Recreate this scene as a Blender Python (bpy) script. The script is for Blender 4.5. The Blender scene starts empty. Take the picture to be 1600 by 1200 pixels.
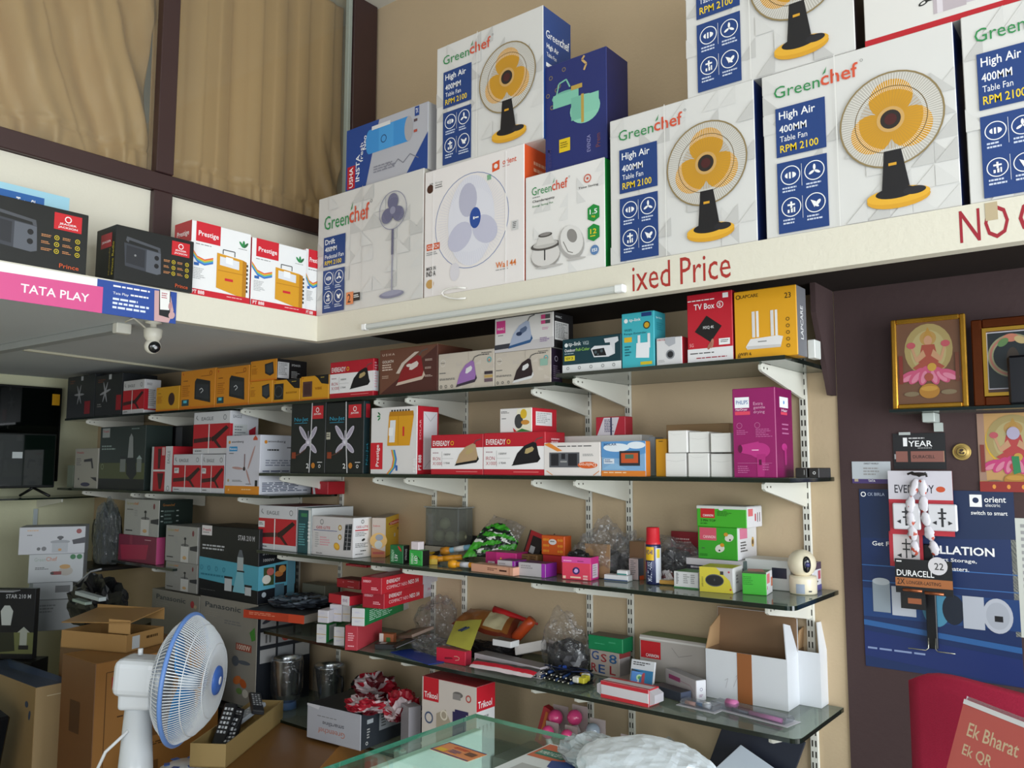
import bpy, bmesh, math, random
from mathutils import Vector, Matrix, noise
random.seed(7)
R_ = math.radians
S = bpy.context.scene
COL = S.collection
# ---------------------------------------------------------------- camera
F_, YAW, PIT, ROL = 1298.3, R_(38.236), R_(5.654), R_(.079)
FW = Vector((-math.sin(YAW)*math.cos(PIT), math.cos(YAW)*math.cos(PIT), math.sin(PIT)))
_r = Vector((math.cos(YAW), math.sin(YAW), 0)); _u = _r.cross(FW)
RI = math.cos(ROL)*_r + math.sin(ROL)*_u
UP = -math.sin(ROL)*_r + math.cos(ROL)*_u
EYE = Vector((0, -2.6, 1.55))
cd = bpy.data.cameras.new('camera'); cam = bpy.data.objects.new('camera', cd); COL.objects.link(cam)
cd.sensor_width = 36; cd.lens = F_/1600*36; cd.clip_start = .02
cam.matrix_world = Matrix.Translation(EYE) @ Matrix((RI, UP, -FW)).transposed().to_4x4()
S.camera = cam
# ---------------------------------------------------------------- light and exposure
S.view_settings.view_transform = 'Standard'; S.view_settings.look = 'None'
S.view_settings.gamma = 1; S.view_settings.use_curve_mapping = False
S.view_settings.exposure = -0.15
w = bpy.data.worlds.new('sky'); S.world = w; w.use_nodes = True
wb = w.node_tree.nodes['Background']; wb.inputs[0].default_value = (.72, .84, 1, 1); wb.inputs[1].default_value = .40
def area(name, loc, target, sx, sy, power, color):
    l = bpy.data.lights.new(name, 'AREA'); l.shape = 'RECTANGLE'; l.size = sx; l.size_y = sy; l.energy = power; l.color = color
    o = bpy.data.objects.new(name, l); COL.objects.link(o); o.location = loc
    o.rotation_euler = (Vector(target)-Vector(loc)).to_track_quat('-Z', 'Y').to_euler(); return o
area('shopfront_daylight', (2.85, -1.9, 1.35), (-3, -1.3, .9), 3.2, 2.4, 225, (.90, .96, 1))
area('street_daylight', (1.0, -5.3, 1.35), (-1.4, 0, 1.2), 3.4, 2.5, 112, (.96, .98, 1))
# ---------------------------------------------------------------- pixel helpers (find where a photographed point stands on a real plane)
def ray(x, y): return FW + RI*((x-800)/F_) - UP*((y-600)/F_)
def at(x, y, ax, v):
    d = ray(x, y); return EYE + d*((v-EYE[ax])/d[ax])
def lin(px, P, D):            # t so that P+tD lands in pixel column px
    k = (px-800)/F_; n = RI - FW*k; return -((P-EYE).dot(n))/(D.dot(n))
def row(py, x, y):            # z of a point over (x, y) seen in pixel row py
    k = (600-py)/F_; n = UP - FW*k; P = Vector((x, y, 0)); return -((P-EYE).dot(n))/n.z
# ---------------------------------------------------------------- materials
def s2l(c): return c/12.92 if c <= .04045 else ((c+.055)/1.055)**2.4
def rgb(h):
    h = h.lstrip('#')
    if len(h) == 3: h = ''.join(a*2 for a in h)
    return tuple(s2l(int(h[i:i+2], 16)/255) for i in (0, 2, 4))
M = {}
def mat(h, rough=.55, metal=0, var=0, scale=8, bump=0, bscale=60, spec=.4, alpha=1, trans=0, coat=0):
    key = (h, rough, metal, var, scale, bump, bscale, spec, alpha, trans, coat)
    if key in M: return M[key]
    m = bpy.data.materials.new('surface'); m.use_nodes = True; nt = m.node_tree; b = nt.nodes['Principled BSDF']
    c = rgb(h); b.inputs['Base Color'].default_value = (*c, 1); b.inputs['Roughness'].default_value = rough
    b.inputs['Metallic'].default_value = metal; b.inputs['Specular IOR Level'].default_value = spec
    b.inputs['Alpha'].default_value = alpha; b.inputs['Transmission Weight'].default_value = trans; b.inputs['Coat Weight'].default_value = coat
    if var or bump:
        tc = nt.nodes.new('ShaderNodeTexCoord'); n = nt.nodes.new('ShaderNodeTexNoise'); n.inputs['Scale'].default_value = scale; n.inputs['Detail'].default_value = 5
        nt.links.new(tc.outputs['Object'], n.inputs['Vector'])
        if var:
            mx = nt.nodes.new('ShaderNodeMix'); mx.data_type = 'RGBA'
            mx.inputs[6].default_value = (*[v*(1-var) for v in c], 1); mx.inputs[7].default_value = (*[min(1, v*(1+var)) for v in c], 1)
            nt.links.new(n.outputs['Fac'], mx.inputs[0]); nt.links.new(mx.outputs[2], b.inputs['Base Color'])
        if bump:
            n2 = nt.nodes.new('ShaderNodeTexNoise'); n2.inputs['Scale'].default_value = bscale; n2.inputs['Detail'].default_value = 4
            nt.links.new(tc.outputs['Object'], n2.inputs['Vector'])
            bp = nt.nodes.new('ShaderNodeBump'); bp.inputs['Strength'].default_value = bump; bp.inputs['Distance'].default_value = .01
            nt.links.new(n2.outputs['Fac'], bp.inputs['Height']); nt.links.new(bp.outputs['Normal'], b.inputs['Normal'])
    M[key] = m; return m
def film(name, tint, opac, rough=.15, bump=0):     # thin clear sheet: glass pane, polythene
    if name in M: return M[name]
    m = bpy.data.materials.new(name); m.use_nodes = True; nt = m.node_tree; nt.nodes.clear()
    o = nt.nodes.new('ShaderNodeOutputMaterial'); t = nt.nodes.new('ShaderNodeBsdfTransparent'); t.inputs[0].default_value = (*rgb(tint), 1)
    d = nt.nodes.new('ShaderNodeBsdfDiffuse'); d.inputs[0].default_value = (*rgb(tint), 1)
    g = nt.nodes.new('ShaderNodeBsdfGlossy'); g.inputs['Roughness'].default_value = rough
    lw = nt.nodes.new('ShaderNodeLayerWeight'); pw = nt.nodes.new('ShaderNodeMath'); pw.operation = 'POWER'; pw.inputs[1].default_value = 5
    fr = nt.nodes.new('ShaderNodeMath'); fr.operation = 'MULTIPLY_ADD'; fr.inputs[1].default_value = .9; fr.inputs[2].default_value = .04
    nt.links.new(lw.outputs['Facing'], pw.inputs[0]); nt.links.new(pw.outputs[0], fr.inputs[0])
    a = nt.nodes.new('ShaderNodeMixShader'); a.inputs[0].default_value = opac
    b = nt.nodes.new('ShaderNodeMixShader'); nt.links.new(t.outputs[0], a.inputs[1]); nt.links.new(d.outputs[0], a.inputs[2])
    nt.links.new(fr.outputs[0], b.inputs[0]); nt.links.new(a.outputs[0], b.inputs[1]); nt.links.new(g.outputs[0], b.inputs[2]); nt.links.new(b.outputs[0], o.inputs[0])
    if bump:
        n = nt.nodes.new('ShaderNodeTexNoise'); n.inputs['Scale'].default_value = 30; tc = nt.nodes.new('ShaderNodeTexCoord'); nt.links.new(tc.outputs['Object'], n.inputs[0])
        bp = nt.nodes.new('ShaderNodeBump'); bp.inputs['Strength'].default_value = bump; bp.inputs['Distance'].default_value = .02
        nt.links.new(n.outputs['Fac'], bp.inputs['Height'])
        for q in (g, d, lw): nt.links.new(bp.outputs[0], q.inputs['Normal'])
    M[name] = m; return m
def wood_wall(h, h2, sc=3, bump=.15):
    m = mat(h, .85, var=.12, scale=sc, bump=bump, bscale=120, spec=.2); return m
CARD = lambda h: mat(h, .42, var=.03, scale=5, bump=.03, bscale=14, spec=.45)
INK = lambda h: mat(h, .42, spec=.45)
# ---------------------------------------------------------------- mesh builders
def link(name, me, parent=None):
    o = bpy.data.objects.new(name, me); COL.objects.link(o)
    if parent: o.parent = parent
    return o
def mesh(name, V, Fc, mats, parent=None, mi=None, smooth=False):
    me = bpy.data.meshes.new(name); me.from_pydata([tuple(v) for v in V], [], Fc)
    for m in (mats if isinstance(mats, (list, tuple)) else [mats]): me.materials.append(m)
    if mi: me.polygons.foreach_set('material_index', mi)
    if smooth: me.polygons.foreach_set('use_smooth', [True]*len(me.polygons))
    me.update(); return link(name, me, parent)
def bmo(name, bm, m, parent=None, smooth=False):
    me = bpy.data.meshes.new(name); bm.to_mesh(me); bm.free()
    for q in (m if isinstance(m, (list, tuple)) else [m]): me.materials.append(q)
    if smooth: me.polygons.foreach_set('use_smooth', [True]*len(me.polygons))
    return link(name, me, parent)
def tag(o, label=None, cat=None, group=None, kind=None):
    if label: o['label'] = label
    if cat: o['category'] = cat
    if group: o['group'] = group
    if kind: o['kind'] = kind
    return o
def empty(name, loc, rz=0, label=None, cat=None, group=None):
    o = bpy.data.objects.new(name, None); COL.objects.link(o); o.location = loc; o.rotation_euler.z = rz; o.empty_display_size = .05
    return tag(o, label, cat, group)
def abox(bm, x0, y0, z0, x1, y1, z1, bev=.0, seg=1, M4=None, mi=0):
    r = bmesh.ops.create_cube(bm, size=1); vs = r['verts']
    for v in vs: v.co = Vector((x0+(v.co.x+.5)*(x1-x0), y0+(v.co.y+.5)*(y1-y0), z0+(v.co.z+.5)*(z1-z0)))
    fs = set(f for v in vs for f in v.link_faces)
    if bev:
        es = list(set(e for v in vs for e in v.link_edges)); r = bmesh.ops.bevel(bm, geom=es, offset=bev, segments=seg, affect='EDGES', profile=.5)
        fs = set(r['faces']) | set(f for f in fs if f.is_valid); vs = list(set(v for f in fs for v in f.verts))
    for f in fs: f.material_index = mi
    if M4 is not None:
        for v in vs: v.co = M4 @ v.co
    return vs
def boxo(name, x0, y0, z0, x1, y1, z1, m, parent=None, bev=0, seg=1):
    bm = bmesh.new(); abox(bm, x0, y0, z0, x1, y1, z1, bev, seg); return bmo(name, bm, m, parent)
def tube(name, pts, r, m, parent=None, seg=8, radii=None, closed=False):
    pts = [Vector(p) for p in pts]; n = len(pts); V = []; Fc = []; up = Vector((0, 0, 1)); prev = None
    for i, p in enumerate(pts):
        t = (pts[(i+1) % n]-pts[i-1]) if closed else (pts[min(i+1, n-1)]-pts[max(i-1, 0)]); t.normalize()
        a = t.orthogonal().normalized() if prev is None else (prev-t*prev.dot(t)).normalized()
        prev = a; b = t.cross(a); rr = radii[i] if radii else r
        for k in range(seg):
            q = 2*math.pi*k/seg; V.append(p+(a*math.cos(q)+b*math.sin(q))*rr)
    m_ = n if closed else n-1
    for i in range(m_):
        for k in range(seg):
            a, b = i*seg+k, i*seg+(k+1) % seg; c, d = ((i+1) % n)*seg+(k+1) % seg, ((i+1) % n)*seg+k
            Fc.append((a, b, c, d))
    if not closed: Fc += [tuple(range(seg))[::-1], tuple(range((n-1)*seg, n*seg))]
    return mesh(name, V, Fc, m, parent, smooth=True)
def lathe(name, prof, m, parent=None, seg=28, smooth=True):
    V = []; Fc = []; n = len(prof)
    for k in range(seg):
        q = 2*math.pi*k/seg
        for r, z in prof: V.append((r*math.cos(q), r*math.sin(q), z))
    for k in range(seg):
        for i in range(n-1):
            a = k*n+i; b = ((k+1) % seg)*n+i; Fc.append((a, b, b+1, a+1))
    return mesh(name, V, Fc, m, parent, smooth=smooth)
def prism(name, poly, d0, d1, m, parent=None, axis='y'):   # poly (x,z) extruded along y (or (y,z) along x)
    n = len(poly); f = (lambda a, b, t: (a, t, b)) if axis == 'y' else ((lambda a, b, t: (t, a, b)) if axis == 'x' else (lambda a, b, t: (a, b, t)))
    V = [f(a, b, d0) for a, b in poly]+[f(a, b, d1) for a, b in poly]
    Fc = [tuple(range(n)), tuple(range(2*n-1, n-1, -1))]+[(i, (i+1) % n+0, (i+1) % n+n, i+n) for i in range(n)]
    o = mesh(name, V, Fc, m, parent)
    bm = bmesh.new(); bm.from_mesh(o.data); bmesh.ops.recalc_face_normals(bm, faces=bm.faces); bm.to_mesh(o.data); bm.free(); return o
# ---------------------------------------------------------------- text as flat mesh
TX = {}
def glyphs(s, bold):
    k = (s, bold)
    if k not in TX:
        c = bpy.data.curves.new('t', 'FONT'); c.body = s; c.resolution_u = 2; c.fill_mode = 'FRONT'
        if bold: c.offset = .011 if bold == 1 else .024
        o = bpy.data.objects.new('t', c); me = bpy.data.meshes.new_from_object(o)
        V = [(v.co.x, v.co.y) for v in me.vertices]; Fc = [tuple(p.vertices) for p in me.polygons]
        bpy.data.objects.remove(o); bpy.data.curves.remove(c); bpy.data.meshes.remove(me)
        if not V: TX[k] = None
        else:
            x0 = min(v[0] for v in V); x1 = max(v[0] for v in V); y0 = min(v[1] for v in V); y1 = max(v[1] for v in V)
            TX[k] = ([((x-x0)/(x1-x0+1e-9), (y-y0)/(y1-y0+1e-9)) for x, y in V], Fc)
    return TX[k]
# ---------------------------------------------------------------- flat print: elements in face fractions, origin top left, v down
class Print:
    def __init__(s, W, H): s.W, s.H, s.V, s.F, s.I, s.m, s.k = W, H, [], [], [], [], 0
    def add(s, pts, faces, col, lay=True):
        if col not in s.m: s.m.append(col)
        if lay: s.k += 1
        b = len(s.V); z = .0003+.00007*s.k
        for u, v in pts: s.V.append((u*s.W, (1-v)*s.H, z))
        for f in faces: s.F.append(tuple(b+i for i in f)); s.I.append(s.m.index(col))
    def run(s, L):
        A = s.H/s.W
        for e in L:
            k = e[0]
            if k == 'fn': s.run(e[1](A)); continue
            if k == 'r': _, x0, y0, x1, y1, c = e; s.add([(x0, y0), (x0, y1), (x1, y1), (x1, y0)], [(0, 1, 2, 3)], c)
            elif k == 'p':
                P = [(e[1][i], e[1][i+1]) for i in range(0, len(e[1]), 2)]; a = sum(P[i][0]*P[(i+1) % len(P)][1]-P[(i+1) % len(P)][0]*P[i][1] for i in range(len(P)))
                if a > 0: P = P[::-1]
                s.add(P, [tuple(range(len(P)))], e[2])
            elif k in 'ec':
                if k == 'e': _, cx, cy, rx, ry, c = e
                else: _, cx, cy, ry, c = e; rx = ry*A
                n = 24; s.add([(cx+rx*math.cos(2*math.pi*i/n), cy-ry*math.sin(2*math.pi*i/n)) for i in range(n)], [tuple(range(n))], c)
            elif k == 'q': # rotated ellipse: cx cy a b angle (fractions of H)
                _, cx, cy, a, b, an, c = e; n = 20; ca, sa = math.cos(R_(an)), math.sin(R_(an)); P = []
                for i in range(n):
                    x, y = a*math.cos(2*math.pi*i/n), b*math.sin(2*math.pi*i/n); P.append((cx+(x*ca-y*sa)*A, cy-(x*sa+y*ca)))
                s.add(P, [tuple(range(n))], c)
            elif k == 'o':
                _, cx, cy, r, wd, c = e; n = 36; P = []
                for i in range(n):
                    q = 2*math.pi*i/n
                    for rr in (r-wd/2, r+wd/2): P.append((cx+rr*A*math.cos(q), cy-rr*math.sin(q)))
                s.add(P, [(2*i, 2*i+1, (2*i+3) % (2*n), (2*i+2) % (2*n)) for i in range(n)], c)
            elif k == 'l':
                _, P, wd, c = e; P = [(P[i]/A, P[i+1]) for i in range(0, len(P), 2)]; s.k += 1
                for i in range(len(P)-1):
                    (x0, y0), (x1, y1) = P[i], P[i+1]; d = math.hypot(x1-x0, y1-y0) or 1; nx, ny = -(y1-y0)/d*wd/2, (x1-x0)/d*wd/2
                    s.add([((x0+nx)*A, y0+ny), ((x1+nx)*A, y1+ny), ((x1-nx)*A, y1-ny), ((x0-nx)*A, y0-ny)][::-1], [(0, 1, 2, 3)], c, False)
            elif k == 'S':
                _, cx, cy, r0, r1, n, wd, c = e; s.k += 1
                for i in range(n):
                    q = 2*math.pi*i/n; ca, sa = math.cos(q), math.sin(q)
                    s.add([(cx+(ca*r-sa*t)*A, cy-(sa*r+ca*t)) for r, t in ((r0, -wd/2), (r1, -wd/2), (r1, wd/2), (r0, wd/2))], [(0, 1, 2, 3)], c, False)
            elif k in ('t', 'b', 'B', 'tu', 'tv', 'bv', 'bd'):
                _, txt, x, y, wd, h, c = e; g = glyphs(txt, {'b': 1, 'B': 2, 'bv': 1, 'bd': 1}.get(k, 0))
                if not g: continue
                V, Fc = g
                if k == 'tu': P = [(x+wd*(1-a), y+h*b) for a, b in V]
                elif k in ('tv', 'bv'): P = [(x+wd*(1-b), y+h*(1-a)) for a, b in V]     # reads bottom to top
                elif k == 'bd': P = [(x+wd*b, y+h*a) for a, b in V]                     # reads top to bottom
                else: P = [(x+wd*a, y+h*(1-b)) for a, b in V]
                s.add(P, Fc, c)
            elif k == 'L': # rows of illegible small print
                _, x, y, wd, h, n, c = e; s.k += 1; rr = random.Random(int(x*1e3+y*1e4)+n)
                for i in range(n):
                    yy = y+h*i/n; e_ = x+wd*(.6+.4*rr.random()); u = x
                    while u < e_-.01*wd:
                        d = min(wd*(.08+.14*rr.random()), e_-u); s.add([(u, yy), (u, yy+h/n*.5), (u+d, yy+h/n*.5), (u+d, yy)], [(0, 1, 2, 3)], c, False); u += d+wd*.03
    def obj(s, name, parent, M4):
        if not s.F: return
        o = mesh(name, [M4 @ Vector(v) for v in s.V], s.F, [c if not isinstance(c, str) else INK(c) for c in s.m], parent, s.I); return o
def face_matrix(f, W, D, H):
    if f == 'F': return Matrix(((1, 0, 0, -W/2), (0, 0, -1, -D/2), (0, 1, 0, 0), (0, 0, 0, 1)))
    if f == 'R': return Matrix(((0, 0, 1, W/2), (1, 0, 0, -D/2), (0, 1, 0, 0), (0, 0, 0, 1)))
    if f == 'L': return Matrix(((0, 0, -1, -W/2), (-1, 0, 0, D/2), (0, 1, 0, 0), (0, 0, 0, 1)))
    if f == 'T': return Matrix(((1, 0, 0, -W/2), (0, 1, 0, -D/2), (0, 0, 1, H), (0, 0, 0, 1)))
PN = dict(F='front_print', R='side_print', L='left_side_print', T='top_print')
def carton_mesh(name, W, D, H, cols, bev=.0018, parent=None):
    bm = bmesh.new(); abox(bm, -W/2, -D/2, 0, W/2, D/2, H, bev)
    bm.normal_update()
    for f in bm.faces:
        n = f.normal
        f.material_index = 0 if n.y < -.6 else 1 if n.x > .6 else 2 if n.z > .6 else 3 if n.x < -.6 else 0
    cf, cr, ct, cl = cols
    mm = [CARD(c) if isinstance(c, str) else c for c in (cf, cr or cf, ct or cf, cl or cr or cf)]
    return bmo(name, bm, mm, parent)
def carton(name, label, cat, P, rot, W, D, H, col, cr=None, ct=None, cl=None, F=(), R=(), T=(), L=(), group=None, flap=None, bev=.0018):
    o = carton_mesh(name, W, D, H, (col, cr, ct, cl), bev); o.location = P; o.rotation_euler.z = rot
    for k, X in (('F', F), ('R', R), ('T', T), ('L', L)):
        if X:
            w_, h_ = (W, H) if k == 'F' else (D, H) if k in 'RL' else (W, D)
            p = Print(w_, h_); p.run(X); p.obj(PN[k], o, face_matrix(k, W, D, H))
    if flap:
        bm = bmesh.new()
        if flap == 'tape': abox(bm, -W/2, -.022, H, W/2, .022, H+.0009)
        else:
            abox(bm, -W/2+.002, -D/2+.001, H, W/2-.002, -.001, H+.0012); abox(bm, -W/2+.002, .001, H, W/2-.002, D/2-.001, H+.0012)
        bmo('tape' if flap == 'tape' else 'top_flap', bm, CARD('b08d5a') if flap == 'tape' else CARD(ct or col), o)
    return tag(o, label, cat, group)
BX = {}
def K(key, name, label, l, r, top, z, y=-.37, rot=0, s=None, d=.16, b=None, col='#e8e6e2', cat='box', eps=.0006, tr=None, zr=None, **kw):
    """carton from the photograph: l/r pixel columns of the front face, top = pixel row of its top at l (or tr at r), near edge on depth y or bottom row b"""
    z = z+eps; zq = z if zr is None else zr       # zr: height at which the columns were read
    if b is not None: P = at(r, b, 2, z)
    else: P = Vector((at(r, 700, 1, y).x, y, zq)); P.x += lin(r, P, Vector((1, 0, 0)))
    a = R_(rot); ex = Vector((math.cos(a), math.sin(a), 0)); ey = Vector((-math.sin(a), math.cos(a), 0))
    W = -lin(l, P, ex)
    D = lin(s, P, ey) if s else d
    P.z = z; A = P-ex*W
    zt = row(top, A.x, A.y) if tr is None else row(tr, P.x, P.y)
    H = zt-z; c = P-ex*W/2+ey*D/2
    BX[key] = (c, W, D, H, zt, P, A)
    return carton(name, label, cat, c, a, W, D, H, col, **kw)
def ZT(k): return BX[k][4]
# ================================================================ SETTING
ZL, ZC = 2.034, 2.10       # loft underside lip, slab underside
LT = 2.13                  # loft floor
FX, FY = -2.585, -.55      # inner corner of the loft fascia
XW = -5.5
cream = mat('c3ae8f', .85, var=.10, scale=2.2, bump=.12, bscale=90, spec=.2)
cream2 = mat('dcd7c7', .8, var=.05, scale=2, bump=.1, bscale=90, spec=.2)
greenish = mat('cfcfb0', .85, var=.06, scale=2, bump=.1, bscale=80, spec=.2)
brown = mat('463636', .75, var=.10, scale=2.5, bump=.10, bscale=70, spec=.3)
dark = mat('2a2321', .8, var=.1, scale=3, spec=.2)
def st(name, *a, **k): return tag(boxo(name, *a, **k), kind='structure')
st('floor', -6, -6.5, -.05, 3.2, .3, 0, mat('c9c2b4', .4, var=.12, scale=3))
st('wall_back', XW-.2, 0, 0, -.783, .2, 3.75, cream)
st('wall_back_brown', -.783, -.006, 0, 2.9, .2, LT, brown)
st('wall_back_upper', -.783, 0, LT, 2.9, .2, 3.75, cream)
st('wall_left', XW-.2, -4.5, 0, XW, .0, 2.2, greenish)
st('ceiling', -6, -6.5, 3.75, 3.2, .3, 3.85, mat('d8d6cc', .9, var=.04))
st('wall_light_block', -6, -4.75, 0, -1.9, -4.6, 3.75, cream2)  # unseen wall behind the camera, added to keep sky light off the left alcove
# loft: L-shaped slab with cream fascias
bm = bmesh.new(); abox(bm, FX-.04, FY+.04, ZC, 2.9, 0, LT); abox(bm, XW, -4.5, ZC, FX-.04, 0, LT)
tag(bmo('trim_1', bm, [mat('ccd1d4', .8, var=.12, scale=1.5, bump=.1)]), kind='structure')
st('trim_2', FX+.0, FY, ZL, 2.9, FY+.04, LT+.003, cream2)
st('trim_3', FX-.04, -4.5, ZL, FX, FY+.04, LT+.003, cream2)
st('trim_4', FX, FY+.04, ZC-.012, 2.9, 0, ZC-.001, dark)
# corbel under the loft between shelves and brown wall
o = prism('trim_5', [(-.17, 2.09), (-.17, 2.0), (-.05, 1.765), (-.007, 1.765), (-.007, 2.09)], -.80, -.7845, brown, axis='x'); tag(o, kind='structure')
# dado below the window on the mezzanine side
st('wall_mezzanine', -2.94, -4.5, LT, -2.893, 0, 2.56, cream2)
# window with brown frame, glass and curtains
wr = empty('window_1', (-2.875, -1.3, LT)); tag(wr, kind='structure')
fr = mat('3a2524', .45, var=.12, scale=4, spec=.5)
def wbox(n, y0, z0, y1, z1, x0=-2.875, x1=-2.835, m=fr): 
    o = boxo(n, x0+2.84, y0+1.3, z0-LT, x1+2.84, y1+1.3, z1-LT, m, wr, .003); return o
wbox('bottom_rail', -4.5, 2.562, -.0, 2.63)
for y0, y1 in ((-1.08, -1.012), (-.155, -.012), (-2.05, -1.97)): wbox('mullion', y0, 2.631, y1, 3.75, -2.873, -2.830)
for y0, y1 in ((-1.085, -1.012),): wbox('post', y0, LT+.004, y1, 2.56, -2.859, -2.830)
wbox('pane_edge', -.178, 2.632, -.157, 3.75, -2.868, -2.84, mat('9aa39a', .4))
for y0, y1 in ((-1.968, -1.082), (-1.010, -.18)): wbox('pane', y0, 2.632, y1, 3.75, -2.866, -2.862, film('window_glass', 'f4f4ee', .03, .05))
def curtain(label, ya, yb, bunch, seed):
    rr = random.Random(seed); V = []; Fc = []; ny, nz = 200, 90
    ph = [rr.uniform(0, 6) for _ in range(8)]
    def fold(q, sharp=1.6): c = math.sin(q); return math.copysign(abs(c)**(1/sharp), c)
    for j in range(nz+1):
        t = j/nz; z = 2.64+t*1.1
        for i in range(ny+1):
            u = i/ny; y = ya+(yb-ya)*u; q = y
            if bunch:        # cloth pulled down towards the lower left: slanting folds
                s = y+.42*t*(1-.35*t)+.05*noise.noise((y*2, t*2, seed))
                dx = .030*fold(s*23+ph[0])+.012*math.sin(s*51+ph[1])+.022*noise.noise((s*6, t*2.5, seed+1))+.012*noise.noise((y*13, t*8, seed+2))
            else:
                k = max(0, 1-t/.45)*max(0, (u-.72)/.28)
                s = y+.3*k*(t-.45)
                dx = .016*math.sin(y*19+ph[0]+2*math.sin(y*5+ph[1]))+.008*fold(y*47+ph[2])+.010*noise.noise((y*7, t*1.2, seed))+k*.035*fold(s*60+t*9)
            if t < .10: dx += .010*math.sin(q*85+ph[5]+2*math.sin(q*22))*(1-t/.13)-.010*(t > .085)
            V.append((-2.985+dx, y, z if j else z+.010+.014*math.sin(q*23)))
    for j in range(nz):
        for i in range(ny): a = j*(ny+1)+i; Fc.append((a, a+1, a+ny+2, a+ny+1))
    m = mat('bd9a6c', .42, var=.05, scale=3, bump=.06, bscale=260, spec=.5)
    o = mesh('curtain', V, Fc, m, smooth=True); md = o.modifiers.new('t', 'SOLIDIFY'); md.thickness = .002
    return tag(o, label, 'curtain', 'beige curtains behind the loft window')
curtain('beige satin curtain bunched into slanting folds, left of the brown mullion', -2.0, -1.06, 1, 3)
curtain('beige satin curtain hanging straight, right of the brown mullion', -1.06, -.12, 0, 5)

# ---------------------------------------------------------------- glass shelves, brackets, wall strips
GE = mat('071711', .12, spec=.7); 
def shelf_glass(dust=.25): return film('shelf_glass', 'b9c8bd', .28, .06)
SH = dict(tr=1.852, tl=1.826, d=1.519, m=1.421, s3=1.183, s4=.845, s5=.5, ml=1.045)
def shelf(label, x0, x1, z, y0=-.385, chR=0, loc=None, dpt=None, y1=-.012):
    t = .012
    P = [(x0, y0)]+[(x1-chR+chR*math.sin(R_(a)), y0+chR-chR*math.cos(R_(a))) for a in range(0, 91, 15)]+[(x1, y1), (x0, y1)] if chR else [(x0, y0), (x1, y0), (x1, y1), (x0, y1)]
    o = prism('glass_shelf', P, z-t, z, shelf_glass(), axis='z')
    e = []
    n = len(P); V = []; Fc = []
    c = (sum(p[0] for p in P)/n, sum(p[1] for p in P)/n)
    for p in P:
        dx, dy = (.0012 if p[0] > c[0] else -.0012), (.0012 if p[1] > c[1] else -.0012)
        V += [(p[0]+dx, p[1]+dy, z-t-.0004), (p[0]+dx, p[1]+dy, z-.0004)]
    for i in range(n): j = (i+1) % n; Fc.append((2*i, 2*j, 2*j+1, 2*i+1))
    mesh('polished_edge', V, Fc, GE, o); tag(o, label, 'shelf'); return o
shelf('top right glass shelf under the loft, holding the router and set-top boxes', -1.56, -.803, SH['tr'])
shelf('long top left glass shelf holding iron and speaker boxes', -5.1, -1.567, SH['tl'])
shelf('second glass shelf at eye level, holding the hair dryer carton', -3.17, -.80, SH['d'])
shelf('left glass shelf holding the ceiling fan cartons beside the corner', -5.15, -3.09, SH['m'])
shelf('third glass shelf with rounded corner, holding the small camera and spray can', -3.17, -.80, SH['s3'], chR=.025)
shelf('fourth glass shelf with rounded corner, holding the open white cartons', -3.1, -.797, SH['s4'], chR=.025)
shelf('lowest glass shelf holding the steel jars, partly behind the counter', -3.35, -.80, SH['s5'])
shelf('dark glass shelf under the pink box in the left corner', -4.46, -3.85, SH['ml']+.005)
wsh = mat('dcdbd0', .45, var=.04, spec=.4)
ST = {-.886: 'far right', -1.513: 'third from the right', -1.683: 'fourth from the right', -2.289: 'middle', -2.463: 'left of middle', -3.06: 'left', -3.37: 'behind the fan cartons', -4.35: 'left corner'}
for sx, nm in ST.items():
    o = boxo('wall_strip', sx-.0125, -.011, .25, sx+.0125, -.0005, 2.02, wsh, bev=.002)
    bm = bmesh.new(); z = .3
    while z < 2.0:
        for dx in (-.005, .005): abox(bm, sx+dx-.002, -.0116, z, sx+dx+.002, -.0108, z+.018)
        z += .032
    bmo('slots', bm, mat('2b2620', .8), o)
    tag(o, f'white slotted steel wall strip carrying shelf brackets, {nm}', 'wall strip', 'slotted wall strips')
def bracket(sx, zu, label, ln=.355, h=.078):
    zt = zu-.0125; t = .004
    poly = [(-.011, zt), (-ln+.01, zt), (-ln, zt-.005), (-ln, zt-.018), (-ln+.012, zt-.024), (-.03, zt-h), (-.011, zt-h)]
    o = prism('shelf_bracket', poly, sx-t, sx+t, wsh, axis='x')
    boxo('rubber_pad', sx-.006, -ln+.03, zt-.0004, sx+.006, -ln+.07, zt+.0003, mat('4a3c30', .7), o)
    bm = bmesh.new()
    for yy in (-ln+.02, -ln+.045): bmesh.ops.create_cone(bm, cap_ends=True, segments=8, radius1=.003, radius2=.003, depth=.0104, matrix=Matrix.Translation((sx, yy, zt-.013)) @ Matrix.Rotation(R_(90), 4, 'Y'))
    bmo('rivet', bm, mat('77736a', .4, metal=.6), o)
    tag(o, label, 'bracket', 'white shelf brackets')
SN = dict(tr='router box shelf', tl='iron box shelf', d='eye-level glass shelf', m='ceiling fan carton shelf', s3='third glass shelf', s4='fourth glass shelf', s5='lowest glass shelf')
XN = {-.886: 'at its right end', -1.513: 'third from the right', -1.683: 'fourth from the right', -2.289: 'near its middle', -2.463: 'left of its middle', -3.06: 'at its left end', -3.37: 'on the right', -4.35: 'on the left', -4.2: 'second from left', -3.5: 'in the middle', -4.9: 'by the corner', -2.7: 'between the fan cartons'}
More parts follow.
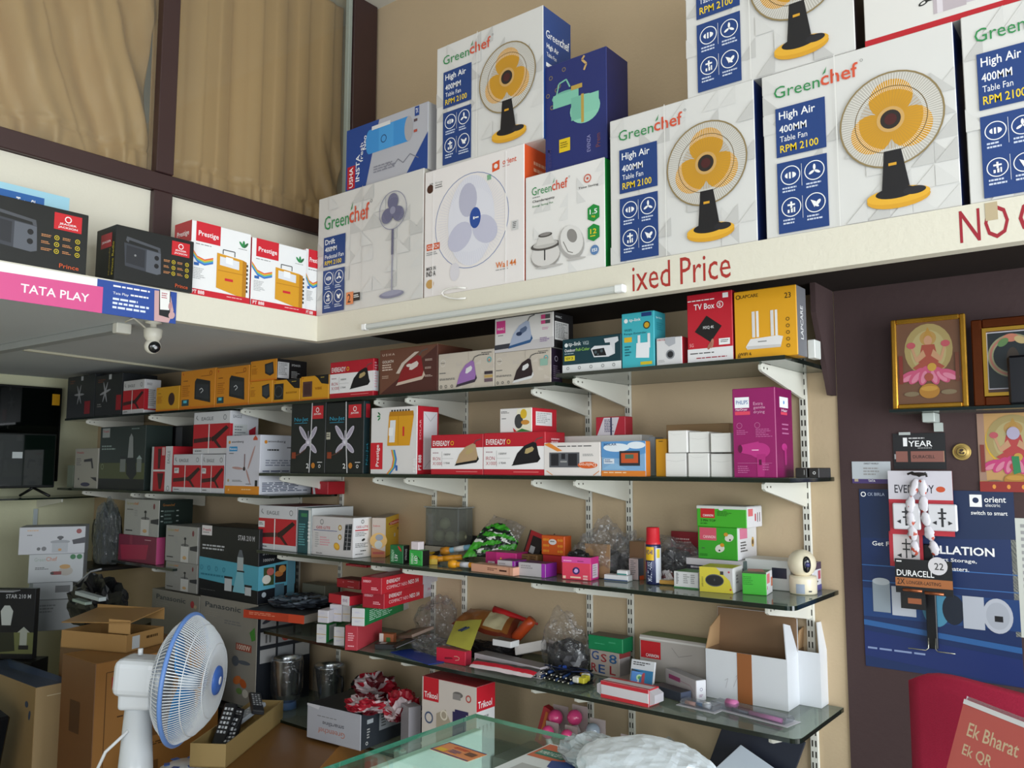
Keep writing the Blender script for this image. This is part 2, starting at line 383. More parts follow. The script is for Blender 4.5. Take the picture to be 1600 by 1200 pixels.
for k, xs in dict(tr=(-.886, -1.513), tl=(-1.683, -2.289, -2.463, -3.06, -3.37, -4.2, -4.9), d=(-.886, -1.513, -1.683, -2.289, -2.463, -3.06), m=(-3.37, -4.2, -4.35, -4.9),
        s3=(-.886, -1.513, -1.683, -2.289, -2.463, -3.06), s4=(-.886, -1.513, -1.683, -2.289, -2.463), s5=(-.886, -1.513, -2.289)).items():
    for x_ in xs: bracket(x_, SH[k], f'white tapered steel bracket under the {SN[k]}, {XN[x_]}')
bracket(-4.1, SH['ml']+.005, 'white steel bracket under the pink box shelf')
# ---------------------------------------------------------------- fascia fittings
o = boxo('tube_light', -2.30, FY-.022, 2.048, -1.20, FY-.0005, 2.068, mat('c8ccc8', .35), bev=.004)
for x0, x1 in ((-2.305, -2.28), (-1.225, -1.195)): boxo('end_cap', x0, FY-.0235, 2.0465, x1, FY-.0008, 2.0695, mat('f0f1f0', .4), o, .003)
tag(o, 'slim white tube light fixed along the cream loft edge, switched off', 'lamp')
pts = [at(715+25*math.cos(t), 458+9*math.sin(t), 1, FY-.012) for t in [R_(a) for a in range(60, 330, 30)]]
tag(tube('cable_loop', pts, .003, mat('e8e6e0', .5)), 'white cable loop drooping over the loft edge above the tube light', 'cable')
def decal(name, L, x, y, W, H, M4=None, parent=None, label=None, cat=None):
    p = Print(W, H); p.run(L); return p
def fascia_text(name, txt, pl, pr, pt, col, label):
    A = at(pl, pt, 1, FY); B = at(pr, pt, 1, FY); W = B.x-A.x; p = Print(W, .075); p.run([('t', txt, 0, 0, 1, 1, col)])
    o = p.obj(name, None, Matrix.Translation((A.x, FY, 2.047)) @ Matrix.Rotation(R_(90), 4, 'X')); tag(o, label, 'lettering')
fascia_text('painted_lettering', 'ixed Price', 988, 1142, 430, 'a8322c', 'red letters reading ixed Price on the cream loft edge')
fascia_text('painted_lettering', 'NO', 1499, 1577, 350, '9c2230', 'dark red word NO painted on the cream loft edge at right')
fascia_text('painted_lettering', 'C', 1592, 1632, 350, '9c2230', 'dark red letter C cut off by the picture edge')
A = at(1549, 330, 1, FY-.001); boxo('tape_scrap', A.x-.012, FY-.0012, A.z-.02, A.x+.012, FY-.0003, A.z+.02, mat('b9a888', .6)); bpy.data.objects['tape_scrap'].rotation_euler.y = 0
tag(bpy.data.objects['tape_scrap'], 'torn brown tape scrap stuck above the red word NO', 'tape')
# ================================================================ PRINT MACROS
NV, YL, GR, RD, WH, BK, OR = '22407c', 'f2cf2a', '2f8a4d', 'cc2230', 'f2f2f2', '15161a', 'd8622c'
def petal(cx, cy, r, an, c, wdt=.62): # fan blade as polygon-like ellipse
    a = R_(an); return ('q', 0, 0, 0, 0, 0, c), (cx, cy, r, a)
def blades(cx, cy, r, angs, c, A, wd=.42, ln=.5):
    return [('q', cx+math.cos(R_(a))*r*ln*A, cy-math.sin(R_(a))*r*ln, r*.47, r*wd, a, c) for a in angs]
def tri_tex(c1='d3d2cf', c2='c4c3c0', n=34, seed=1):
    rr = random.Random(seed); L = []
    for i in range(n):
        x, y = rr.randrange(0, 9)/9+.0, rr.randrange(0, 8)/8; s = .11; x1 = min(1, x+s); y1 = min(1, y+s*1.1); c = c1 if i % 2 else c2
        L.append(('p', [x, y1, x1, y1, x1, y] if i % 3 else [x, y, x, y1, x1, y1], c))
    return L
def gchef(x, y, w, h):
    return [('t', 'Green', x, y+h*.25, w*.52, h*.72, GR), ('b', 'chef', x+w*.53, y+h*.1, w*.40, h*.85, 'd2553a'), ('p', [x+w*.55, y+h*.3, x+w*.60, y-h*.15, x+w*.585, y+h*.2], GR), ('o', x+w*.97, y+h*.08, h*.07, h*.02, '666666')]
def blue_icons(x0, y0, x1, y1, A, c=NV):
    L = [('r', x0, y0, x1, y1, c)]; w = x1-x0; h = y1-y0; r = min(h*.15, w/A*.19)
    for i, (cx, cy) in enumerate(((.27, .2), (.75, .2), (.27, .65), (.75, .65))):
        X, Y = x0+cx*w, y0+cy*h
        L += [('o', X, Y, r, r*.1, WH), ('L', X-w*.17, Y+r*1.25, w*.34, h*.09, 2, 'c9d2e6')]
        if i == 0: L += [('e', X, Y, r*.6*A, r*.35, WH), ('r', X-r*.3*A, Y-r*.35, X-r*.15*A, Y+r*.35, c), ('r', X+r*.05*A, Y-r*.35, X+r*.2*A, Y+r*.35, c)]
        if i == 1: L += blades(X, Y, r*.7, (90, 210, 330), WH, A, .2)
        if i == 2: L += [('r', X-r*.1*A, Y-r*.6, X+r*.1*A, Y+r*.1, WH), ('r', X-r*.4*A, Y-r*.35, X+r*.4*A, Y-r*.15, WH), ('r', X-r*.4*A, Y+r*.25, X-r*.2*A, Y+r*.6, WH), ('r', X-r*.05*A, Y+r*.15, X+r*.15*A, Y+r*.6, WH), ('r', X+r*.25*A, Y+r*.05, X+r*.4*A, Y+r*.6, WH)]
        if i == 3: L += [('p', [X-r*.5*A, Y-r*.4, X-r*.1*A, Y+r*.5, X+r*.1*A, Y-r*.1], WH), ('q', X+r*.3*A, Y, r*.35, r*.18, 50, WH), ('q', X+r*.1*A, Y+r*.3, r*.3, r*.12, -30, WH)]
    L.append(('r', x0+w*.5-.001, y0+h*.07, x0+w*.5+.001, y0+h*.38, WH)); L.append(('r', x0+w*.5-.001, y0+h*.52, x0+w*.5+.001, y0+h*.83, WH)); return L
def high_air(A, seed=1):
    L = tri_tex(seed=seed)+gchef(.07, .065, .5, .10)
    L += [('r', .075, .225, .355, .525, NV), ('b', 'High Air', .095, .25, .205, .062, WH), ('b', '400MM', .095, .335, .155, .045, WH), ('t', 'Table Fan', .097, .40, .155, .034, WH), ('b', 'RPM 2100', .097, .455, .215, .045, YL)]
    L += blue_icons(.075, .56, .355, .985, A)
    cx, cy, r = .69, .455, .265
    L.append(('c', cx, cy, r, 'bab6ae')); L += blades(cx, cy, r*.86, (88, 212, -32), 'c99328', A, .50, .52)
    L += [('S', cx, cy, r*.62, r*.97, 110, .0022, 'f2f0ea'), ('S', cx, cy, r*.28, r*.62, 56, .0018, 'b58a3a'), ('o', cx, cy, r, .009, '8d7a52'), ('o', cx, cy, r*.70, .004, '6f5a30'),
          ('c', cx, cy, r*.27, 'c9a060'), ('c', cx, cy, r*.2, '2b2523'), ('c', cx, cy, r*.12, '4a2020')]
    L += [('p', [cx-.04, .63, cx-.06, .88, cx+.085, .88, cx+.045, .63], '1d1c1f'), ('e', cx+.02, .90, .155, .055, 'd79f2d'), ('e', cx+.02, .885, .155, .045, 'e3ad35'), ('e', cx+.01, .868, .10, .032, '1d1c1f'), ('e', cx+.10, .872, .055, .022, '26252a'),
          ('r', cx-.02, .70, cx+.02, .715, 'd79f2d')]
    L += [('r', .412, 0, .418, 1, 'e6e5e1')]
    return L
def iron(x, y, w, h, body, sole, A, handle=None, accent='dddddd'):
    h2 = handle or body
    return [('p', [x, y+h, x+w*.25, y+h*.62, x+w*.95, y+h*.58, x+w, y+h*.72, x+w*.9, y+h*.86], sole),
            ('p', [x+w*.05, y+h*.9, x+w*.2, y+h*.5, x+w*.45, y+h*.2, x+w*.75, y+h*.05, x+w*.86, y+h*.1, x+w*.95, y+h*.6, x+w*.9, y+h*.75], body),
            ('p', [x+w*.42, y+h*.5, x+w*.5, y+h*.33, x+w*.72, y+h*.24, x+w*.78, y+h*.32, x+w*.74, y+h*.42, x+w*.55, y+h*.52], accent),
            ('p', [x+w*.30, y+h*.62, x+w*.42, y+h*.36, x+w*.52, y+h*.22, x+w*.46, y+h*.5, x+w*.34, y+h*.7], h2),
            ('l', [x+w*.8, y+h*.08, x+w*.88, y-h*.06, x+w*1.08, y-h*.12], h*.035, '555555')]
def eveready(A, body, sole='16161a', acc='b5a070'):
    return [('r', 0, .33, 1, .86, 'efedee'), ('b', 'EVEREADY', .04, .15, .33, .13, WH), ('o', .42, .215, .045, .014, YL), ('L', .04, .44, .15, .06, 1, 'b9a0a8'), ('t', 'IRON', .04, .56, .15, .085, 'b03040'), ('t', 'X1000', .04, .68, .19, .085, 'b03040'),
            ('r', .22, .42, .225, .8, '999999'), ('b', '1000W', .26, .47, .13, .05, '555555'), ('r', .23, .6, .45, .605, '999999'), ('b', '2 YEAR', .26, .69, .12, .045, '555555'), ('r', .5, .915, .9, .93, 'e88')] + iron(.47, .2, .46, .58, body, sole, A, accent=acc)
def eagle(A, half=True):
    L = [('r', 0, .29, 1, .87, 'b81f2c'), ('b', 'EAGLE', .22, .12, .33, .085, '6f7277'), ('l', [.1, .08, .07, .14, .13, .19], .02, '6f7277'), ('o', .86, .15, .055, .015, '6f7277'), ('L', .06, .92, .3, .04, 1, '333333')]
    L += [('p', [.02, .64, .5, .60, .5, .70, .02, .74], '3b1a1c'), ('p', [.52, .62, .9, .34, .97, .40, .6, .72], '2c1516'), ('p', [.5, .62, .6, .62, .8, .86, .72, .86], '3b1a1c'), ('c', .55, .65, .06, '241214'), ('r', .43, .3, .455, .995, 'e9e8ea')]
    return L
def lamp_box(A): # solar lantern carton print
    L = [('r', .07, .0, .47, .27, RD), ('b', 'Prestige', .11, .12, .33, .09, WH), ('L', .07, .30, .42, .02, 1, '777777')]
    L += [('q', .87, .17, .05, .02, 90, '2f8a4d'), ('q', .83, .18, .05, .018, 130, '2f8a4d'), ('q', .91, .18, .05, .018, 50, '2f6a3d'), ('L', .78, .24, .18, .015, 1, '777777')]
    for i, c in enumerate(('e05a3a', 'e8a53a', '8abf5a', '4a9ad0', '3a6fc0')):
        o = i*.016; L.append(('p', [0, .36+o, .1, .47+o, .22, .50+o, .36, .455+o, .36, .475+o, .22, .52+o, .1, .49+o, 0, .38+o], c))
    L += [('r', .05, .56, .13, .60, '2a5fa8'), ('L', .04, .63, .2, .16, 7, 'b5b5b5')]
    L += [('l', [.52, .37, .52, .31, .72, .31, .72, .38], .012, '3a3a3a'), ('p', [.42, .37, .86, .40, .86, .93, .42, .85], 'd79a22'), ('p', [.86, .40, .93, .42, .93, .92, .86, .93], 'b87c18'), ('p', [.47, .41, .80, .43, .80, .55, .47, .53], 'dfe1e6'), ('p', [.57, .40, .69, .405, .69, .5, .57, .49], 'eff0f2'),
          ('r', .44, .60, .86, .61, 'b87c18'), ('r', .56, .70, .70, .735, RD)]
    L += [('r', .93, .45+i*.06, .955, .485+i*.06, '333333') for i in range(7)]
    L += [('r', 0, .915, 1, 1, 'c81f2f'), ('b', 'PT 888', .03, .93, .2, .05, WH), ('L', .6, .945, .35, .02, 1, 'f0c0c0')]
    return L
def radio_box(A):
    L = [('p', [.12, .25, .13, .18, .55, .27, .56, .36, .53, .36, .52, .31, .16, .24, .15, .29], '4c4f55'), ('p', [.10, .30, .56, .36, .57, .75, .52, .78, .12, .72], '3b3e45'), ('p', [.38, .35, .56, .37, .57, .75, .52, .78, .38, .76], '5b5f67'), ('p', [.13, .34, .36, .37, .36, .70, .13, .66], '2a2c31'), ('c', .51, .47, .045, '1a1a1c'), ('c', .51, .62, .045, '1a1a1c'), ('c', .24, .50, .02, '888888')]
    L += [('r', .70, .07, .94, .34, 'c8242c'), ('o', .82, .155, .045, .015, WH), ('b', 'JEAGER', .745, .22, .15, .04, WH), ('b', 'JACKSON', .735, .275, .17, .04, WH)]
    for i in range(3):
        for j in range(2): x, y = .60+j*.18, .46+i*.11; L += [('L', x, y, .09, .05, 2, 'c98a5a'), ('o', x+.13, y+.02, .033, .012, 'c5b02a'), ('c', x+.13, y+.02, .012, 'c5b02a')]
    L += [('b', 'Prince', .76, .88, .17, .07, 'c8552c')]
    return L
def spk(A, kind=0, c2='23262a'):
    L = [('p', [.05, .06, .07, .05, .09, .07, .07, .12], 'c84a20'), ('L', .08, .25, .2, .04, 1, '6a3a10'), ('L', .06, .38, .22, .3, 6, 'b06a18')]
    if kind == 0: L += [('p', [.42, .30, .47, .22, .86, .32, .88, .86, .42, .74], c2), ('p', [.46, .35, .82, .41, .83, .78, .46, .68], '30343a'), ('l', [.56, .52, .62, .48, .67, .54, .6, .6], .02, 'd5d8dc'), ('r', .05, .74, .26, .90, '274a52'), ('r', .1, .76, .2, .83, '5ac0d8'), ('o', .87, .12, .05, .015, '8a3a10'), ('L', .6, .17, .25, .03, 1, '8a4a10')]
    if kind == 1: L += [('q', .68, .52, .24, .26, 0, '4a2c22'), ('q', .68, .52, .2, .22, 0, '3a221a')]
    if kind == 2: L += [('p', [.55, .22, .86, .14, .90, .7, .76, .8, .57, .66], c2), ('p', [.60, .28, .84, .2, .86, .62, .75, .7, .60, .6], '3b4046')]
    if kind == 3: L += [('p', [.5, 0, 1, 0, 1, .44, .80, .40, .66, .22], '1b1a1c'), ('L', .7, .1, .2, .07, 1, 'b59a3a'), ('r', .05, .16, .40, .86, '1d2024'), ('q', .22, .5, .26, .3, 90, '454a50'), ('q', .22, .5, .22, .25, 90, '1d2024'), ('b', 'ROCKSTAR', .5, .55, .4, .08, '8a5a10')]
    if kind == 4: L += [('p', [.5, 0, 1, 0, 1, .40, .75, .34, .62, .12], '1b1a1c'), ('L', .72, .08, .2, .07, 1, 'b59a3a'), ('r', .08, .22, .42, .84, '5a3a3a'), ('r', .12, .3, .36, .76, '482c2c'), ('b', 'VIBE', .52, .48, .25, .1, '9a5a10')]
    L.append(('r', 0, .93, 1, 1, 'd8781e')); return L
def fan4(A, mat_='c9c3d2'):
    L = [('r', .60, .045, .93, .23, 'c22a34'), ('o', .765, .105, .03, .01, WH), ('b', 'JEAGER', .66, .15, .21, .03, WH), ('t', 'Nu-Jet', .10, .20, .40, .07, '2f9fc0'), ('r', .1, .28, .48, .286, '2f9fc0')]
    cx, cy = .52, .56
    for a, l in ((50, .2), (132, .22), (-38, .17), (218, .17)):
        L.append(('q', cx+math.cos(R_(a))*l*.8*A, cy-math.sin(R_(a))*l*.8, l*.62, .042, a, mat_)); L.append(('q', cx+math.cos(R_(a))*l*.85*A, cy-math.sin(R_(a))*l*.85, l*.5, .028, a, 'a8a2b4'))
    L += [('c', cx, cy, .055, 'b9b3c4'), ('c', cx, cy, .03, 'e0dce8'), ('r', cx-.01, .4, cx+.01, .55, 'b9b3c4'), ('l', [.1, .76, .3, .72, .45, .66], .015, '5a3a30'), ('r', .05, .70, .17, .79, '8a3a22'), ('b', '2', .48, .86, .07, .07, WH), ('c', .68, .89, .04, 'c07a2c'), ('L', .80, .84, .15, .02, 1, WH), ('o', .86, .90, .02, .007, WH)]
    return L
# ================================================================ LOFT CARTONS
LZ = LT+.004
Gl = 'greenchef cartons'
def grp(n): return n
WHT = 'e4e2dd'
K('ped', 'carton', 'grey and white pedestal fan carton, leftmost of the big cartons on the main loft', 494, 660, 312, LZ, y=-.545, d=.24, col='d5d3cf', cr='b9b4a8', eps=0, group='cartons on the loft',
  F=tri_tex(n=40, seed=4)+gchef(.07, .13, .48, .16)+[('r', .07, .35, .29, .60, NV), ('b', 'Drift', .085, .37, .10, .045, WH), ('b', '400MM', .085, .435, .12, .04, WH), ('t', 'Pedestal Fan', .085, .50, .19, .035, WH), ('b', 'RPM 2100', .085, .55, .17, .038, YL)]+[('fn', lambda A: blue_icons(.07, .63, .29, .985, A))]+
  [('fn', lambda A: blades(.74, .27, .14, (90, 210, 330), '6b6b86', A, .42))]+[('o', .74, .27, .15, .006, '8a8aa0'), ('S', .74, .27, .10, .15, 60, .001, 'b5b5c5'), ('c', .74, .27, .03, '8f8fa5'), ('r', .732, .42, .752, .62, '6b6b80'), ('r', .736, .62, .748, .93, '9a9aaa'), ('e', .74, .93, .11, .028, '85859a'), ('e', .74, .92, .09, .02, '9a9aae'), ('r', .315, .85, .385, .95, 'e08a5a'), ('b', '2', .33, .865, .03, .07, '222222'), ('r', .385, .865, .45, .93, '2a2422'), ('L', .39, .88, .05, .03, 2, WH), ('r', .455, 0, .458, 1, 'd0ceca')])
K('wallfan', 'carton', 'white wall fan carton with orange side, between the pedestal fan and cooking pot cartons', 662, 819, 270, LZ, y=-.545, d=.17, s=None, col='e9e4e2', cr='d9552a', eps=0, group='cartons on the loft',
  F=[('b', '9PM Group', .05, .10, .14, .02, '888888'), ('c', .06, .145, .035, '4a2c22'), ('L', .115, .125, .09, .035, 2, '666666'), ('p', [.70, .085, .77, .07, .77, .14, .70, .15], 'd9552a'), ('c', .735, .11, .018, 'e9e4e2'), ('b', 'orient', .80, .075, .13, .04, 'd9552a'), ('L', .80, .125, .1, .015, 1, 'c99'),
     ('r', .65, .16, .69, .2, '7fb08a'), ('o', .49, .47, .36, .004, '4a6aa8'), ('e', .49, .47, .235, .345, 'dfdfe8'), ('o', .49, .47, .0, .0, WH)]+
  [('q', .46, .31, .13, .09, 90, 'b9b9cc'), ('q', .38, .58, .13, .10, 215, 'c3c3d6'), ('q', .63, .56, .13, .10, -35, 'c3c3d6'), ('S', .49, .47, .24, .335, 90, .0015, 'c9c9da'), ('e', .535, .46, .055, .08, '2c4f9c'), ('r', .515, .45, .53, .47, WH), ('r', .535, .455, .57, .465, WH),
   ('e', .33, .84, .05, .07, 'd9d6dc'), ('r', .03, .585, .17, .635, 'd0562c'), ('b', 'CLUTCH', .04, .595, .12, .03, WH), ('L', .03, .65, .12, .03, 2, '999'), ('b', 'MADE IN', .03, .765, .10, .028, '333333'), ('b', 'INDIA', .03, .80, .10, .04, '222222'), ('q', .07, .90, .035, .04, 90, 'c49a5a'), ('b', 'Wall 44', .74, .83, .19, .045, 'df7a2e'), ('L', .74, .885, .19, .012, 1, '999'),
   ('r', .095, .02, .105, .99, 'f4f1f0'), ('r', .83, .02, .842, .99, 'f4f1f0'), ('r', .89, .55, .95, .62, 'cccccc'), ('L', .9, .56, .04, .05, 4, '444444')],
  R=[('L', .3, .1, .5, .1, 2, 'f0b090'), ('L', .3, .3, .5, .3, 5, 'f0b090')])
K('pot', 'carton', 'white cooking pot carton with green edge, right of the wall fan carton', 821, 946, 278, LZ, y=-.545, d=.20, col='e6e4e1', cr='1f8a3c', eps=0, group='cartons on the loft',
  F=tri_tex('dedddb', 'd6d5d3', 18, 9)+gchef(.09, .09, .5, .11)+[('b', 'Chandarapetty', .10, .245, .29, .03, '333333'), ('L', .10, .215, .16, .015, 1, '777'), ('b', 'Energy Saving Pot', .10, .295, .27, .022, '3a7a4a'), ('o', .80, .16, .035, .01, 'c8553a'), ('c', .80, .16, .012, 'c8553a'), ('b', 'Time Saving', .69, .225, .24, .025, '444444')]+
  [('p', [.80, .44, .87, .41, .94, .44, .94, .54, .87, .57, .80, .54], '1f8a3c'), ('b', '1.5', .825, .455, .09, .045, WH), ('t', 'kg', .85, .51, .04, .025, YL), ('p', [.80, .62, .87, .59, .94, .62, .94, .72, .87, .75, .80, .72], '1f8a3c'), ('b', '12', .83, .635, .075, .045, YL), ('L', .83, .695, .08, .02, 1, YL), ('c', .88, .83, .045, '5b7fae'), ('b', 'ISI', .85, .815, .06, .03, WH)]+
  [('e', .27, .80, .19, .12, '9b9793'), ('e', .27, .785, .185, .11, 'd6d3d0'), ('e', .27, .70, .19, .045, '55514e'), ('e', .27, .69, .16, .035, 'bdbab6'), ('p', [.15, .69, .19, .60, .35, .60, .39, .69], 'cfccc8'), ('e', .27, .60, .09, .022, '4a4643'), ('e', .27, .595, .07, .015, '8a8683'), ('r', .255, .74, .27, .84, '222222'), ('q', .60, .72, .17, .13, -60, 'aeaba8'), ('q', .605, .70, .15, .115, -60, 'dddbd8'), ('q', .61, .66, .07, .05, -60, '8c8986'), ('l', [.50, .70, .56, .80, .62, .82], .008, '77736f'), ('e', .32, .905, .18, .012, 'bbb8b5'), ('e', .66, .88, .12, .012, 'bbb8b5')])
Z1 = LZ
K('hc', 'carton', 'white table fan carton with golden fan print, touching the cooking pot carton', 955, 1184, 190, LZ, y=-.545, d=.24, col='d8d7d4', cr='1c2f66', eps=0, F=[('fn', lambda A: high_air(A, 1))], group='table fan cartons')
K('hd', 'carton', 'table fan carton above the words NO on the loft edge, second in the front row', 1198, 1503, 121, LZ, y=-.545, d=.24, col='d8d7d4', cr='1c2f66', eps=0, F=[('fn', lambda A: high_air(A, 2))], group='table fan cartons')
K('he', 'carton', 'table fan carton cut off by the right edge of the picture on the loft', 1516, 1860, 28, LZ, y=-.545, d=.24, col='d8d7d4', cr='1c2f66', eps=0, F=[('fn', lambda A: high_air(A, 3))], group='table fan cartons')
K('hb', 'carton', 'table fan carton with blue side standing on top of the wall fan carton', 681, 849, 77, ZT('wallfan'), y=-.54, s=893, col='d8d7d4', cr='24427e', F=[('fn', lambda A: high_air(A, 4))], group='table fan cartons',
  R=[('t', 'Green', .10, .17, .5, .06, WH), ('b', 'chef', .60, .16, .33, .07, WH), ('b', 'High Air', .12, .27, .42, .05, WH), ('t', 'Table Fan', .12, .34, .34, .03, WH), ('r', .1, .42, .4, .45, WH), ('L', .12, .55, .5, .2, 6, '9fb0d8')])
K('hf', 'carton', 'topmost table fan carton, its upper half cut off by the top of the picture', 1074, 1337, 0, max(ZT('hc'), ZT('hd')), y=-.54, d=.24, col='d8d7d4', cr='241c22', tr=-196, F=[('fn', lambda A: high_air(A, 5))], group='table fan cartons')
K('pots', 'carton', 'white carton with red base and steel pots printed on it, top right of the loft', 1352, 1660, -60, ZT('hd'), y=-.54, d=.24, col='dcdad6', cr='8a1a20',
  F=[('r', 0, .93, 1, 1, 'b81e2a'), ('r', .38, .55, .55, .86, 'b9aeb4'), ('r', .55, .5, .8, .84, 'c5bcc4'), ('r', .40, .55, .43, .86, 'd9d2d8'), ('r', .64, .5, .66, .84, '6a4a58'), ('q', .33, .70, .05, .025, 20, '222222'), ('q', .33, .70, .03, .012, 20, 'dcdad6'), ('r', .34, .66, .39, .70, '222222'), ('r', .38, .52, .55, .55, '8c828a'), ('r', .55, .47, .8, .5, '8c828a')])
K('geyser', 'carton', 'blue and grey water heater carton on top of the pedestal fan carton', 540, 668, 205, ZT('ped'), y=-.53, d=.22, col='b4b5bd', cr='cfcdca',
  F=[('p', [0, 0, .42, 0, .26, 1, 0, 1], '23458c'), ('p', [.75, 1, 1, .45, 1, 1], '23458c'), ('r', .02, .60, .12, .96, 'b8202c'), ('bv', 'USHA', .045, .62, .05, .32, WH), ('bv', 'INSTA', .13, .45, .05, .42, WH), ('bv', 'Neo', .215, .18, .05, .22, WH), ('tv', 'fresh', .18, .28, .04, .3, WH), ('r', .30, .12, .78, .50, '3f8fd0'), ('e', .30, .31, .045, .19, '3f8fd0'), ('e', .78, .31, .05, .19, 'a9a6aa'), ('r', .42, .12, .60, .5, '4a9bd8'), ('o', .48, .33, .055, .014, '1a3a6a'), ('r', .84, .2, .88, .24, '5a4a50'), ('r', .84, .36, .88, .4, 'b05040'), ('r', .85, .02, .90, .16, '23458c'), ('b', 'TX', .86, .05, .03, .07, WH), ('l', [.5, .8, .55, .72, .6, .8, .66, .72, .72, .8, .8, .7, .9, .8], .012, '7a7a86'), ('L', .36, .72, .3, .12, 3, '8a8a96'), ('r', .33, .08, .56, .14, 'd9d9d9')])
K('evenza', 'carton', 'dark blue casserole carton with mint green pots standing on the cooking pot carton', 852, 949, 106, ZT('pot'), y=-.53, s=983, col='262f6c', cr='1d2150',
  F=[('o', x, y, .017, .006, '8a7a4a') for x, y in ((.10, .12), (.32, .08), (.05, .28), (.2, .25), (.12, .4), (.24, .22))]+[('e', .34, .33, .22, .05, '6fae9a'), ('r', .14, .30, .56, .42, '7fc0a8'), ('l', [.20, .3, .24, .2, .36, .18, .42, .26], .014, '7fc0a8'), ('e', .66, .50, .24, .13, '8ccab2'), ('r', .48, .38, .88, .54, '86c6ae'), ('r', .44, .37, .62, .58, '74b49e'), ('r', .60, .36, .645, .62, 'b89a4a'), ('r', .44, .26, .62, .30, 'b89a4a'), ('r', .24, .72, .42, .84, 'e0c020'), ('L', .26, .75, .14, .06, 3, '6a5a10'), ('tv', 'EVENZA', .69, .75, .055, .15, '9a9ac8'), ('l', [.66, .02, .62, .05, .69, .1, .65, .15], .02, 'c9a66a'), ('tv', 'Prem', .83, .76, .07, .12, '7a4a4a'), ('bd', 'MAKER', .05, .78, .06, .18, '3d3a70')])
# ---- left loft, fronts face the room (+x)
def KX(key, name, label, y0, y1, top, d, xf, z=LZ, topy=None, rz=0, **kw):
    """carton on the left loft: front faces +x, spans depth y0 (near) .. y1 (far)"""
    W = y1-y0; zt = row(top, xf, y0); H = zt-z
    o = carton(name, label, 'box', Vector((xf-d/2, (y0+y1)/2, z)), R_(90)+rz, W, d, H, **kw); BX[key] = (0, W, d, H, zt); return o
def yx(px, py, xf=FX+.01): return at(px, py, 0, xf).y
XF = FX-.008
KX('r1', 'carton', 'black radio carton at the left edge of the picture on the left loft', yx(-55, 380), yx(140, 400), 292, .12, XF, col='1a1c1b', F=[('fn', lambda A: radio_box(A))], group='black radio cartons')
o = KX('r2', 'carton', 'black radio carton with yellow lettering on its side, beside the white lantern cartons', yx(178, 430), yx(301, 430), 350, .13, XF+.02, col='1a1c1b', F=[('fn', lambda A: radio_box(A))], group='black radio cartons',
   L=[('r', .25, .12, .8, .38, 'a83036'), ('b', 'JEAGER', .3, .25, .45, .05, WH), ('bv', 'Prince Radio', .83, .3, .10, .6, 'b5a52a'), ('bv', 'Multimedia', .68, .4, .07, .5, '8a7a2a')])
KX('l1', 'carton', 'white and red solar lantern carton touching the black radio carton', yx(301, 440), yx(395, 440), 343, .11, XF, col='ececec', cl='c9c9cc', F=[('fn', lambda A: lamp_box(A))], L=[('r', 0, 0, 1, .28, 'b8222c'), ('b', 'Prestige', .15, .12, .7, .09, WH), ('r', 0, .92, 1, 1, 'b8222c')], ct='c02a34', group='solar lantern cartons on the loft')
KX('l2', 'carton', 'white and red solar lantern carton nearer the loft corner', yx(397, 440), yx(483, 440), 370, .11, XF, col='ececec', cl='c02a34', F=[('fn', lambda A: lamp_box(A))], ct='c02a34', group='solar lantern cartons on the loft')
KX('l3', 'carton', 'white lantern carton seen only as a sliver in the loft corner', yx(484.5, 440), yx(484.5, 440)+.16, 388, .11, XF-.01, col='ececec', F=[('fn', lambda A: lamp_box(A))], ct='c02a34', group='solar lantern cartons on the loft')
# leaflet standing behind the first radio carton
def flat(name, label, cat, L, M4, W, H, col, th=.0015, parent=None, rough=None, group=None):
    bm = bmesh.new(); abox(bm, 0, 0, -th, W, H, 0); o = bmo(name, bm, CARD(col) if isinstance(col, str) else col, parent); o.matrix_world = M4
    if L: p = Print(W, H); p.run(L); p.obj('print', o, Matrix.Identity(4))
    if label: tag(o, label, cat, group)
    return o
MX = Matrix(((0, 0, 1, 0), (1, 0, 0, 0), (0, 1, 0, 0), (0, 0, 0, 1)))     # sheet facing +x, u along +y
MY = Matrix(((1, 0, 0, 0), (0, 0, -1, 0), (0, 1, 0, 0), (0, 0, 0, 1)))    # sheet facing -y
A = at(-40, 300, 0, XF-.135); B = at(108, 325, 0, XF-.135); zt = at(40, 293, 0, XF-.135).z
flat('leaflet', 'pale blue leaflet standing behind the leftmost radio carton', 'paper', [('r', 0, .12, .72, .6, '2a63a8'), ('b', 'Tata Sky', .42, .2, .26, .22, WH), ('L', .05, .22, .3, .2, 2, WH), ('e', .6, .9, .5, .15, 'e4f2f6')], Matrix.Translation((XF-.135, A.y, LZ+.1)) @ MX, B.y-A.y, zt-LZ-.1, '9fcfe0')
# banner on the left fascia
ya, yb = at(-60, 455, 0, FX+.002).y, at(275, 480, 0, FX+.002).y
Lb = [('r', 0, .0, .58, 1, 'eeeef0'), ('p', [0, .28, .61, .22, .61, 1, 0, 1], 'd8558f'), ('b', 'TATA PLAY', .235, .50, .31, .24, WH), ('r', .61, 0, 1, 1, '2a4b9a'), ('L', .66, .10, .2, .10, 1, WH), ('t', 'Tata Play', .66, .30, .08, .10, WH), ('L', .75, .30, .1, .1, 1, WH), ('L', .66, .48, .2, .38, 3, 'dfe6f5'),
      ('p', [.875, .05, .96, .02, .985, .6, .96, 1, .88, 1], 'c9a2a2'), ('p', [.90, .0, .965, .0, .965, .85, .905, .8], '1d1f22'), ('p', [.905, .0, .96, .0, .96, .6, .91, .62], 'ecebe8'), ('L', .915, .08, .04, .2, 3, 'b05060'), ('q', .975, .75, .12, .10, 60, 'c9a2a2'), ('q', .965, .45, .12, .06, 80, 'b98a8a')]
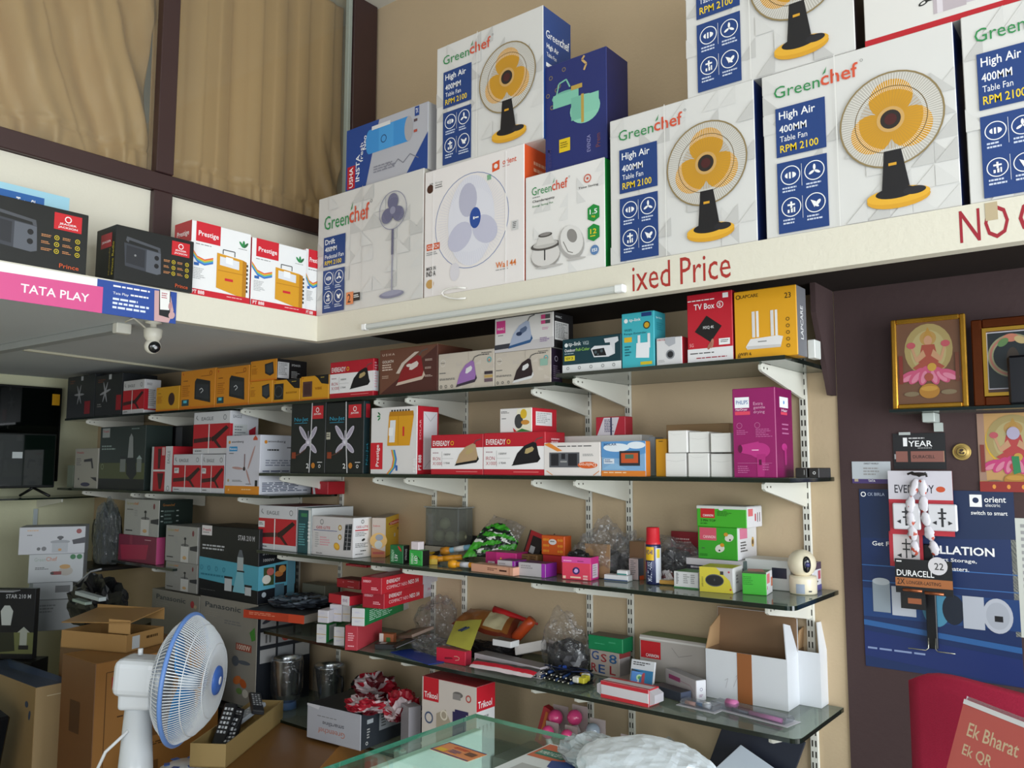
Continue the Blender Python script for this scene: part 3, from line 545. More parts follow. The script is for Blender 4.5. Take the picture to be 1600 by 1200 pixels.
o = flat('banner', 'pink and blue TV service banner hung on the left loft edge below the radio cartons', 'banner', Lb, Matrix.Translation((FX+.0035, ya, ZL-.012)) @ MX, yb-ya, LT-ZL+.01, '2a4b9a', .0025)
# trunking, camera and conduit on the slab underside
z = ZC
def slabline(p, q, w, h, name, label, m=wsh, cat='trunking'):
    A = at(*p, 2, z); B = at(*q, 2, z); d = (B-A); L = d.length; o = boxo(name, 0, -w/2, -h, L, w/2, -.0005, m, bev=.002); o.location = A; o.rotation_euler.z = math.atan2(d.y, d.x); return tag(o, label, cat)
sl = mat('a9adad', .5, var=.05)
o = slabline((-60, 552), (194, 505), .05, .03, 'cable_trunking', 'grey cable trunking across the loft underside ending by the ceiling camera', sl)
Lx = o.bound_box[4][0]; boxo('end_cap', Lx-.03, -.03, -.04, Lx+.004, .03, -.0004, mat('e9e7dc', .4), o, .003)
o = slabline((36, 544), (350, 585), .02, .012, 'conduit', 'thin cream conduit crossing the loft underside behind the ceiling camera', mat('cfcbb4', .5))
cp = at(240, 503, 2, ZC-.001)
cam_root = empty('ceiling_camera', cp, 0, 'white dome camera with black lens hanging under the left loft', 'camera')
wpl = mat('e6e2d4', .35, spec=.5)
lathe('base', [(0, 0), (.03, 0), (.03, -.006), (.012, -.010), (.012, -.03), (0, -.03)], wpl, cam_root)
lathe('body', [(0, -.024), (.030, -.026), (.034, -.032), (.032, -.058), (.022, -.075), (0, -.078)], wpl, cam_root)
bm = bmesh.new(); bmesh.ops.create_uvsphere(bm, u_segments=24, v_segments=16, radius=.030); o = bmo('head', bm, wpl, cam_root, True); o.location = (0, 0, -.094)
bm = bmesh.new(); bmesh.ops.create_uvsphere(bm, u_segments=24, v_segments=16, radius=.0225); 
for v in bm.verts: v.co.z *= .5
o2 = bmo('face', bm, mat('101216', .1, spec=.8), o, True); dv = (EYE-cp).normalized(); dv = (dv+Vector((.25, .3, -.15))).normalized(); o2.location = dv*.0215; o2.rotation_euler = dv.to_track_quat('Z', 'Y').to_euler()
o3 = lathe('lens', [(0, .004), (.006, .004), (.0062, 0), (0, 0)], mat('c8c8cc', .2), o, 16); o3.location = dv*.032; o3.rotation_euler = dv.to_track_quat('Z', 'Y').to_euler()
A = at(196, 503, 2, ZC-.02); tag(tube('camera_cable', [A, A+Vector((.04, .01, .012)), A.lerp(cp, .5)+Vector((0, 0, -.004)), cp+Vector((-.03, 0, -.035)), cp+Vector((-.012, 0, -.03))], .0035, wpl), 'white cable running from the trunking to the ceiling camera', 'cable')
# thin cable on the upper wall and hook
tag(tube('wall_hook', [(-2.33+.04*math.cos(t), -.01, 3.20+.06*math.sin(t)) for t in [R_(a) for a in range(-60, 250, 20)]], .003, mat('8a8474', .5)), 'thin metal wire loop on the upper wall behind the top table fan carton', 'hook')
# ================================================================ CARTONS ON THE UPPER SHELVES
def P_(l=None, **k): return k
g = 'cartons on the router shelf'; z = SH['tr']
K('tpcam', 'carton', 'dark teal camera carton with white strip, left end of the router shelf', 879, 971, 531, z, y=-.365, col='103a44', d=.1, group=g,
  F=[('r', 0, .76, 1, 1, 'e3e5e5'), ('c', .07, .18, .06, 'e8eeee'), ('b', 'tp-link', .11, .10, .22, .15, 'e8eeee'), ('b', 'VIGI', .36, .11, .1, .11, 'b5c5c8'), ('b', 'Outdoor', .04, .29, .19, .09, WH), ('b', 'Full-Color', .24, .29, .24, .09, '9ad05a'), ('L', .04, .42, .25, .05, 1, 'a5b5b8'), ('r', .04, .5, .22, .64, 'e3d23a'), ('b', 'NEW 2K', .06, .53, .14, .08, '3a3a10'),
     ('p', [.72, .10, .95, .08, .96, .2, .9, .26, .9, .55, .82, .6, .82, .22, .74, .22], 'd8dade'), ('p', [.50, .36, .56, .28, .84, .30, .88, .5, .80, .62, .55, .60], 'e3e4e8'), ('p', [.52, .38, .72, .36, .76, .58, .56, .57], '15181c'), ('c', .58, .46, .045, '4a5a60'), ('c', .68, .44, .045, '4a5a60'), ('c', .62, .53, .03, '4a5a60')]+[('o', x, .86, .04, .012, '555555') for x in (.1, .3, .5, .7, .88)])
K('range', 'carton', 'turquoise signal booster carton on the router shelf', 972, 1023, 491, z, y=-.365, s=1041, col='42b5c2', cr='3a9fac', group=g,
  F=[('c', .14, .14, .04, WH), ('b', 'tp-link', .24, .105, .36, .07, WH), ('r', .62, .02, .93, .09, '22407c'), ('b', 'WiFi', .08, .29, .24, .045, '1a5a68'), ('b', 'Range Extender', .08, .36, .7, .045, '1a5a68'), ('r', .08, .44, .32, .53, 'e0b52a'), ('c', .78, .25, .07, '3a3020'), ('c', .78, .25, .05, 'd0a52a'), ('r', .50, .42, .58, .66, 'e8eaee'), ('r', .80, .40, .88, .66, 'e8eaee'), ('p', [.46, .56, .86, .56, .84, .84, .44, .82], 'eef0f4'), ('L', .1, .6, .22, .2, 4, '1a6a78'), ('r', .58, .90, .93, .955, 'd8c02a')], R=[('b', 'tp-link', .15, .09, .55, .05, 'c8eef2'), ('L', .2, .2, .6, .15, 4, '2a8592')])
K('smallcam', 'carton', 'small white camera carton with red edge on the router shelf', 1026, 1066, 529, z, y=-.365, s=1077, col='dcdbdc', cr='c22a38', group=g, F=[('b', 'HIKVISION', .05, .04, .45, .07, 'b03a40'), ('p', [.35, .0, .75, .0, .75, .25, .5, .34, .35, .2], 'b0b2b8'), ('c', .55, .62, .17, '8a8d92'), ('c', .55, .62, .12, '2a2c30'), ('L', .08, .8, .3, .1, 2, 'aaaaaa')])
K('tvbox', 'carton', 'red TV box carton with a black square device printed on it', 1075, 1146, 462, z, y=-.365, d=.07, col='c01f30', cr='8a1622', group=g,
  F=[('r', 0, .80, 1, 1, 'e6e4e6'), ('L', .02, .09, .6, .03, 1, WH), ('r', .80, .03, .92, .10, WH), ('b', 'TV Box', .16, .15, .46, .085, WH), ('o', .74, .19, .045, .01, WH), ('b', 'S', .71, .165, .05, .05, WH), ('p', [.17, .55, .44, .33, .77, .50, .52, .72], '1a1718'), ('b', 'MXQ 4K', .36, .48, .24, .05, 'dddddd'), ('q', .55, .74, .07, .025, 80, 'b57a68'), ('q', .50, .77, .06, .025, 60, 'a56a58'), ('r', .70, .68, .94, .77, 'eeeeee'), ('L', .74, .70, .17, .045, 2, '555555'), ('t', '5G', .05, .72, .09, .05, 'f0b0b0'), ('L', .06, .86, .85, .03, 1, '555555'), ('L', .2, .93, .7, .03, 1, 'a03040')])
K('router', 'carton', 'yellow router carton with a white four antenna router printed on it', 1149, 1247, 457, z, y=-.365, s=1262, col='e0a21c', cr='76777c', group=g,
  F=[('o', .07, .085, .028, .012, '3a3010'), ('b', 'LAPCARE', .11, .06, .29, .05, '3a3010'), ('b', '23', .82, .10, .10, .08, '3a3010'), ('p', [.26, .72, .70, .70, .78, .72, .74, .86, .20, .86, .18, .83], 'e3e1e0'), ('p', [.20, .82, .74, .83, .74, .87, .20, .87], 'c9c6c4'), ('r', .29, .32, .34, .70, 'dddbd9'), ('r', .36, .32, .40, .70, 'ebe9e7'), ('r', .59, .33, .64, .70, 'dddbd9'), ('r', .66, .33, .70, .70, 'ebe9e7'), ('r', .38, .76, .52, .775, '888888')]+[('o', .86, .48+i*.095, .022, .01, '6a5010') for i in range(5)]+[('p', [.06, .92, .1, .98, .04, .98], '7a5a10'), ('b', 'WIFI 6', .07, .91, .20, .045, '2a2410')],
  R=[('b', 'LAPCARE', .3, .4, .01, .01, WH), ('bv', 'LAPCARE', .35, .28, .28, .48, 'e6e6e6')])
K('whitebit', 'carton', 'small plain white carton behind the yellow router carton', 1262, 1274, 531, z, y=-.27, d=.05, col='d9dcd8', group=g)
# ---- top left shelf
g = 'cartons on the iron box shelf'; z = SH['tl']; y_ = -.368
K('tf1', 'carton', 'black ceiling fan carton at the far left end of the top shelf', 103, 146, 590, z, y=y_, d=.2, col='20252a', F=[('q', .45, .45, .25, .03, a, '8f9298') for a in (0, 70, 118)]+[('c', .45, .45, .04, 'aaaaaf'), ('r', .66, .62, .86, .92, '8a1c28'), ('L', .1, .1, .2, .1, 2, '6a3a2a'), ('r', .5, .02, .58, .12, 'b9bcc0')], group=g)
K('tf2', 'carton', 'black ceiling fan carton second from the left end of the top shelf', 147, 189, 588, z, y=y_, d=.2, col='1e2226', F=[('q', .38, .42, .27, .032, a, '9a9da5') for a in (12, 65, 112)]+[('c', .38, .42, .04, 'aaaaaf'), ('r', .80, .52, .98, .88, '9a1c28'), ('L', .1, .1, .3, .1, 2, '6a3a2a'), ('r', .5, .0, .6, .12, 'b9bcc0'), ('L', .1, .7, .2, .1, 2, '888')], group=g)
K('tf3', 'carton', 'red and white ceiling fan carton on the top shelf beside the black ones', 191, 224, 596, z, y=y_, s=250, col='cfcfd2', cr='cacacd', F=[('fn', lambda A: eagle(A))], R=[('r', 0, .28, .25, .9, 'b01f2c'), ('b', 'EAGLE', .15, .10, .3, .07, '6f7277'), ('L', .25, .3, .5, .5, 9, '888888'), ('r', .0, .86, 1, .9, 'b01f2c')], group=g)
OG = 'd68a22'
go = 'orange speaker cartons'
K('o1', 'carton', 'small yellow speaker carton with a brown speaker, left of the orange ones', 243, 279, 606, z, y=y_, d=.1, col='d29a25', F=[('fn', lambda A: spk(A, 1))], group=go)
K('o2', 'carton', 'orange speaker carton with black box speaker, left one of the taller pair', 281, 335, 581, z, y=y_, d=.12, col=OG, F=[('fn', lambda A: spk(A, 0))], group=go)
K('o3', 'carton', 'orange speaker carton with black box speaker, right one of the taller pair', 336, 388, 576, z, y=y_, d=.12, col=OG, F=[('fn', lambda A: spk(A, 0))], group=go)
K('o4', 'carton', 'orange speaker carton lying under the topmost black and orange one', 389, 425, 597, z, y=y_, d=.16, col='d99522', F=[('fn', lambda A: spk(A, 2))], group=go)
K('o6', 'carton', 'orange and black carton with an oval speaker printed on it', 426, 468, 595, z, y=y_, d=.12, col='d99a22', F=[('fn', lambda A: spk(A, 3))], group=go)
K('o5', 'carton', 'topmost orange speaker carton with black side stacked on two others', 391, 432, 565, max(ZT('o4'), ZT('o6')), y=y_, s=479, col='d68d1f', cr='1b1a1d', F=[('fn', lambda A: spk(A, 2))], R=[('r', .03, .15, .40, .92, 'c9c9cc'), ('L', .06, .2, .3, .6, 8, '777777'), ('b', 'SPEAKER', .48, .2, .3, .1, 'bbbbbb'), ('L', .48, .55, .3, .35, 5, 'aaaaaa')], group=go)
K('o7', 'carton', 'orange and black carton with a maroon speaker beside the red iron carton', 469.5, 513, 589, z, y=y_, d=.12, col='d99a22', F=[('fn', lambda A: spk(A, 4))], group=go)
gi = 'iron cartons'
K('i1', 'carton', 'red and white carton with black iron on the top left shelf', 515, 583, 567, z, y=y_, s=591, col='b92030', cr='b92030', F=[('fn', lambda A: eveready(A, '1a191d'))], R=[('r', 0, .33, 1, .86, 'e8e6e8'), ('L', .2, .1, .6, .7, 10, 'e8b0b8')], group=gi)
K('i2', 'carton', 'brown carton with a red and white iron printed on it', 592.5, 683, 548, z, y=y_, d=.20, col='6e4636', cr='5a362a', ct='8a6a48', flap='flap', group=gi,
  F=[('p', [0, 1, 1, .02, 1, 1], '4f2a25'), ('b', 'U S H A', .05, .09, .22, .05, 'd8c0b0'), ('b', 'GOLIATH', .05, .24, .20, .06, 'e3d5c8'), ('L', .05, .33, .24, .16, 3, 'd5c0b0'), ('L', .05, .58, .12, .08, 2, 'b59a88')]+[('fn', lambda A: iron(.30, .16, .50, .66, '8a1d22', 'c9b5a5', A, accent='d8ccc4'))]+[('p', [.30, .55, .40, .33, .62, .12, .70, .12, .45, .36, .36, .56], 'cdbdb0'), ('e', .53, .40, .05, .035, 'dccfc6')]+[('L', .80, .30+i*.17, .14, .05, 2, 'c9b0a5') for i in range(3)])
def orpat(A, body, sole): return tri_tex('cfc6ba', 'c5bbb0', 10, 3)+[('o', .09, .26, .09, .006, WH), ('b', 'Orpat', .05, .24, .08, .04, '666'), ('L', .03, .52, .12, .05, 1, '666'), ('L', .03, .68, .3, .06, 2, '555'), ('b', 'Automatic', .78, .06, .18, .04, '444'), ('L', .74, .12, .22, .05, 1, '444'), ('o', .92, .28, .06, .03, '5aaab0'), ('c', .92, .30, .03, 'd07a5a'), ('r', .555, 0, .56, .25, 'a59a90')]+[('o', x, .90, .035, .014, '444') for x in (.06, .15, .26)]+iron(.33, .22, .38, .72, body, sole, A)
K('i3', 'carton', 'beige carton with a lilac iron on the top left shelf', 684.5, 772, 554, z, y=y_, d=.13, col='c8beb0', F=[('fn', lambda A: orpat(A, '9a6fb0', '3a3040'))]+[('r', .84, .58, .98, .66, '3a3038'), ('r', .84, .68, .98, .75, 'c0a060'), ('r', .84, .77, .98, .86, '6a5560')], group=gi)
K('i4', 'carton', 'beige carton with a black iron and white handle, under the blue iron carton', 773, 861, 552, z, y=y_, s=879, col='c8beb0', cr='2a1f30', F=[('fn', lambda A: orpat(A, '2c1f22', 'dcdcdc'))]+[('r', .82, .3, .95, .5, '8fb5a5')], R=[('o', .45, .3, .07, .02, 'c5bcd0'), ('L', .2, .5, .6, .4, 7, '8a7a90')], group=gi)
K('i5', 'carton', 'white carton with a blue iron and black side, topmost of the iron cartons', 773, 865, 499, ZT('i4'), y=y_, s=896, col='dcd9d6', cr='232224', group=gi,
  F=[('r', .03, .08, .19, .45, 'd0458a'), ('b', 'MARC', .05, .28, .12, .07, WH), ('L', .06, .5, .12, .04, 1, '555'), ('p', [0, .82, 1, .70, 1, 1, 0, 1], 'c9c5c6'), ('p', [0, .78, .3, .76, .3, .9, 0, .92], '3a3c44')]+[('fn', lambda A: iron(.24, .12, .42, .80, 'aab5cc', '2f5a8a', A, accent='5a6a88'))]+[('e', .43, .52, .05, .06, '2a3a5a'), ('r', .80, .06, .95, .18, 'c9497f'), ('r', .87, .06, .95, .18, '555'), ('r', .80, .22, .95, .32, 'c9497f'), ('r', .87, .22, .95, .32, '555'), ('L', .82, .42, .12, .08, 2, 'd08ab0'), ('L', .78, .7, .17, .14, 3, '8a6a9a')],
  R=[('b', 'MARC', .1, .1, .3, .06, 'ccc'), ('r', .06, .26, .75, .78, 'd5d3d0'), ('L', .1, .3, .6, .44, 10, '666')])
# ---- eye-level shelf
g = 'cartons on the eye-level shelf'; z = SH['d']; y_ = -.372
K('f1', 'carton', 'black four-blade fan carton with white strap at the left end of the eye-level shelf', 453, 507, 632, z, y=y_, d=.2, col='1c2022', F=[('fn', lambda A: fan4(A))]+[('l', [.62, 0, .6, .6, .57, .99], .022, 'c9c9cc')], group=g)
K('f2', 'carton', 'black four-blade fan carton with white strap beside the lantern carton', 508, 567, 630, z, y=y_, s=577, col='1c2022', cr='1e3236', F=[('fn', lambda A: fan4(A))]+[('l', [.54, 0, .56, .6, .60, .99], .022, 'c9c9cc'), ('r', .02, .42, .13, .52, 'b9b5a5'), ('L', .03, .44, .09, .06, 2, '333')], R=[('r', .3, .04, .95, .23, 'a8222e'), ('tv', 'Nu-Jet', .4, .58, .4, .3, '3aa0b8')], group=g)
# lantern carton lying on its side: rotate the upright print by a quarter turn
def quarter(L, A):  # rotate print 90 degrees counter-clockwise (only r,p,b,t,L,q,l kept)
    out = []
    for e in L:
        k = e[0]
        if k == 'r': _, x0, y0, x1, y1, c = e; out.append(('r', y0, 1-x1, y1, 1-x0, c))
        elif k == 'p': out.append(('p', [v for i in range(0, len(e[1]), 2) for v in (e[1][i+1], 1-e[1][i])], e[2]))
        elif k in 'tb': out.append(('bv' if k == 'b' else 'tv', e[1], e[3], 1-e[2]-e[4], e[5], e[4], e[6]))
        elif k == 'q': out.append(('q', e[2], 1-e[1], e[3]*A, e[4]*A, e[5]+90, e[6]))
        elif k == 'l': out.append(('l', [v for i in range(0, len(e[1]), 2) for v in (e[1][i+1], 1-e[1][i])], e[2]*A, e[3]))
    return out
K('lant', 'carton', 'white lantern carton lying sideways with red end, red lettering running upwards', 578.5, 651, 638, z, y=y_, s=685, col='dcd9d8', cr='b81f2e', F=quarter([e for e in lamp_box(1) if e[0] != 'l' and not (e[0] == 'r' and e[1] == 0)], .72),
  R=[('r', .28, .08, .92, .93, 'dedadd'), ('l', [.32, .10, .6, .22, .88, .10], .006, '999'), ('l', [.32, .92, .6, .80, .88, .92], .006, '999'), ('bv', 'PT 888', .06, .72, .14, .22, WH), ('tv', 'SOLAR', .1, .2, .08, .3, 'f0b0b8')], group=g)
K('e1', 'carton', 'red and white carton with a beige iron on the eye-level shelf', 673, 754.5, 680, z, y=-.374, d=.13, col='b92030', F=[('fn', lambda A: eveready(A, 'b59a78', '16161a'))], group='red iron cartons')
K('e2', 'carton', 'red and white carton with a black iron on the eye-level shelf', 755.5, 852, 677, z, y=-.374, s=883, col='b92030', cr='b01e2c', F=[('fn', lambda A: eveready(A, '1b1a20'))], R=[('L', .3, .15, .5, .2, 3, 'f0c0c8')], group='red iron cartons')
K('cctv', 'carton', 'small white and red carton with a camera picture standing on the red iron cartons', 781, 831, 639, max(ZT('e1'), ZT('e2')), y=-.36, s=870, col='dedbda', cr='c02434', group=g,
  F=[('L', .04, .12, .3, .1, 2, '555'), ('r', .06, .4, .2, .44, '888'), ('p', [.55, .05, .98, .0, .98, .98, .5, .98], 'e3dfc8'), ('e', .60, .55, .13, .3, '3c3e40'), ('e', .75, .25, .1, .2, 'd5b030'), ('e', .80, .6, .13, .1, 'c58a3a'), ('p', [.5, .98, .7, .85, .98, .98], '3a7a3a'), ('p', [.42, .80, .55, .98, .45, .98], 'c03030')], R=[('r', .15, .15, .80, .72, 'e6e4e4'), ('L', .2, .2, .55, .45, 6, 'aaaaaa')])
K('longw', 'carton', 'long plain white carton lying behind the inverter and charger cartons', 876, 1003, 682, z, y=-.25, d=.08, col='cfccc8', group=g)
K('longw2', 'carton', 'grey carton standing behind the blue charger carton', 1000, 1024, 683, z, y=-.20, d=.06, col='a9abb0', group=g)
K('redlab', 'carton', 'red carton with a slanted white label standing on the long white carton', 931, 977, 652, ZT('longw'), y=-.22, d=.05, col='b5283a', group=g, F=[('p', [.28, .05, .8, .05, .62, 1, .05, 1], 'd5d0d8'), ('L', .3, .15, .35, .7, 8, '4a4a6a'), ('r', .5, .05, .56, 1, '3a3a5a')])
K('inv', 'carton', 'white inverter carton standing upside down with orange oval lettering', 850, 938.5, 692, z, y=-.376, d=.1, col='e3ddda', group=g,
  F=[('L', .25, .10, .7, .06, 1, '555'), ('p', [0, .05, .1, .0, .34, .25, .25, .27], 'df8a3a'), ('r', .10, .30, .64, .75, '5b5d63'), ('r', .13, .34, .27, .70, '25262c'), ('r', .44, .34, .60, .70, '25262c'), ('r', .32, .34, .39, .50, '25262c'), ('r', .30, .55, .42, .6, '999'), ('e', .78, .68, .17, .10, 'd8622c'), ('tu', 'Deltron', .64, .62, .28, .10, 'f5e5d8'), ('L', .7, .35, .2, .08, 2, '999'), ('l', [.05, .85, .16, .98], .02, 'df8a3a'), ('l', [.98, .85, .88, .98], .02, 'df8a3a')])
K('solarc', 'carton', 'blue and orange solar charger carton next to the upside-down inverter carton', 940, 1009, 690, z, y=-.376, s=1017, col='7fa8cf', cr='c97528', group=g,
  F=[('p', [0, .0, 1, .0, 1, .35, .5, .5, 0, .45], '5a92c8'), ('e', .35, .18, .3, .12, 'dfe8f0'), ('e', .8, .12, .2, .1, 'dfe8f0'), ('p', [0, .8, .3, .6, .6, .8], '8ab5d8'), ('r', 0, .84, 1, 1, 'd87f30'), ('L', .05, .88, .85, .05, 1, 'f5d5b0'), ('r', .42, .28, .88, .70, '2c2f36'), ('r', .46, .34, .84, .62, 'c5552c'), ('r', .55, .38, .74, .50, '4a6a5a'), ('b', 'SOLAR', .06, .06, .3, .06, '1a3a6a'), ('r', .06, .5, .3, .64, 'd8e0ea'), ('L', .08, .52, .2, .1, 2, '2a4a7a')])
K('yelk', 'carton', 'narrow yellow and black carton left of the six small white boxes', 1025, 1042, 686, z, y=-.33, d=.12, col='c9921e', cl='1e1e20', L=[('L', .2, .2, .5, .6, 6, '888')], F=[('L', .3, .05, .6, .05, 1, '4a3a10')], group=g)
K('cardb', 'carton', 'brown cardboard box behind the six small white boxes', 1042, 1142, 664, z, y=-.235, d=.16, col='8a6f4e', group=g)
nm = ['left', 'middle', 'right']
wgeo = []
for j, (r0, r1) in enumerate(((709, None), (673, None))):
    for i, (a, b_) in enumerate(((1039, 1073.5), (1074.5, 1109), (1110, 1145)) if j == 0 else ((1043, 1075), (1076, 1108.5), (1109.5, 1143))):
        zz = z if j == 0 else max(ZT('w00'), ZT('w01'), ZT('w02'))
        K(f'w{j}{i}', 'small_box', f'crumpled small white box, {nm[i]} of the {"bottom" if j == 0 else "top"} row of six', a+1, b_-1, r0+(2*i if j else 0)+random.choice((0, -1)), zz, y=-.35+random.uniform(-.004, .006), d=.10, col='e3e2df', group='six small white boxes', eps=.0008,
          F=[('l', [.05, .3, .5, .36, .95, .30], .012, 'c5c4c2')] if (i+j) % 2 == 0 else [('l', [.1, .1, .3, .2, .8, .16], .01, 'cccbc8')])
K('dryer', 'carton', 'tall magenta hair dryer carton at the right end of the eye-level shelf', 1147, 1214.5, 608, z, y=-.375, s=1241, col='8f1a60', cr='7c1552', group=g,
  F=[('r', .06, .10, .40, .22, 'eef0f4'), ('b', 'PHILIPS', .09, .135, .28, .045, '2a5aa0'), ('b', 'HairDryer', .08, .225, .28, .035, 'f0d0e0'), ('r', .06, .26, .42, .30, 'd8455f'), ('t', 'Extra', .50, .16, .22, .035, 'd8a0c0'), ('t', 'gentle', .50, .205, .27, .04, 'd8a0c0'), ('t', 'drying', .50, .255, .26, .04, 'd8a0c0'), ('o', .16, .42, .03, .004, 'c87aa8'), ('o', .58, .42, .03, .004, 'c87aa8'), ('L', .09, .47, .3, .06, 3, 'b85a90'), ('L', .54, .46, .38, .1, 5, 'b85a90'),
     ('e', .62, .70, .24, .085, 'b5307e'), ('p', [.15, .64, .6, .60, .72, .77, .5, .76, .15, .72], 'b5307e'), ('e', .17, .68, .05, .045, '5a0f3a'), ('p', [.55, .74, .76, .74, .72, .99, .56, .99], 'a82873'), ('r', .44, .69, .6, .70, 'f0c0d8'), ('L', .1, .87, .28, .09, 4, 'b85a90'), ('L', .68, .85, .2, .08, 3, 'b85a90'), ('l', [.1, .84, .9, .84], .003, 'c87aa8'), ('r', .6, .80, .66, .86, '5a0f3a')],
  R=[('r', .25, .10, .75, .22, 'eef0f4'), ('c', .5, .16, .02, '4a8ad0'), ('b', 'Hair', .35, .235, .35, .03, 'f0d0e0'), ('r', .3, .27, .68, .30, 'd8455f'), ('L', .35, .4, .4, .03, 1, 'c87aa8'), ('L', .35, .45, .4, .03, 1, 'c87aa8'), ('L', .35, .5, .4, .03, 1, 'c87aa8'), ('e', .45, .66, .16, .04, 'b5307e'), ('r', .45, .67, .57, .86, 'a82873')])
K('bk1', 'carton', 'flat black box lying right of the magenta carton', 1243, 1261, 731, z, y=-.33, d=.10, col='22201f', F=[('r', .75, .2, .8, .7, 'aaa')], group=g)
K('bk2', 'carton', 'flat black box with a white mark at the shelf end by the brown wall', 1263.5, 1280, 731, z, y=-.33, d=.10, col='22201f', F=[('o', .55, .5, .12, .06, 'ccc')], group=g)
# ---- left shelf with fan cartons
g = 'cartons on the left shelf'; z = SH['m']; y_ = -.365
K('m1', 'carton', 'small pale carton tucked in the corner left of the blender carton', 104, 113, 727, z, y=-.3, d=.06, col='8f9a8a', group=g)
K('m2', 'carton', 'grey blender carton on the left shelf beside the dark green carton', 115, 151, 701, z, y=y_, d=.12, col='a5a39a', F=[('b', 'Preethi', .08, .08, .3, .05, 'b0404a'), ('p', [.4, .28, .75, .25, .82, .5, .75, .5, .7, .33, .4, .34], '2c2c30'), ('p', [.7, .72, .95, .72, .98, .82, .9, .8], '2c2c30'), ('e', .5, .9, .2, .05, '3c3c55'), ('L', .08, .25, .25, .2, 4, '777'), ('c', .2, .77, .03, '333')], group=g)
K('m3', 'carton', 'dark green mixer grinder carton on the left shelf', 153, 224, 668, z, y=y_, d=.15, col='26322f', F=[('r', 0, .58, 1, .83, '4f5636'), ('r', 0, .83, 1, 1, '151a1c'), ('r', .05, .02, .22, .17, '9aa0a0'), ('b', 'Preethi', .07, .05, .13, .04, 'b04a50'), ('L', .05, .30, .35, .09, 2, '8fa09c'), ('L', .7, .04, .22, .03, 1, '7a8a88'), ('p', [.66, .18, .70, .12, .74, .18, .76, .5, .64, .5], '8a9090'), ('p', [.62, .5, .8, .5, .84, .75, .74, .86, .62, .75], '1e2426'), ('r', .48, .52, .6, .72, '787f7c'), ('r', .48, .48, .6, .52, '1e2426'), ('r', .84, .52, .94, .72, '787f7c'), ('p', [.83, .52, .89, .46, .95, .52], '9aa'), ('o', .08, .64, .04, .01, '8a9a80')], group=g)
K('m4', 'carton', 'black mixer carton with white logo patch behind the red fan cartons', 227, 300, 668, z, y=-.20, d=.15, col='151518', F=[('r', .13, .06, .47, .30, 'e6e2e4'), ('b', 'Preethi', .17, .13, .25, .08, 'b0303c'), ('r', .62, .02, .76, .32, '4a4c50'), ('r', 0, .65, .12, .9, '8a9040')], group=g)
K('m5', 'carton', 'red ceiling fan carton standing on end beside the black mixer carton', 235, 267.5, 698, z, y=-.368, d=.15, col='b01f2c', F=[('r', 0, 0, .1, 1, 'b9babd'), ('r', .1, .52, .67, .56, 'd8d8da'), ('r', .67, 0, 1, 1, 'd3d4d8'), ('tv', 'EAGLE', .76, .1, .12, .28, '6f7277'), ('o', .83, .93, .05, .012, '555'), ('p', [.3, .05, .45, .05, .42, .5, .32, .5], '3b1618'), ('p', [.3, .6, .6, .6, .5, .95, .4, .95], '3b1618'), ('r', .5, .02, .64, .2, 'cfa5a5')], group='red and white ceiling fan cartons')
K('m6', 'carton', 'red and white fan carton in the bottom row, next to the one on end', 269, 313, 710, z, y=-.368, d=.15, col='cbccd2', F=[('fn', lambda A: eagle(A))]+[('r', .05, .36, .22, .5, 'd8d8da'), ('L', .07, .39, .13, .07, 2, '444')], group='red and white ceiling fan cartons')
K('m7', 'carton', 'red and white fan carton in the bottom row, touching the silver three-blade fan carton', 314, 349, 710, z, y=-.368, d=.15, col='cbccd2', F=[('fn', lambda A: eagle(A))]+[('r', .02, .36, .2, .5, 'd8d8da'), ('L', .04, .39, .13, .07, 2, '444')], group='red and white ceiling fan cartons')
K('m8', 'carton', 'red and white ceiling fan carton stacked on top of two others', 301, 358, 645, max(ZT('m6'), ZT('m7')), y=-.362, d=.155, col='cfd0d5', F=[('fn', lambda A: eagle(A))], R=[('b', 'EAGLE', .1, .1, .3, .07, '6f7277'), ('r', 0, .3, .1, .85, 'b81f2c'), ('r', .12, .32, .6, .99, 'c5c9c8'), ('L', .16, .36, .4, .6, 9, '808488'), ('p', [.66, .45, .9, .35, .9, .7, .7, .8], 'a02030'), ('L', .8, .6, .12, .2, 3, WH)], group='red and white ceiling fan cartons')
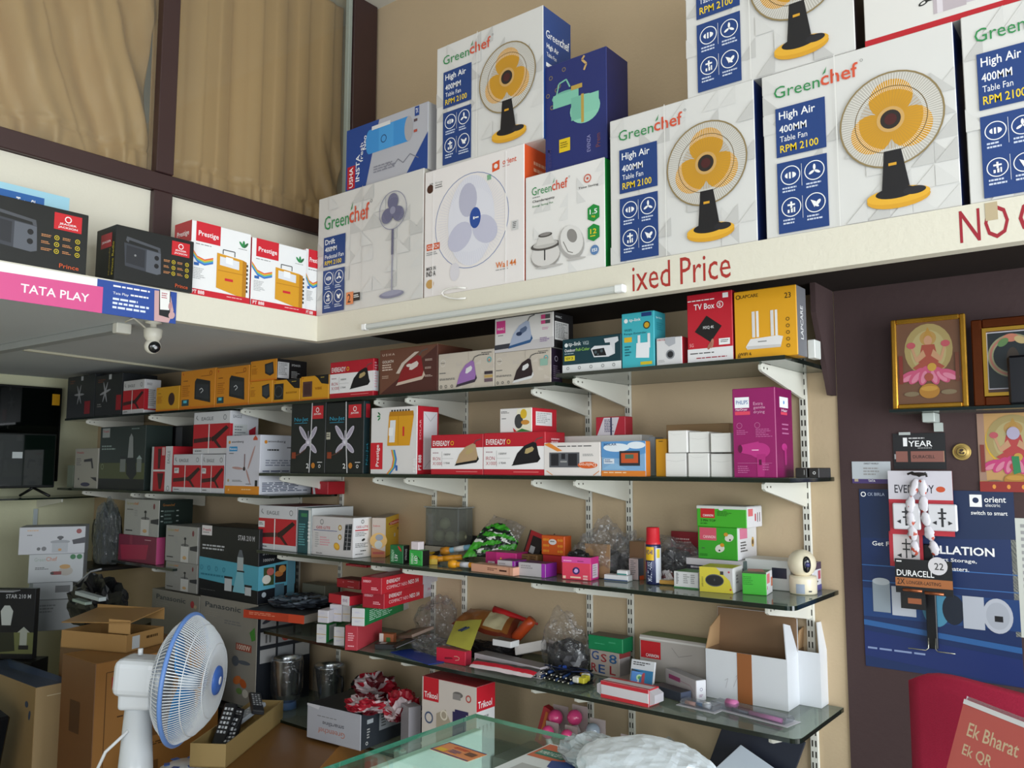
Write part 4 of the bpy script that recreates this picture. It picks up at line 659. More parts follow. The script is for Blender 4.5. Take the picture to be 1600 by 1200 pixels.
K('m9', 'carton', 'silver three-blade ceiling fan carton at the right end of the left shelf', 351, 404.5, 681, z, y=-.372, s=486, col='cdcdd8', cr='d3d5de', group=g,
  F=[('r', 0, .86, 1, 1, 'd98a25'), ('c', .10, .115, .03, 'd98a25'), ('b', 'atomberg', .17, .09, .35, .045, '3a3c48'), ('r', .10, .19, .34, .27, '3a95cf'), ('b', 'Renesa', .12, .21, .2, .035, WH), ('L', .1, .30, .15, .03, 1, '777'), ('q', .62+.14, .38, .22, .022, 64, 'b9938f'), ('q', .36, .56, .16, .022, 176, 'b9938f'), ('q', .68, .70, .14, .022, -62, 'b9938f'), ('c', .56, .57, .035, '3a2e30'), ('r', .55, .32, .58, .54, '8a7074'), ('p', [.80, .06, .86, .01, .92, .06, .92, .09, .80, .09], 'c8553a'), ('L', .22, .76, .3, .04, 2, '888'), ('r', .88, .76, .95, .86, '22242a'), ('L', .62, .82, .22, .02, 1, '444'), ('c', .1, .77, .025, 'b59a6a'), ('c', .12, .93, .02, 'f0c080'), ('L', .5, .91, .35, .03, 1, 'f5d5a0')],
  R=[('c', .10, .12, .03, 'd98a25'), ('b', 'atomberg', .14, .09, .33, .045, '3a3c48'), ('L', .13, .24, .25, .05, 1, '222'), ('L', .5, .2, .12, .04, 1, '555'), ('L', .1, .42, .7, .12, 3, '8a8fa0'), ('L', .05, .6, .85, .1, 3, '22335a'), ('L', .05, .80, .9, .16, 6, '2a3a55')])
K('m10', 'carton', 'red and white fan carton end showing under the eye-level shelf', 487, 512, 752, z, y=-.14, d=.1, col='b01f2c', F=[('p', [0, 0, .12, 0, .25, 1, .1, 1], 'cfcfd2'), ('r', .4, .2, .55, .6, 'e0b0b5')], group=g)
# ================================================================ LOOSE THINGS: helpers
def G(px, py, z): return at(px, py, 2, z)
def D(px, y, z):           # point on plane z, depth y, seen in pixel column px
    P = Vector((-1, y, z)); P.x += lin(px, P, Vector((1, 0, 0))); return P
def mpp(P): return (P-EYE).dot(FW)/F_          # metres per photograph pixel at P
CLEAR = lambda: film('clear_polythene', 'fafafb', .03, .16, .9)
CLEARD = lambda: film('smoky_polythene', 'f0efef', .06, .16, .9)
def crumple(name, label, cat, P, sx, sy, sz, m, seed=0, amp=.35, rz=0, res=4, group=None, kind=None, peak=None, parent=None, bands=None):
    bm = bmesh.new(); bmesh.ops.create_icosphere(bm, subdivisions=res, radius=1)
    for v in bm.verts:
        c = v.co.copy(); n = 1-abs(noise.noise(c*1.7+Vector((seed, 0, 0))))*1.6; n2 = 1-abs(noise.noise(c*4.1+Vector((0, seed, 0))))*2
        k = 1+amp*(n-.6)+amp*.35*(n2-.5); v.co = Vector((c.x*sx/2*k, c.y*sy/2*k, max(0, (c.z*.62+.38)*sz*k*.8)))
        if peak: t = max(0, c.z); v.co.x += peak[0]*t*t; v.co.z += peak[1]*max(0, t-.75)*4; v.co.x *= 1-.35*t*t
        v.co.z = min(v.co.z, sz*1.25)
    mats = m if isinstance(m, list) else [m]
    if len(mats) > 1:
        for f in bm.faces:
            c = f.calc_center_median(); q = noise.noise(Vector((c.x/sx*2.2, c.y/sy*2, c.z/sz*1.5))+Vector((seed, seed, 0)))
            f.material_index = min(len(mats)-1, int((q+.5)*len(mats)) if q > -.5 else 0)
    o = bmo(name, bm, mats, parent); o.location = P; o.rotation_euler.z = R_(rz)
    if label: tag(o, label, cat, group, kind)
    return o
def slab(name, label, cat, C, W, D, H, rz=0, col='cccccc', F=(), T=(), R=(), tilt=None, cr=None, ct=None, group=None, flap=None, L=()):
    o = carton(name, label, cat, C, R_(rz), W, D, H, col, cr=cr, ct=ct, F=F, T=T, R=R, L=L, group=group, flap=flap, bev=min(.0015, H*.2))
    if tilt: o.rotation_euler = (R_(tilt[0]), R_(tilt[1]), R_(rz))
    return o
def torch(label, A, B, r, c1, c2, c3='d08a1a', group='small torches on the third shelf'):
    d = B-A; L = d.length; root = empty('torch', A, 0, label, 'torch', group); root.rotation_euler = d.to_track_quat('Z', 'Y').to_euler()
    lathe('barrel', [(0, 0), (r*.75, 0), (r*.8, .002), (r*.8, L*.68), (r*.9, L*.70), (0, L*.70)], mat(c1, .3), root, 16)
    lathe('head', [(0, L*.70), (r*.9, L*.70), (r*1.25, L*.82), (r*1.3, L), (r*1.1, L), (r*.9, L-.004), (0, L-.004)], mat(c2, .3), root, 16)
    lathe('band', [(r*.81, L*.2), (r*.84, L*.2), (r*.84, L*.55), (r*.81, L*.55)], mat(c3, .4), root, 16); return root
# ================================================================ THIRD GLASS SHELF
z = SH['s3']; g = 'cartons on the third glass shelf'
K('s1', 'carton', 'red and white ceiling fan carton at the left end of the third shelf', 403, 462, 789, z, y=-.345, d=.24, col='cacbd0', cr='cacbd0', F=[('fn', lambda A: eagle(A))]+[('r', .0, .36, .17, .5, 'd8d8da'), ('L', .02, .39, .13, .07, 2, '444')], ct='7a2a30', group=g)
K('s2', 'carton', 'thin teal carton standing beside the red and white fan carton', 464, 485, 793, z, y=-.352, d=.23, col='1f4a50', cr='cfd2d2', ct='2f7a80', F=[('r', .8, 0, 1, 1, 'cfd4d4'), ('r', 0, 0, 1, .05, 'b8bcbc'), ('r', .25, .12, .7, .2, '3a7a52'), ('L', .1, .35, .5, .5, 9, '5a9aa0')]+[('r', .78, .3+i*.08, .95, .33+i*.08, 'e8e8e8') for i in range(6)], group=g)
solarF = [('o', .24, .14, .06, .02, '777'), ('b', 'GEE-LITE', .10, .25, .35, .07, 'b5404c'), ('r', .04, .35, .62, .365, '3a4a8a'), ('L', .08, .42, .1, .4, 7, 'aaaaaa'), ('L', .2, .52, .25, .25, 4, 'd8a0a8'), ('c', .69, .26, .07, 'b8903a'), ('c', .69, .50, .07, 'b8903a'), ('c', .69, .26, .04, 'd8cfb0'), ('c', .69, .50, .04, 'd8cfb0'), ('q', .62, .74, .12, .09, -20, 'c8922c'), ('q', .62, .73, .09, .06, -20, 'dfae3a'), ('p', [.82, .17, .98, .15, .95, .80, .78, .82], '22262e')]+[('r', .82, .18+i*.105, .965, .19+i*.105, '9a9aa0') for i in range(6)]+[('p', [.885, .16, .90, .16, .87, .82, .855, .82], '9a9aa0'), ('b', 'SOLAR', .12, .93, .15, .03, '444')]
K('s3b', 'carton', 'white solar lighting carton with a small panel and yellow lamp printed on it', 487, 551, 806, z, y=-.35, s=580, col='c9c5c6', cr='e9e8ea', ct='a09a94', F=solarF, R=[('o', .5, .1, .04, .02, '777'), ('b', 'GEE-LITE', .15, .2, .65, .06, 'b5404c'), ('r', .1, .30, .8, .33, 'c0303c'), ('L', .12, .36, .7, .12, 3, '888'), ('q', .55, .56, .06, .03, 20, '2a2a2a'), ('L', .12, .64, .7, .12, 3, '888'), ('L', .4, .82, .45, .05, 1, '333'), ('L', .12, .9, .7, .05, 1, '888')], flap='flap', group=g)
K('s4b', 'carton', 'yellow and grey bulb carton turned on its edge beside the solar lighting carton', 580, 602, 809, z, b=871, rot=36, s=631, col='b5a79c', cr='dcae22', F=[('b', 'Deltron', .1, .18, .5, .05, 'b04040'), ('q', .5, .58, .22, .2, 0, 'cfa35a'), ('q', .55, .5, .1, .08, 0, '8a8f9a'), ('c', .5, .68, .1, 'b9bcb8'), ('p', [0, .75, 1, .85, 1, 1, 0, 1], 'a8622c'), ('r', .1, .86, .9, .92, '9a2c1c')], R=[('e', .5, .19, .36, .055, 'b8282c'), ('e', .5, .19, .33, .04, 'd84a3a'), ('b', 'Deltron', .22, .165, .56, .05, 'f5e8d8'), ('q', .62, .39, .06, .04, -15, '3a3f66'), ('q', .45, .53, .10, .055, 0, 'd5d2c8'), ('q', .45, .53, .05, .03, 0, 'b9b5a8'), ('L', .2, .28, .5, .03, 1, 'a57a10')], group=g)
K('s5b', 'carton', 'small dark green bulb box, left one of two on the third shelf', 609, 629.5, 851, z, y=-.36, s=640, col='1f6a3c', cr='1a181a', F=[('bv', 'EVEREADY', .12, .25, .2, .65, 'b5e0c0'), ('bv', '1.5V', .38, .5, .22, .35, WH), ('q', .75, .18, .2, .06, -45, 'c02a30')], R=[('bv', 'STRONG', .3, .2, .3, .6, 'ccc')], group='small green boxes on the third shelf')
K('s6b', 'carton', 'small bright green bulb box with a tiny white box standing on it', 639, 659.5, 859, z, y=-.365, d=.04, col='35a548', cr='1a181a', F=[('bv', 'EVEREADY', .15, .2, .2, .7, 'd5f0d8'), ('bv', 'LED', .42, .35, .22, .5, WH), ('q', .72, .5, .22, .04, -40, '1a2a1c')], group='small green boxes on the third shelf')
K('s7b', 'carton', 'tiny white box on top of the bright green bulb box', 642, 654, 846, ZT('s6b'), y=-.36, d=.03, col='d9cdd2', group=g)
# clear plastic container with bulbs
P = G(690, 838, z); P = Vector((at(664, 800, 1, -.12).x+.15, -.08, z))
xa, xb = at(664, 830, 1, -.12).x, at(716, 830, 1, -.12).x; zt_ = row(793, xa, -.12)
cb = tag(boxo('container_card', xa, -.12, z+.001, xb, -.03, z+.045, CARD('b5aca0')), 'beige card box under the clear container of bulbs', 'box')
ob = tag(boxo('bulb_container', xa, -.12, z+.0465, xb, -.03, zt_, film('clear_tub', 'b5b8b2', .22, .05), bev=.004), 'clear plastic container of small bulbs on the third shelf', 'container')
for i, (dx, dz) in enumerate(((.04, .035), (.10, .032), (.16, .036), (.07, .085))):
    if xa+dx > xb-.02: continue
    bm = bmesh.new(); bmesh.ops.create_uvsphere(bm, u_segments=12, v_segments=8, radius=.024); o = bmo('bulb', bm, mat('b9bb9a', .2), ob, True); o.location = (xa+dx, -.075, z+.05+dz)
boxo('lid', xa-.003, -.124, zt_+.0003, xb+.003, -.027, zt_+.006, film('clear_tub_lid', 'c5c8c5', .35, .05), ob)
# torches and blister packs
z0 = z+.012
slab('blister_card', 'black blister card of torches leaning behind the blue torch', 'blister pack', D(710, -.07, z+.002), .17, .003, .10, -8, '1d1b1e', tilt=(-30, 0), F=[('r', .1, .1, .5, .3, '8a1a28'), ('L', .1, .5, .6, .2, 3, '777')])
slab('blister_card', 'black and red blister card lying left of the blue torch', 'blister pack', D(668, -.13, z+.002), .12, .003, .075, -8, '1d1b1e', tilt=(-35, 0), F=[('r', .2, .3, .7, .8, '8a1a28'), ('p', [.4, .6, .8, .7, .6, .95], 'c8a02a')])
A = D(695, -.25, z+.014); torch('pale blue torch lying above the orange one on the third shelf', A+Vector((.05, .09, .045)), A+Vector((-.07, .06, .022)), .013, '7fb0c8', 'd08a2a', 'e8e8e8')
torch('orange torch pointing left on the third shelf', A+Vector((.07, .02, .014)), A+Vector((-.04, -.05, .002)), .013, 'cf8a22', 'dd9a2a')
torch('dark blue torch under the pale blue torch', A+Vector((-.02, .03, .006)), A+Vector((-.10, .01, .0)), .010, '1f3a5a', '2a5a90', '3a7ab8')
B0 = D(703, -.345, z+.0165); torch('small orange torch with a white label at the front of the third shelf', B0+Vector((.10, .02, 0)), B0, .012, 'cf8a1c', 'e09c22', 'cfd0d8')
slab('battery_pack', 'yellow and red battery pack left of the torches', 'batteries', D(670, -.30, z+.0008), .07, .03, .02, 35, '7a1f2a', ct='8a2030', T=[('r', .5, 0, 1, 1, 'c8a52a')], F=[('r', .4, 0, 1, 1, 'c8a52a')])
# green and white packet
def packet(name, label, cat, quad, m, thick=.012, seed=0, nx=14, ny=8, amp=.010, layers=None, group=None):
    """soft bag lying between four corner points (bl, br, tr, tl)"""
    a, b, c, d = [Vector(q) for q in quad]; nrm = (b-a).cross(d-a).normalized(); V = []; Fc = []; mi = []
    if nrm.dot(EYE-a) < 0: nrm = -nrm
    for side in (1, -1):
        for j in range(ny+1):
            for i in range(nx+1):
                u, v = i/nx, j/ny; p = a.lerp(b, u).lerp(d.lerp(c, u), v); e = math.sin(math.pi*u)**.5*math.sin(math.pi*v)**.5 if 0 < u < 1 and 0 < v < 1 else 0
                h = thick*e*side+amp*(noise.noise(p*22+Vector((seed, 0, 0))))*.9+ (amp*.5*(1-abs(noise.noise(p*60))*2) if e else 0)
                V.append(p+nrm*h)
    n1 = (nx+1)*(ny+1)
    for s in (0, 1):
        for j in range(ny):
            for i in range(nx):
                q = s*n1+j*(nx+1)+i; f = (q, q+1, q+nx+2, q+nx+1); Fc.append(f if not s else f[::-1]); u, v = (i+.5)/nx, (j+.5)/ny; mi.append(layers(u, v) if layers else 0)
    o = mesh(name, V, Fc, m, mi=mi, smooth=True); return tag(o, label, cat, group)
q = [D(722, -.26, z+.03), D(800, -.16, z+.035), at(822, 822, 1, -.10), at(772, 804, 1, -.10)]
packet('green_packet', 'green and white printed packet in polythene slanting up on the third shelf', 'packet', q, [mat('3f9a2c', .3), mat('d5d8d0', .3), mat('1f2a20', .3), CLEARD()], .018, 3, 48, 32, .012,
       lambda u, v: (0 if noise.noise(Vector((u*3, v*9, 3))) > .0 else 1 if noise.noise(Vector((u*4, v*12, 8))) > .1 else 2) if v < .62+.2*math.sin(u*4) else 3)
slab('flat_carton', 'flat peach coloured carton lying at the front edge of the third shelf', 'box', D(776, -.345, z+.0008), .20, .05, .028, -4, 'cf9a80', cr='e0a890', ct='b58a74', F=[('L', .4, .3, .25, .4, 2, '7a4a3a'), ('r', .68, .4, .85, .6, '4a2a20'), ('r', .90, 0, .92, 1, 'b57a60')])
slab('carton', 'pink earphone carton behind the flat peach carton', 'box', D(792, -.22, z+.0008), .13, .08, .06, 6, 'c92f80', cr='b02470', ct='9a2868', F=[('r', .0, .0, .35, 1, 'a82468'), ('r', .08, .55, .3, .95, 'd0c0c8'), ('L', .1, .6, .18, .3, 5, '444'), ('c', .5, .35, .06, 'd8b04a'), ('c', .6, .6, .06, 'd8b04a'), ('c', .88, .6, .3, '1a1518'), ('c', .88, .6, .2, '5a4a50')])
for i, (px, w_) in enumerate(((800, .075), (840, .11))):
    slab('carton', ['short', 'longer'][i]+' purple carton with pale grey face at the front of the third shelf', 'box', D(px, -.31, z+.0008), w_, .07, .045, 2, 'b5b0b4', cr='8a2a98', ct='4a2a5a', F=[('L', .1, .2, .5, .3, 2, '8a8488'), ('r', .86, 0, 1, 1, '9a30a8')])
bm = bmesh.new(); 
slab('pouch', 'small brown patterned pouch between the pink and orange cartons', 'pouch', D(822, -.20, z+.0008), .045, .03, .055, 10, '7a5a38', F=[('L', .1, .1, .8, .7, 5, '4a3a28')])
slab('pouch', 'second brown patterned pouch touching the orange carton', 'pouch', D(838, -.20, z+.0008), .035, .03, .055, -8, '84623c', F=[('L', .1, .1, .8, .7, 5, '4a3a28')])
P = G(880, 885, z); K('och', 'carton', 'red carton lying under the orange dotted carton', 848, 878, 866, z, y=-.23, s=886, col='a82a30', cr='231c1e', R=[('L', .2, .2, .6, .6, 5, '777')], group=g)
K('or', 'carton', 'orange carton with raised gold dots on the third shelf', 846, 882, 836, ZT('och'), y=-.235, s=893, col='c9551c', cr='b54a18', F=[('c', x, y, .07, 'd8862a') for x in (.12, .2, .3, .75, .85, .9) for y in (.22, .52, .8)]+[('e', .5, .32, .17, .15, 'd5d0d0'), ('L', .4, .27, .2, .1, 1, '444')], group=g)
K('pk', 'carton', 'open pink and orange game controller carton on the third shelf', 878, 923, 869, z, b=908, rot=8, s=936, col='d8405a', cr='c92a80', ct='2a1a22', F=[('r', 0, 0, 1, .26, 'd04a98'), ('L', .06, .16, .3, .07, 1, 'f5c0d8'), ('L', .55, .16, .25, .07, 1, '7a1a4a'), ('q', .5, .60, .18, .16, 10, '3a2a6a'), ('q', .5, .60, .10, .09, 10, 'c8a0d8'), ('q', .42, .55, .05, .03, 0, '1a1a2a'), ('r', .3, .85, .66, .92, 'f0c8b0'), ('r', .04, .84, .14, .96, 'f0c8b0'), ('r', .74, .78, .9, .86, 'e8b0b0'), ('r', .74, .9, .9, .97, 'e8b0b0')], R=[('r', .2, .3, .85, .9, 'd8c8d5'), ('L', .25, .35, .5, .5, 5, '999')], group=g)
o = bpy.data.objects[-1] if False else None
c_, W_, D_, H_, zt_, P_k, A_k = BX['pk']
slab('cardboard_sheet', 'torn brown cardboard sheet standing behind the open pink carton', 'cardboard', c_+Vector((.03, D_/2+.02, .0006)), W_*.9, .003, H_*1.5, 8, '8f7050', tilt=(-4, 0))
crumple('cable_bundle', 'black cable bundle sticking out of the open pink carton', 'cable', Vector((c_.x-.01, c_.y, zt_-.01)), .07, .05, .035, mat('1a1a1c', .4), 5, .5, res=3)
# leaning black triangular packs
slab('blister_card', 'black pack with white lettering leaning beside the orange dotted carton', 'blister pack', Vector((at(850, 850, 1, -.12).x, -.13, z+.005)), .20, .004, .09, -14, '1c1a1d', tilt=(-8, -24), F=[('L', .2, .2, .6, .2, 2, 'b5b5b5'), ('p', [.70, .05, .98, .05, .98, .6], 'd5d0d2'), ('c', .88, .22, .08, 'b03038'), ('r', .05, .5, .4, .8, '444')])
slab('blister_card', 'red and black blister pack leaning behind the pink carton', 'blister pack', Vector((at(826, 850, 1, -.14).x, -.15, z+.003)), .07, .004, .13, 0, '241c1e', tilt=(-8, 16), F=[('r', .1, .08, .3, .9, '9a2028'), ('r', .35, .4, .65, .6, 'b5b5b8'), ('r', .1, .0, .9, .12, 'a8242c')])
# clear bags with dark contents
P = Vector((at(940, 880, 1, -.16).x, -.16, z+.001)); crumple('polythene_bag', 'crumpled clear polythene bag behind the open pink carton', 'bag', P, .21, .16, .19, CLEARD(), 2, .35, peak=(.03, .03))
crumple('black_pouch', 'black pouch inside the clear bag on the third shelf', 'pouch', P+Vector((.03, .02, .001)), .13, .09, .10, mat('26262a', .5), 9, .3, res=3)
P = Vector((at(985, 880, 1, -.10).x, -.10, z+.001)); crumple('polythene_bag', 'clear polythene bag standing left of the spray can', 'bag', P, .12, .10, .17, CLEARD(), 12, .35)
slab('cable_carton', 'brown cardboard sleeve standing behind the spray can', 'cardboard', Vector((at(998, 860, 1, -.16).x, -.15, z+.001)), .06, .04, .12, 0, '7a5c42')
ad = slab('charger', 'white plug charger lying left of the grey box', 'charger', D(966, -.24, z+.0008), .085, .035, .018, 4, 'dcdde0', F=[('r', 0, .75, 1, .95, '2a4a78')]); boxo('plug_body', .0, -.012, .0185, .038, .014, .034, CARD('e3e3e5'), ad, .003); boxo('teal_label', .002, -.0128, .02, .036, -.0121, .024, INK('3a8a84'), ad)
K('gb', 'carton', 'small grey box with dark side standing left of the spray can', 982.5, 997, 872, z, b=907, rot=-6, s=1008, col='b9a8a8', cr='4a4f58', F=[('L', .2, .1, .6, .7, 8, '777')], R=[('r', .2, .80, .9, 1, 'd5552c')], group=g)
# spray can
P = G(1015, 914, z)+Vector((0, .026, .0006)); m_ = mpp(P); can = empty('spray_can', P, R_(-28), 'blue and yellow spray can with red cap on the third shelf', 'spray can'); rr = 12*m_; hh = 62*m_
lathe('body', [(0, 0), (rr*.97, 0), (rr, .003), (rr, hh-.006), (rr*.93, hh), (rr*.8, hh+.002), (0, hh+.002)], mat('1d2450', .3, metal=.3, coat=.5), can, 32)
lathe('cap', [(rr*.97, hh-.001), (rr*.97, hh+.006), (rr*.88, hh+.009), (rr*.86, hh+24*m_), (rr*.8, hh+25.5*m_), (0, hh+25.5*m_)], mat('c81f2c', .35), can, 32)
def wrap(name, par, r, z0, z1, a0, a1, m, n=10):
    V = []; Fc = []
    for i in range(n+1):
        a = R_(a0+(a1-a0)*i/n); V += [(r*math.cos(a), r*math.sin(a), z0), (r*math.cos(a), r*math.sin(a), z1)]
    for i in range(n): Fc.append((2*i, 2*i+2, 2*i+3, 2*i+1))
    return mesh(name, V, Fc, m, par, smooth=True)
def wraptext(name, par, txt, r, z0, h, a0, a1, m, vert=False):
    gl = glyphs(txt, 1)
    if not gl: return
    V, Fc = gl; W = R_(a1-a0)
    if vert: VV = [(r*math.cos(R_(a0)+W*(1-b)), r*math.sin(R_(a0)+W*(1-b)), z0+h*a) for a, b in V]
    else: VV = [(r*math.cos(R_(a0)+W*a), r*math.sin(R_(a0)+W*a), z0+h*b) for a, b in V]
    return mesh(name, VV, Fc, m, par)
wrap('yellow_shield', can, rr*1.006, hh*.60, hh*.93, -102, -28, INK('e3b51c')); wraptext('lettering', can, 'WD-40', rr*1.014, hh*.74, hh*.12, -96, -36, INK('1d2a78'))
wrap('back_label', can, rr*1.006, hh*.05, hh*.9, -14, 54, INK('d5d8e2')); wraptext('lettering', can, 'MULTI-USE', rr*1.012, hh*.08, hh*.48, -80, -45, INK('cfd5ea'), True)
wrap('yellow_patch', can, rr*1.012, hh*.66, hh*.88, -8, 22, INK('d8c030')); wrap('red_stripe', can, rr*1.011, hh*.30, hh*.55, -108, -98, INK('c03040'))
# bag right of the can
P = D(1054, -.10, z+.001); crumple('polythene_bag', 'dark polythene bag of cables right of the spray can', 'bag', P, .19, .14, .16, CLEARD(), 22, .35); crumple('adapter_bundle', 'black adapters inside the dark polythene bag', 'cable', P+Vector((0, .0, .001)), .14, .10, .11, mat('222328', .35), 25, .5, res=3)
slab('envelope', 'dark red printed pouch behind the dark bag on the third shelf', 'pouch', Vector((at(1066, 850, 1, -.05).x, -.045, z+.001)), .10, .006, .15, 0, '8f1f2c', F=[('L', .2, .15, .6, .2, 3, 'd8b0b0')], tilt=(-6, 0))
crumple('sachet', 'small maroon and white sachet at the foot of the spray can', 'packet', G(1040, 912, z)+Vector((0, .01, .001)), .05, .03, .045, [mat('6a3a3c', .3), mat('c5bfc0', .3)], 31, .5, res=3)
slab('battery_card', 'orange and white battery card lying behind the maroon sachet', 'card', D(1046, -.225, z+.003), .07, .03, .012, 10, 'b88a3c', T=[('r', .1, .1, .5, .9, 'd8cfc0')])
K('wg', 'carton', 'small white and green switch box left of the mouse carton', 1053, 1091, 892, z, b=921, rot=2, d=.09, col='dedee0', ct='5a6a58', F=[('r', 0, .93, 1, 1, '3a8a4a'), ('L', .1, .1, .12, .7, 8, '444'), ('L', .4, .15, .25, .6, 5, '999'), ('L', .7, .15, .2, .6, 5, '999')], T=[('p', [.1, .2, .9, .4, .9, 1, .1, 1], '4a8a4a')], group=g)
K('mouse', 'carton', 'yellow and grey carton with a black computer mouse printed on it', 1093.5, 1146, 885, z, b=928, rot=7, s=1161, col='b5b2b2', cr='e0e0de', ct='c9b93a', F=[('p', [0, 0, .5, .0, .9, .5, 1, 1, 0, 1], 'c9bb3a'), ('e', .45, .52, .28, .25, '55585c'), ('e', .45, .52, .26, .21, '1c1e20'), ('e', .45, .50, .02, .05, '4a4c50'), ('c', .88, .16, .04, 'b03a50'), ('r', .62, .14, .72, .28, '333'), ('c', .92, .85, .04, 'b0403a'), ('tv', 'zebronics', .05, .4, .06, .4, '5a5a2a')], R=[('L', .3, .3, .3, .4, 3, '999')], group=g)
K('kb', 'carton', 'long grey and black carton behind the mouse carton, under the green ones', 1073, 1162, 871, z, y=-.16, d=.13, col='2c2c36', ct='c9c9cc', cr='4a5a58', F=[('r', 0, 0, 1, .25, 'c9c5c8'), ('L', .08, .3, .3, .3, 2, 'c5c0c8'), ('q', .5, .6, .3, .2, 10, 'b0aab5')], group=g)
can_ = 'CANNON'
K('gr1', 'carton', 'green and white carton with sockets printed on it, second from the top of its stack', 1091, 1153, 822, ZT('kb'), y=-.155, s=1183, col='3aa02a', cr='dedde0', F=[('r', .05, .03, .48, .42, 'd0566a'), ('b', 'CANNON', .14, .27, .31, .09, 'f5d0d5'), ('q', .56, .66, .16, .12, 20, 'd8d8cc'), ('q', .80, .32, .15, .11, 20, 'd8d8cc'), ('q', .62, .55, .07, .06, 0, 'c8902a'), ('q', .72, .22, .07, .06, 0, 'c8902a'), ('c', .55, .72, .03, '333'), ('c', .82, .38, .03, '333'), ('L', .05, .85, .3, .08, 2, '1a6a1a'), ('L', .1, .66, .12, .05, 1, '444')],
  R=[('r', .12, .03, .5, .36, 'd87a9a'), ('L', .15, .45, .35, .35, 4, '555'), ('q', .78, .5, .10, .16, 0, 'c9a04a'), ('q', .78, .5, .06, .08, 0, '4a3a30')], group='green and white electrical cartons')
K('gr2', 'carton', 'green and white plug carton, topmost of the stack on the third shelf', 1089, 1167, 790, ZT('gr1'), y=-.16, s=1191, col='45ad2c', cr='dedde0', ct='c5c5c5', F=[('r', 0, 0, 1, .13, 'd5d8d2'), ('r', .08, .12, .37, .58, 'c5252c'), ('b', 'CANNON', .13, .4, .21, .11, WH), ('b', '3 PIN TOP', .08, .65, .31, .11, '173a12'), ('b', '6A 240V', .08, .81, .14, .07, '173a12'), ('L', .42, .24, .3, .25, 4, '2a6a1a'), ('q', .5, .13, .13, .07, 0, 'e0dfe2')], R=[('r', .1, .1, .4, .45, 'd86a70'), ('r', .52, .35, .6, .7, 'c04050'), ('r', .68, .3, .72, .75, '6a3a4a'), ('r', .82, .3, .86, .75, '6a3a4a')], flap='flap', group='green and white electrical cartons')
K('gr3', 'carton', 'open green and white carton standing left of the dome camera', 1160, 1198, 893, z, b=931, rot=10, d=.085, col='3fae33', cr='dedee0', ct='2f6a28', F=[('L', .05, .2, .5, .4, 5, '2a8a24'), ('r', 0, 0, 1, .06, '3a3a30')], R=[('r', .1, .08, .55, .5, 'e07a80'), ('r', .12, .6, .18, .75, 'c04050'), ('r', .75, .3, 1, .7, 'c86a4a')], T=[('p', [0, .1, .6, .0, .9, .8, .2, .9], 'b05a48')], group='green and white electrical cartons')
K('wt', 'carton', 'long white carton lying behind the dome camera', 1165, 1236, 872, z, y=-.13, d=.10, col='c9cac8', F=[('r', .60, .25, .92, .6, '2a2a3c')], group=g)
K('pw', 'carton', 'purple and white carton right of the dome camera at the shelf end', 1262, 1271, 880, z, y=-.10, s=1284, col='d8d8dc', cr='d5d5dc', ct='3a2a4a', R=[('r', 0, 0, 1, .25, '3a2a4a'), ('r', 0, .8, 1, 1, '4a4a8a'), ('r', .6, .3, .9, .6, 'b05060'), ('L', .1, .55, .5, .2, 2, '333')], group=g)
# dome camera
P = G(1247, 930, z)+Vector((0, .045, .0006)); m_ = mpp(P); ca = empty('indoor_camera', P, 0, 'cream dome security camera with black face standing on the third shelf', 'camera')
cr_ = mat('e0d6bc', .3, spec=.5); r = 21*m_
lathe('base', [(0, 0), (r*.95, 0), (r*.98, .003), (r*1.0, 22*m_), (r*.97, 27*m_), (0, 28*m_)], cr_, ca, 36)
bm = bmesh.new(); bmesh.ops.create_uvsphere(bm, u_segments=32, v_segments=20, radius=21.5*m_); hd = bmo('head', bm, cr_, ca, True); hd.location = (-.002, 0, 46*m_); 
for v in hd.data.vertices: v.co.z = max(v.co.z, -19.5*m_)
dv = (Vector((EYE.x, EYE.y, 0))-Vector((P.x, P.y, 0))).normalized(); dv = (dv+Vector((.42, .05, .0))).normalized()
bm = bmesh.new(); bmesh.ops.create_uvsphere(bm, u_segments=24, v_segments=16, radius=1); fc = bmo('face', bm, mat('0e0f14', .08, spec=.8), hd, True); fc.scale = (.0125*1.0, .008, .0235); fc.location = dv*(21.5*m_-.004); fc.rotation_euler.z = math.atan2(dv.y, dv.x)+R_(90)
l_ = lathe('lens', [(0, .003), (.006, .003), (.0075, 0), (0, 0)], mat('3a3a6a', .15), hd, 16); l_.location = dv*(21.5*m_+.0038); l_.rotation_euler = dv.to_track_quat('Z', 'Y').to_euler()
dn = (Vector((EYE.x, EYE.y, 0))-Vector((P.x, P.y, 0))).normalized(); a0 = math.degrees(math.atan2(dn.y, dn.x))
wrap('base_label', ca, r*1.006, .003, 16*m_, a0-30, a0+6, INK('9aa5b5')); wrap('port', ca, r*1.01, .008, .012, a0+22, a0+36, INK('15161a'))
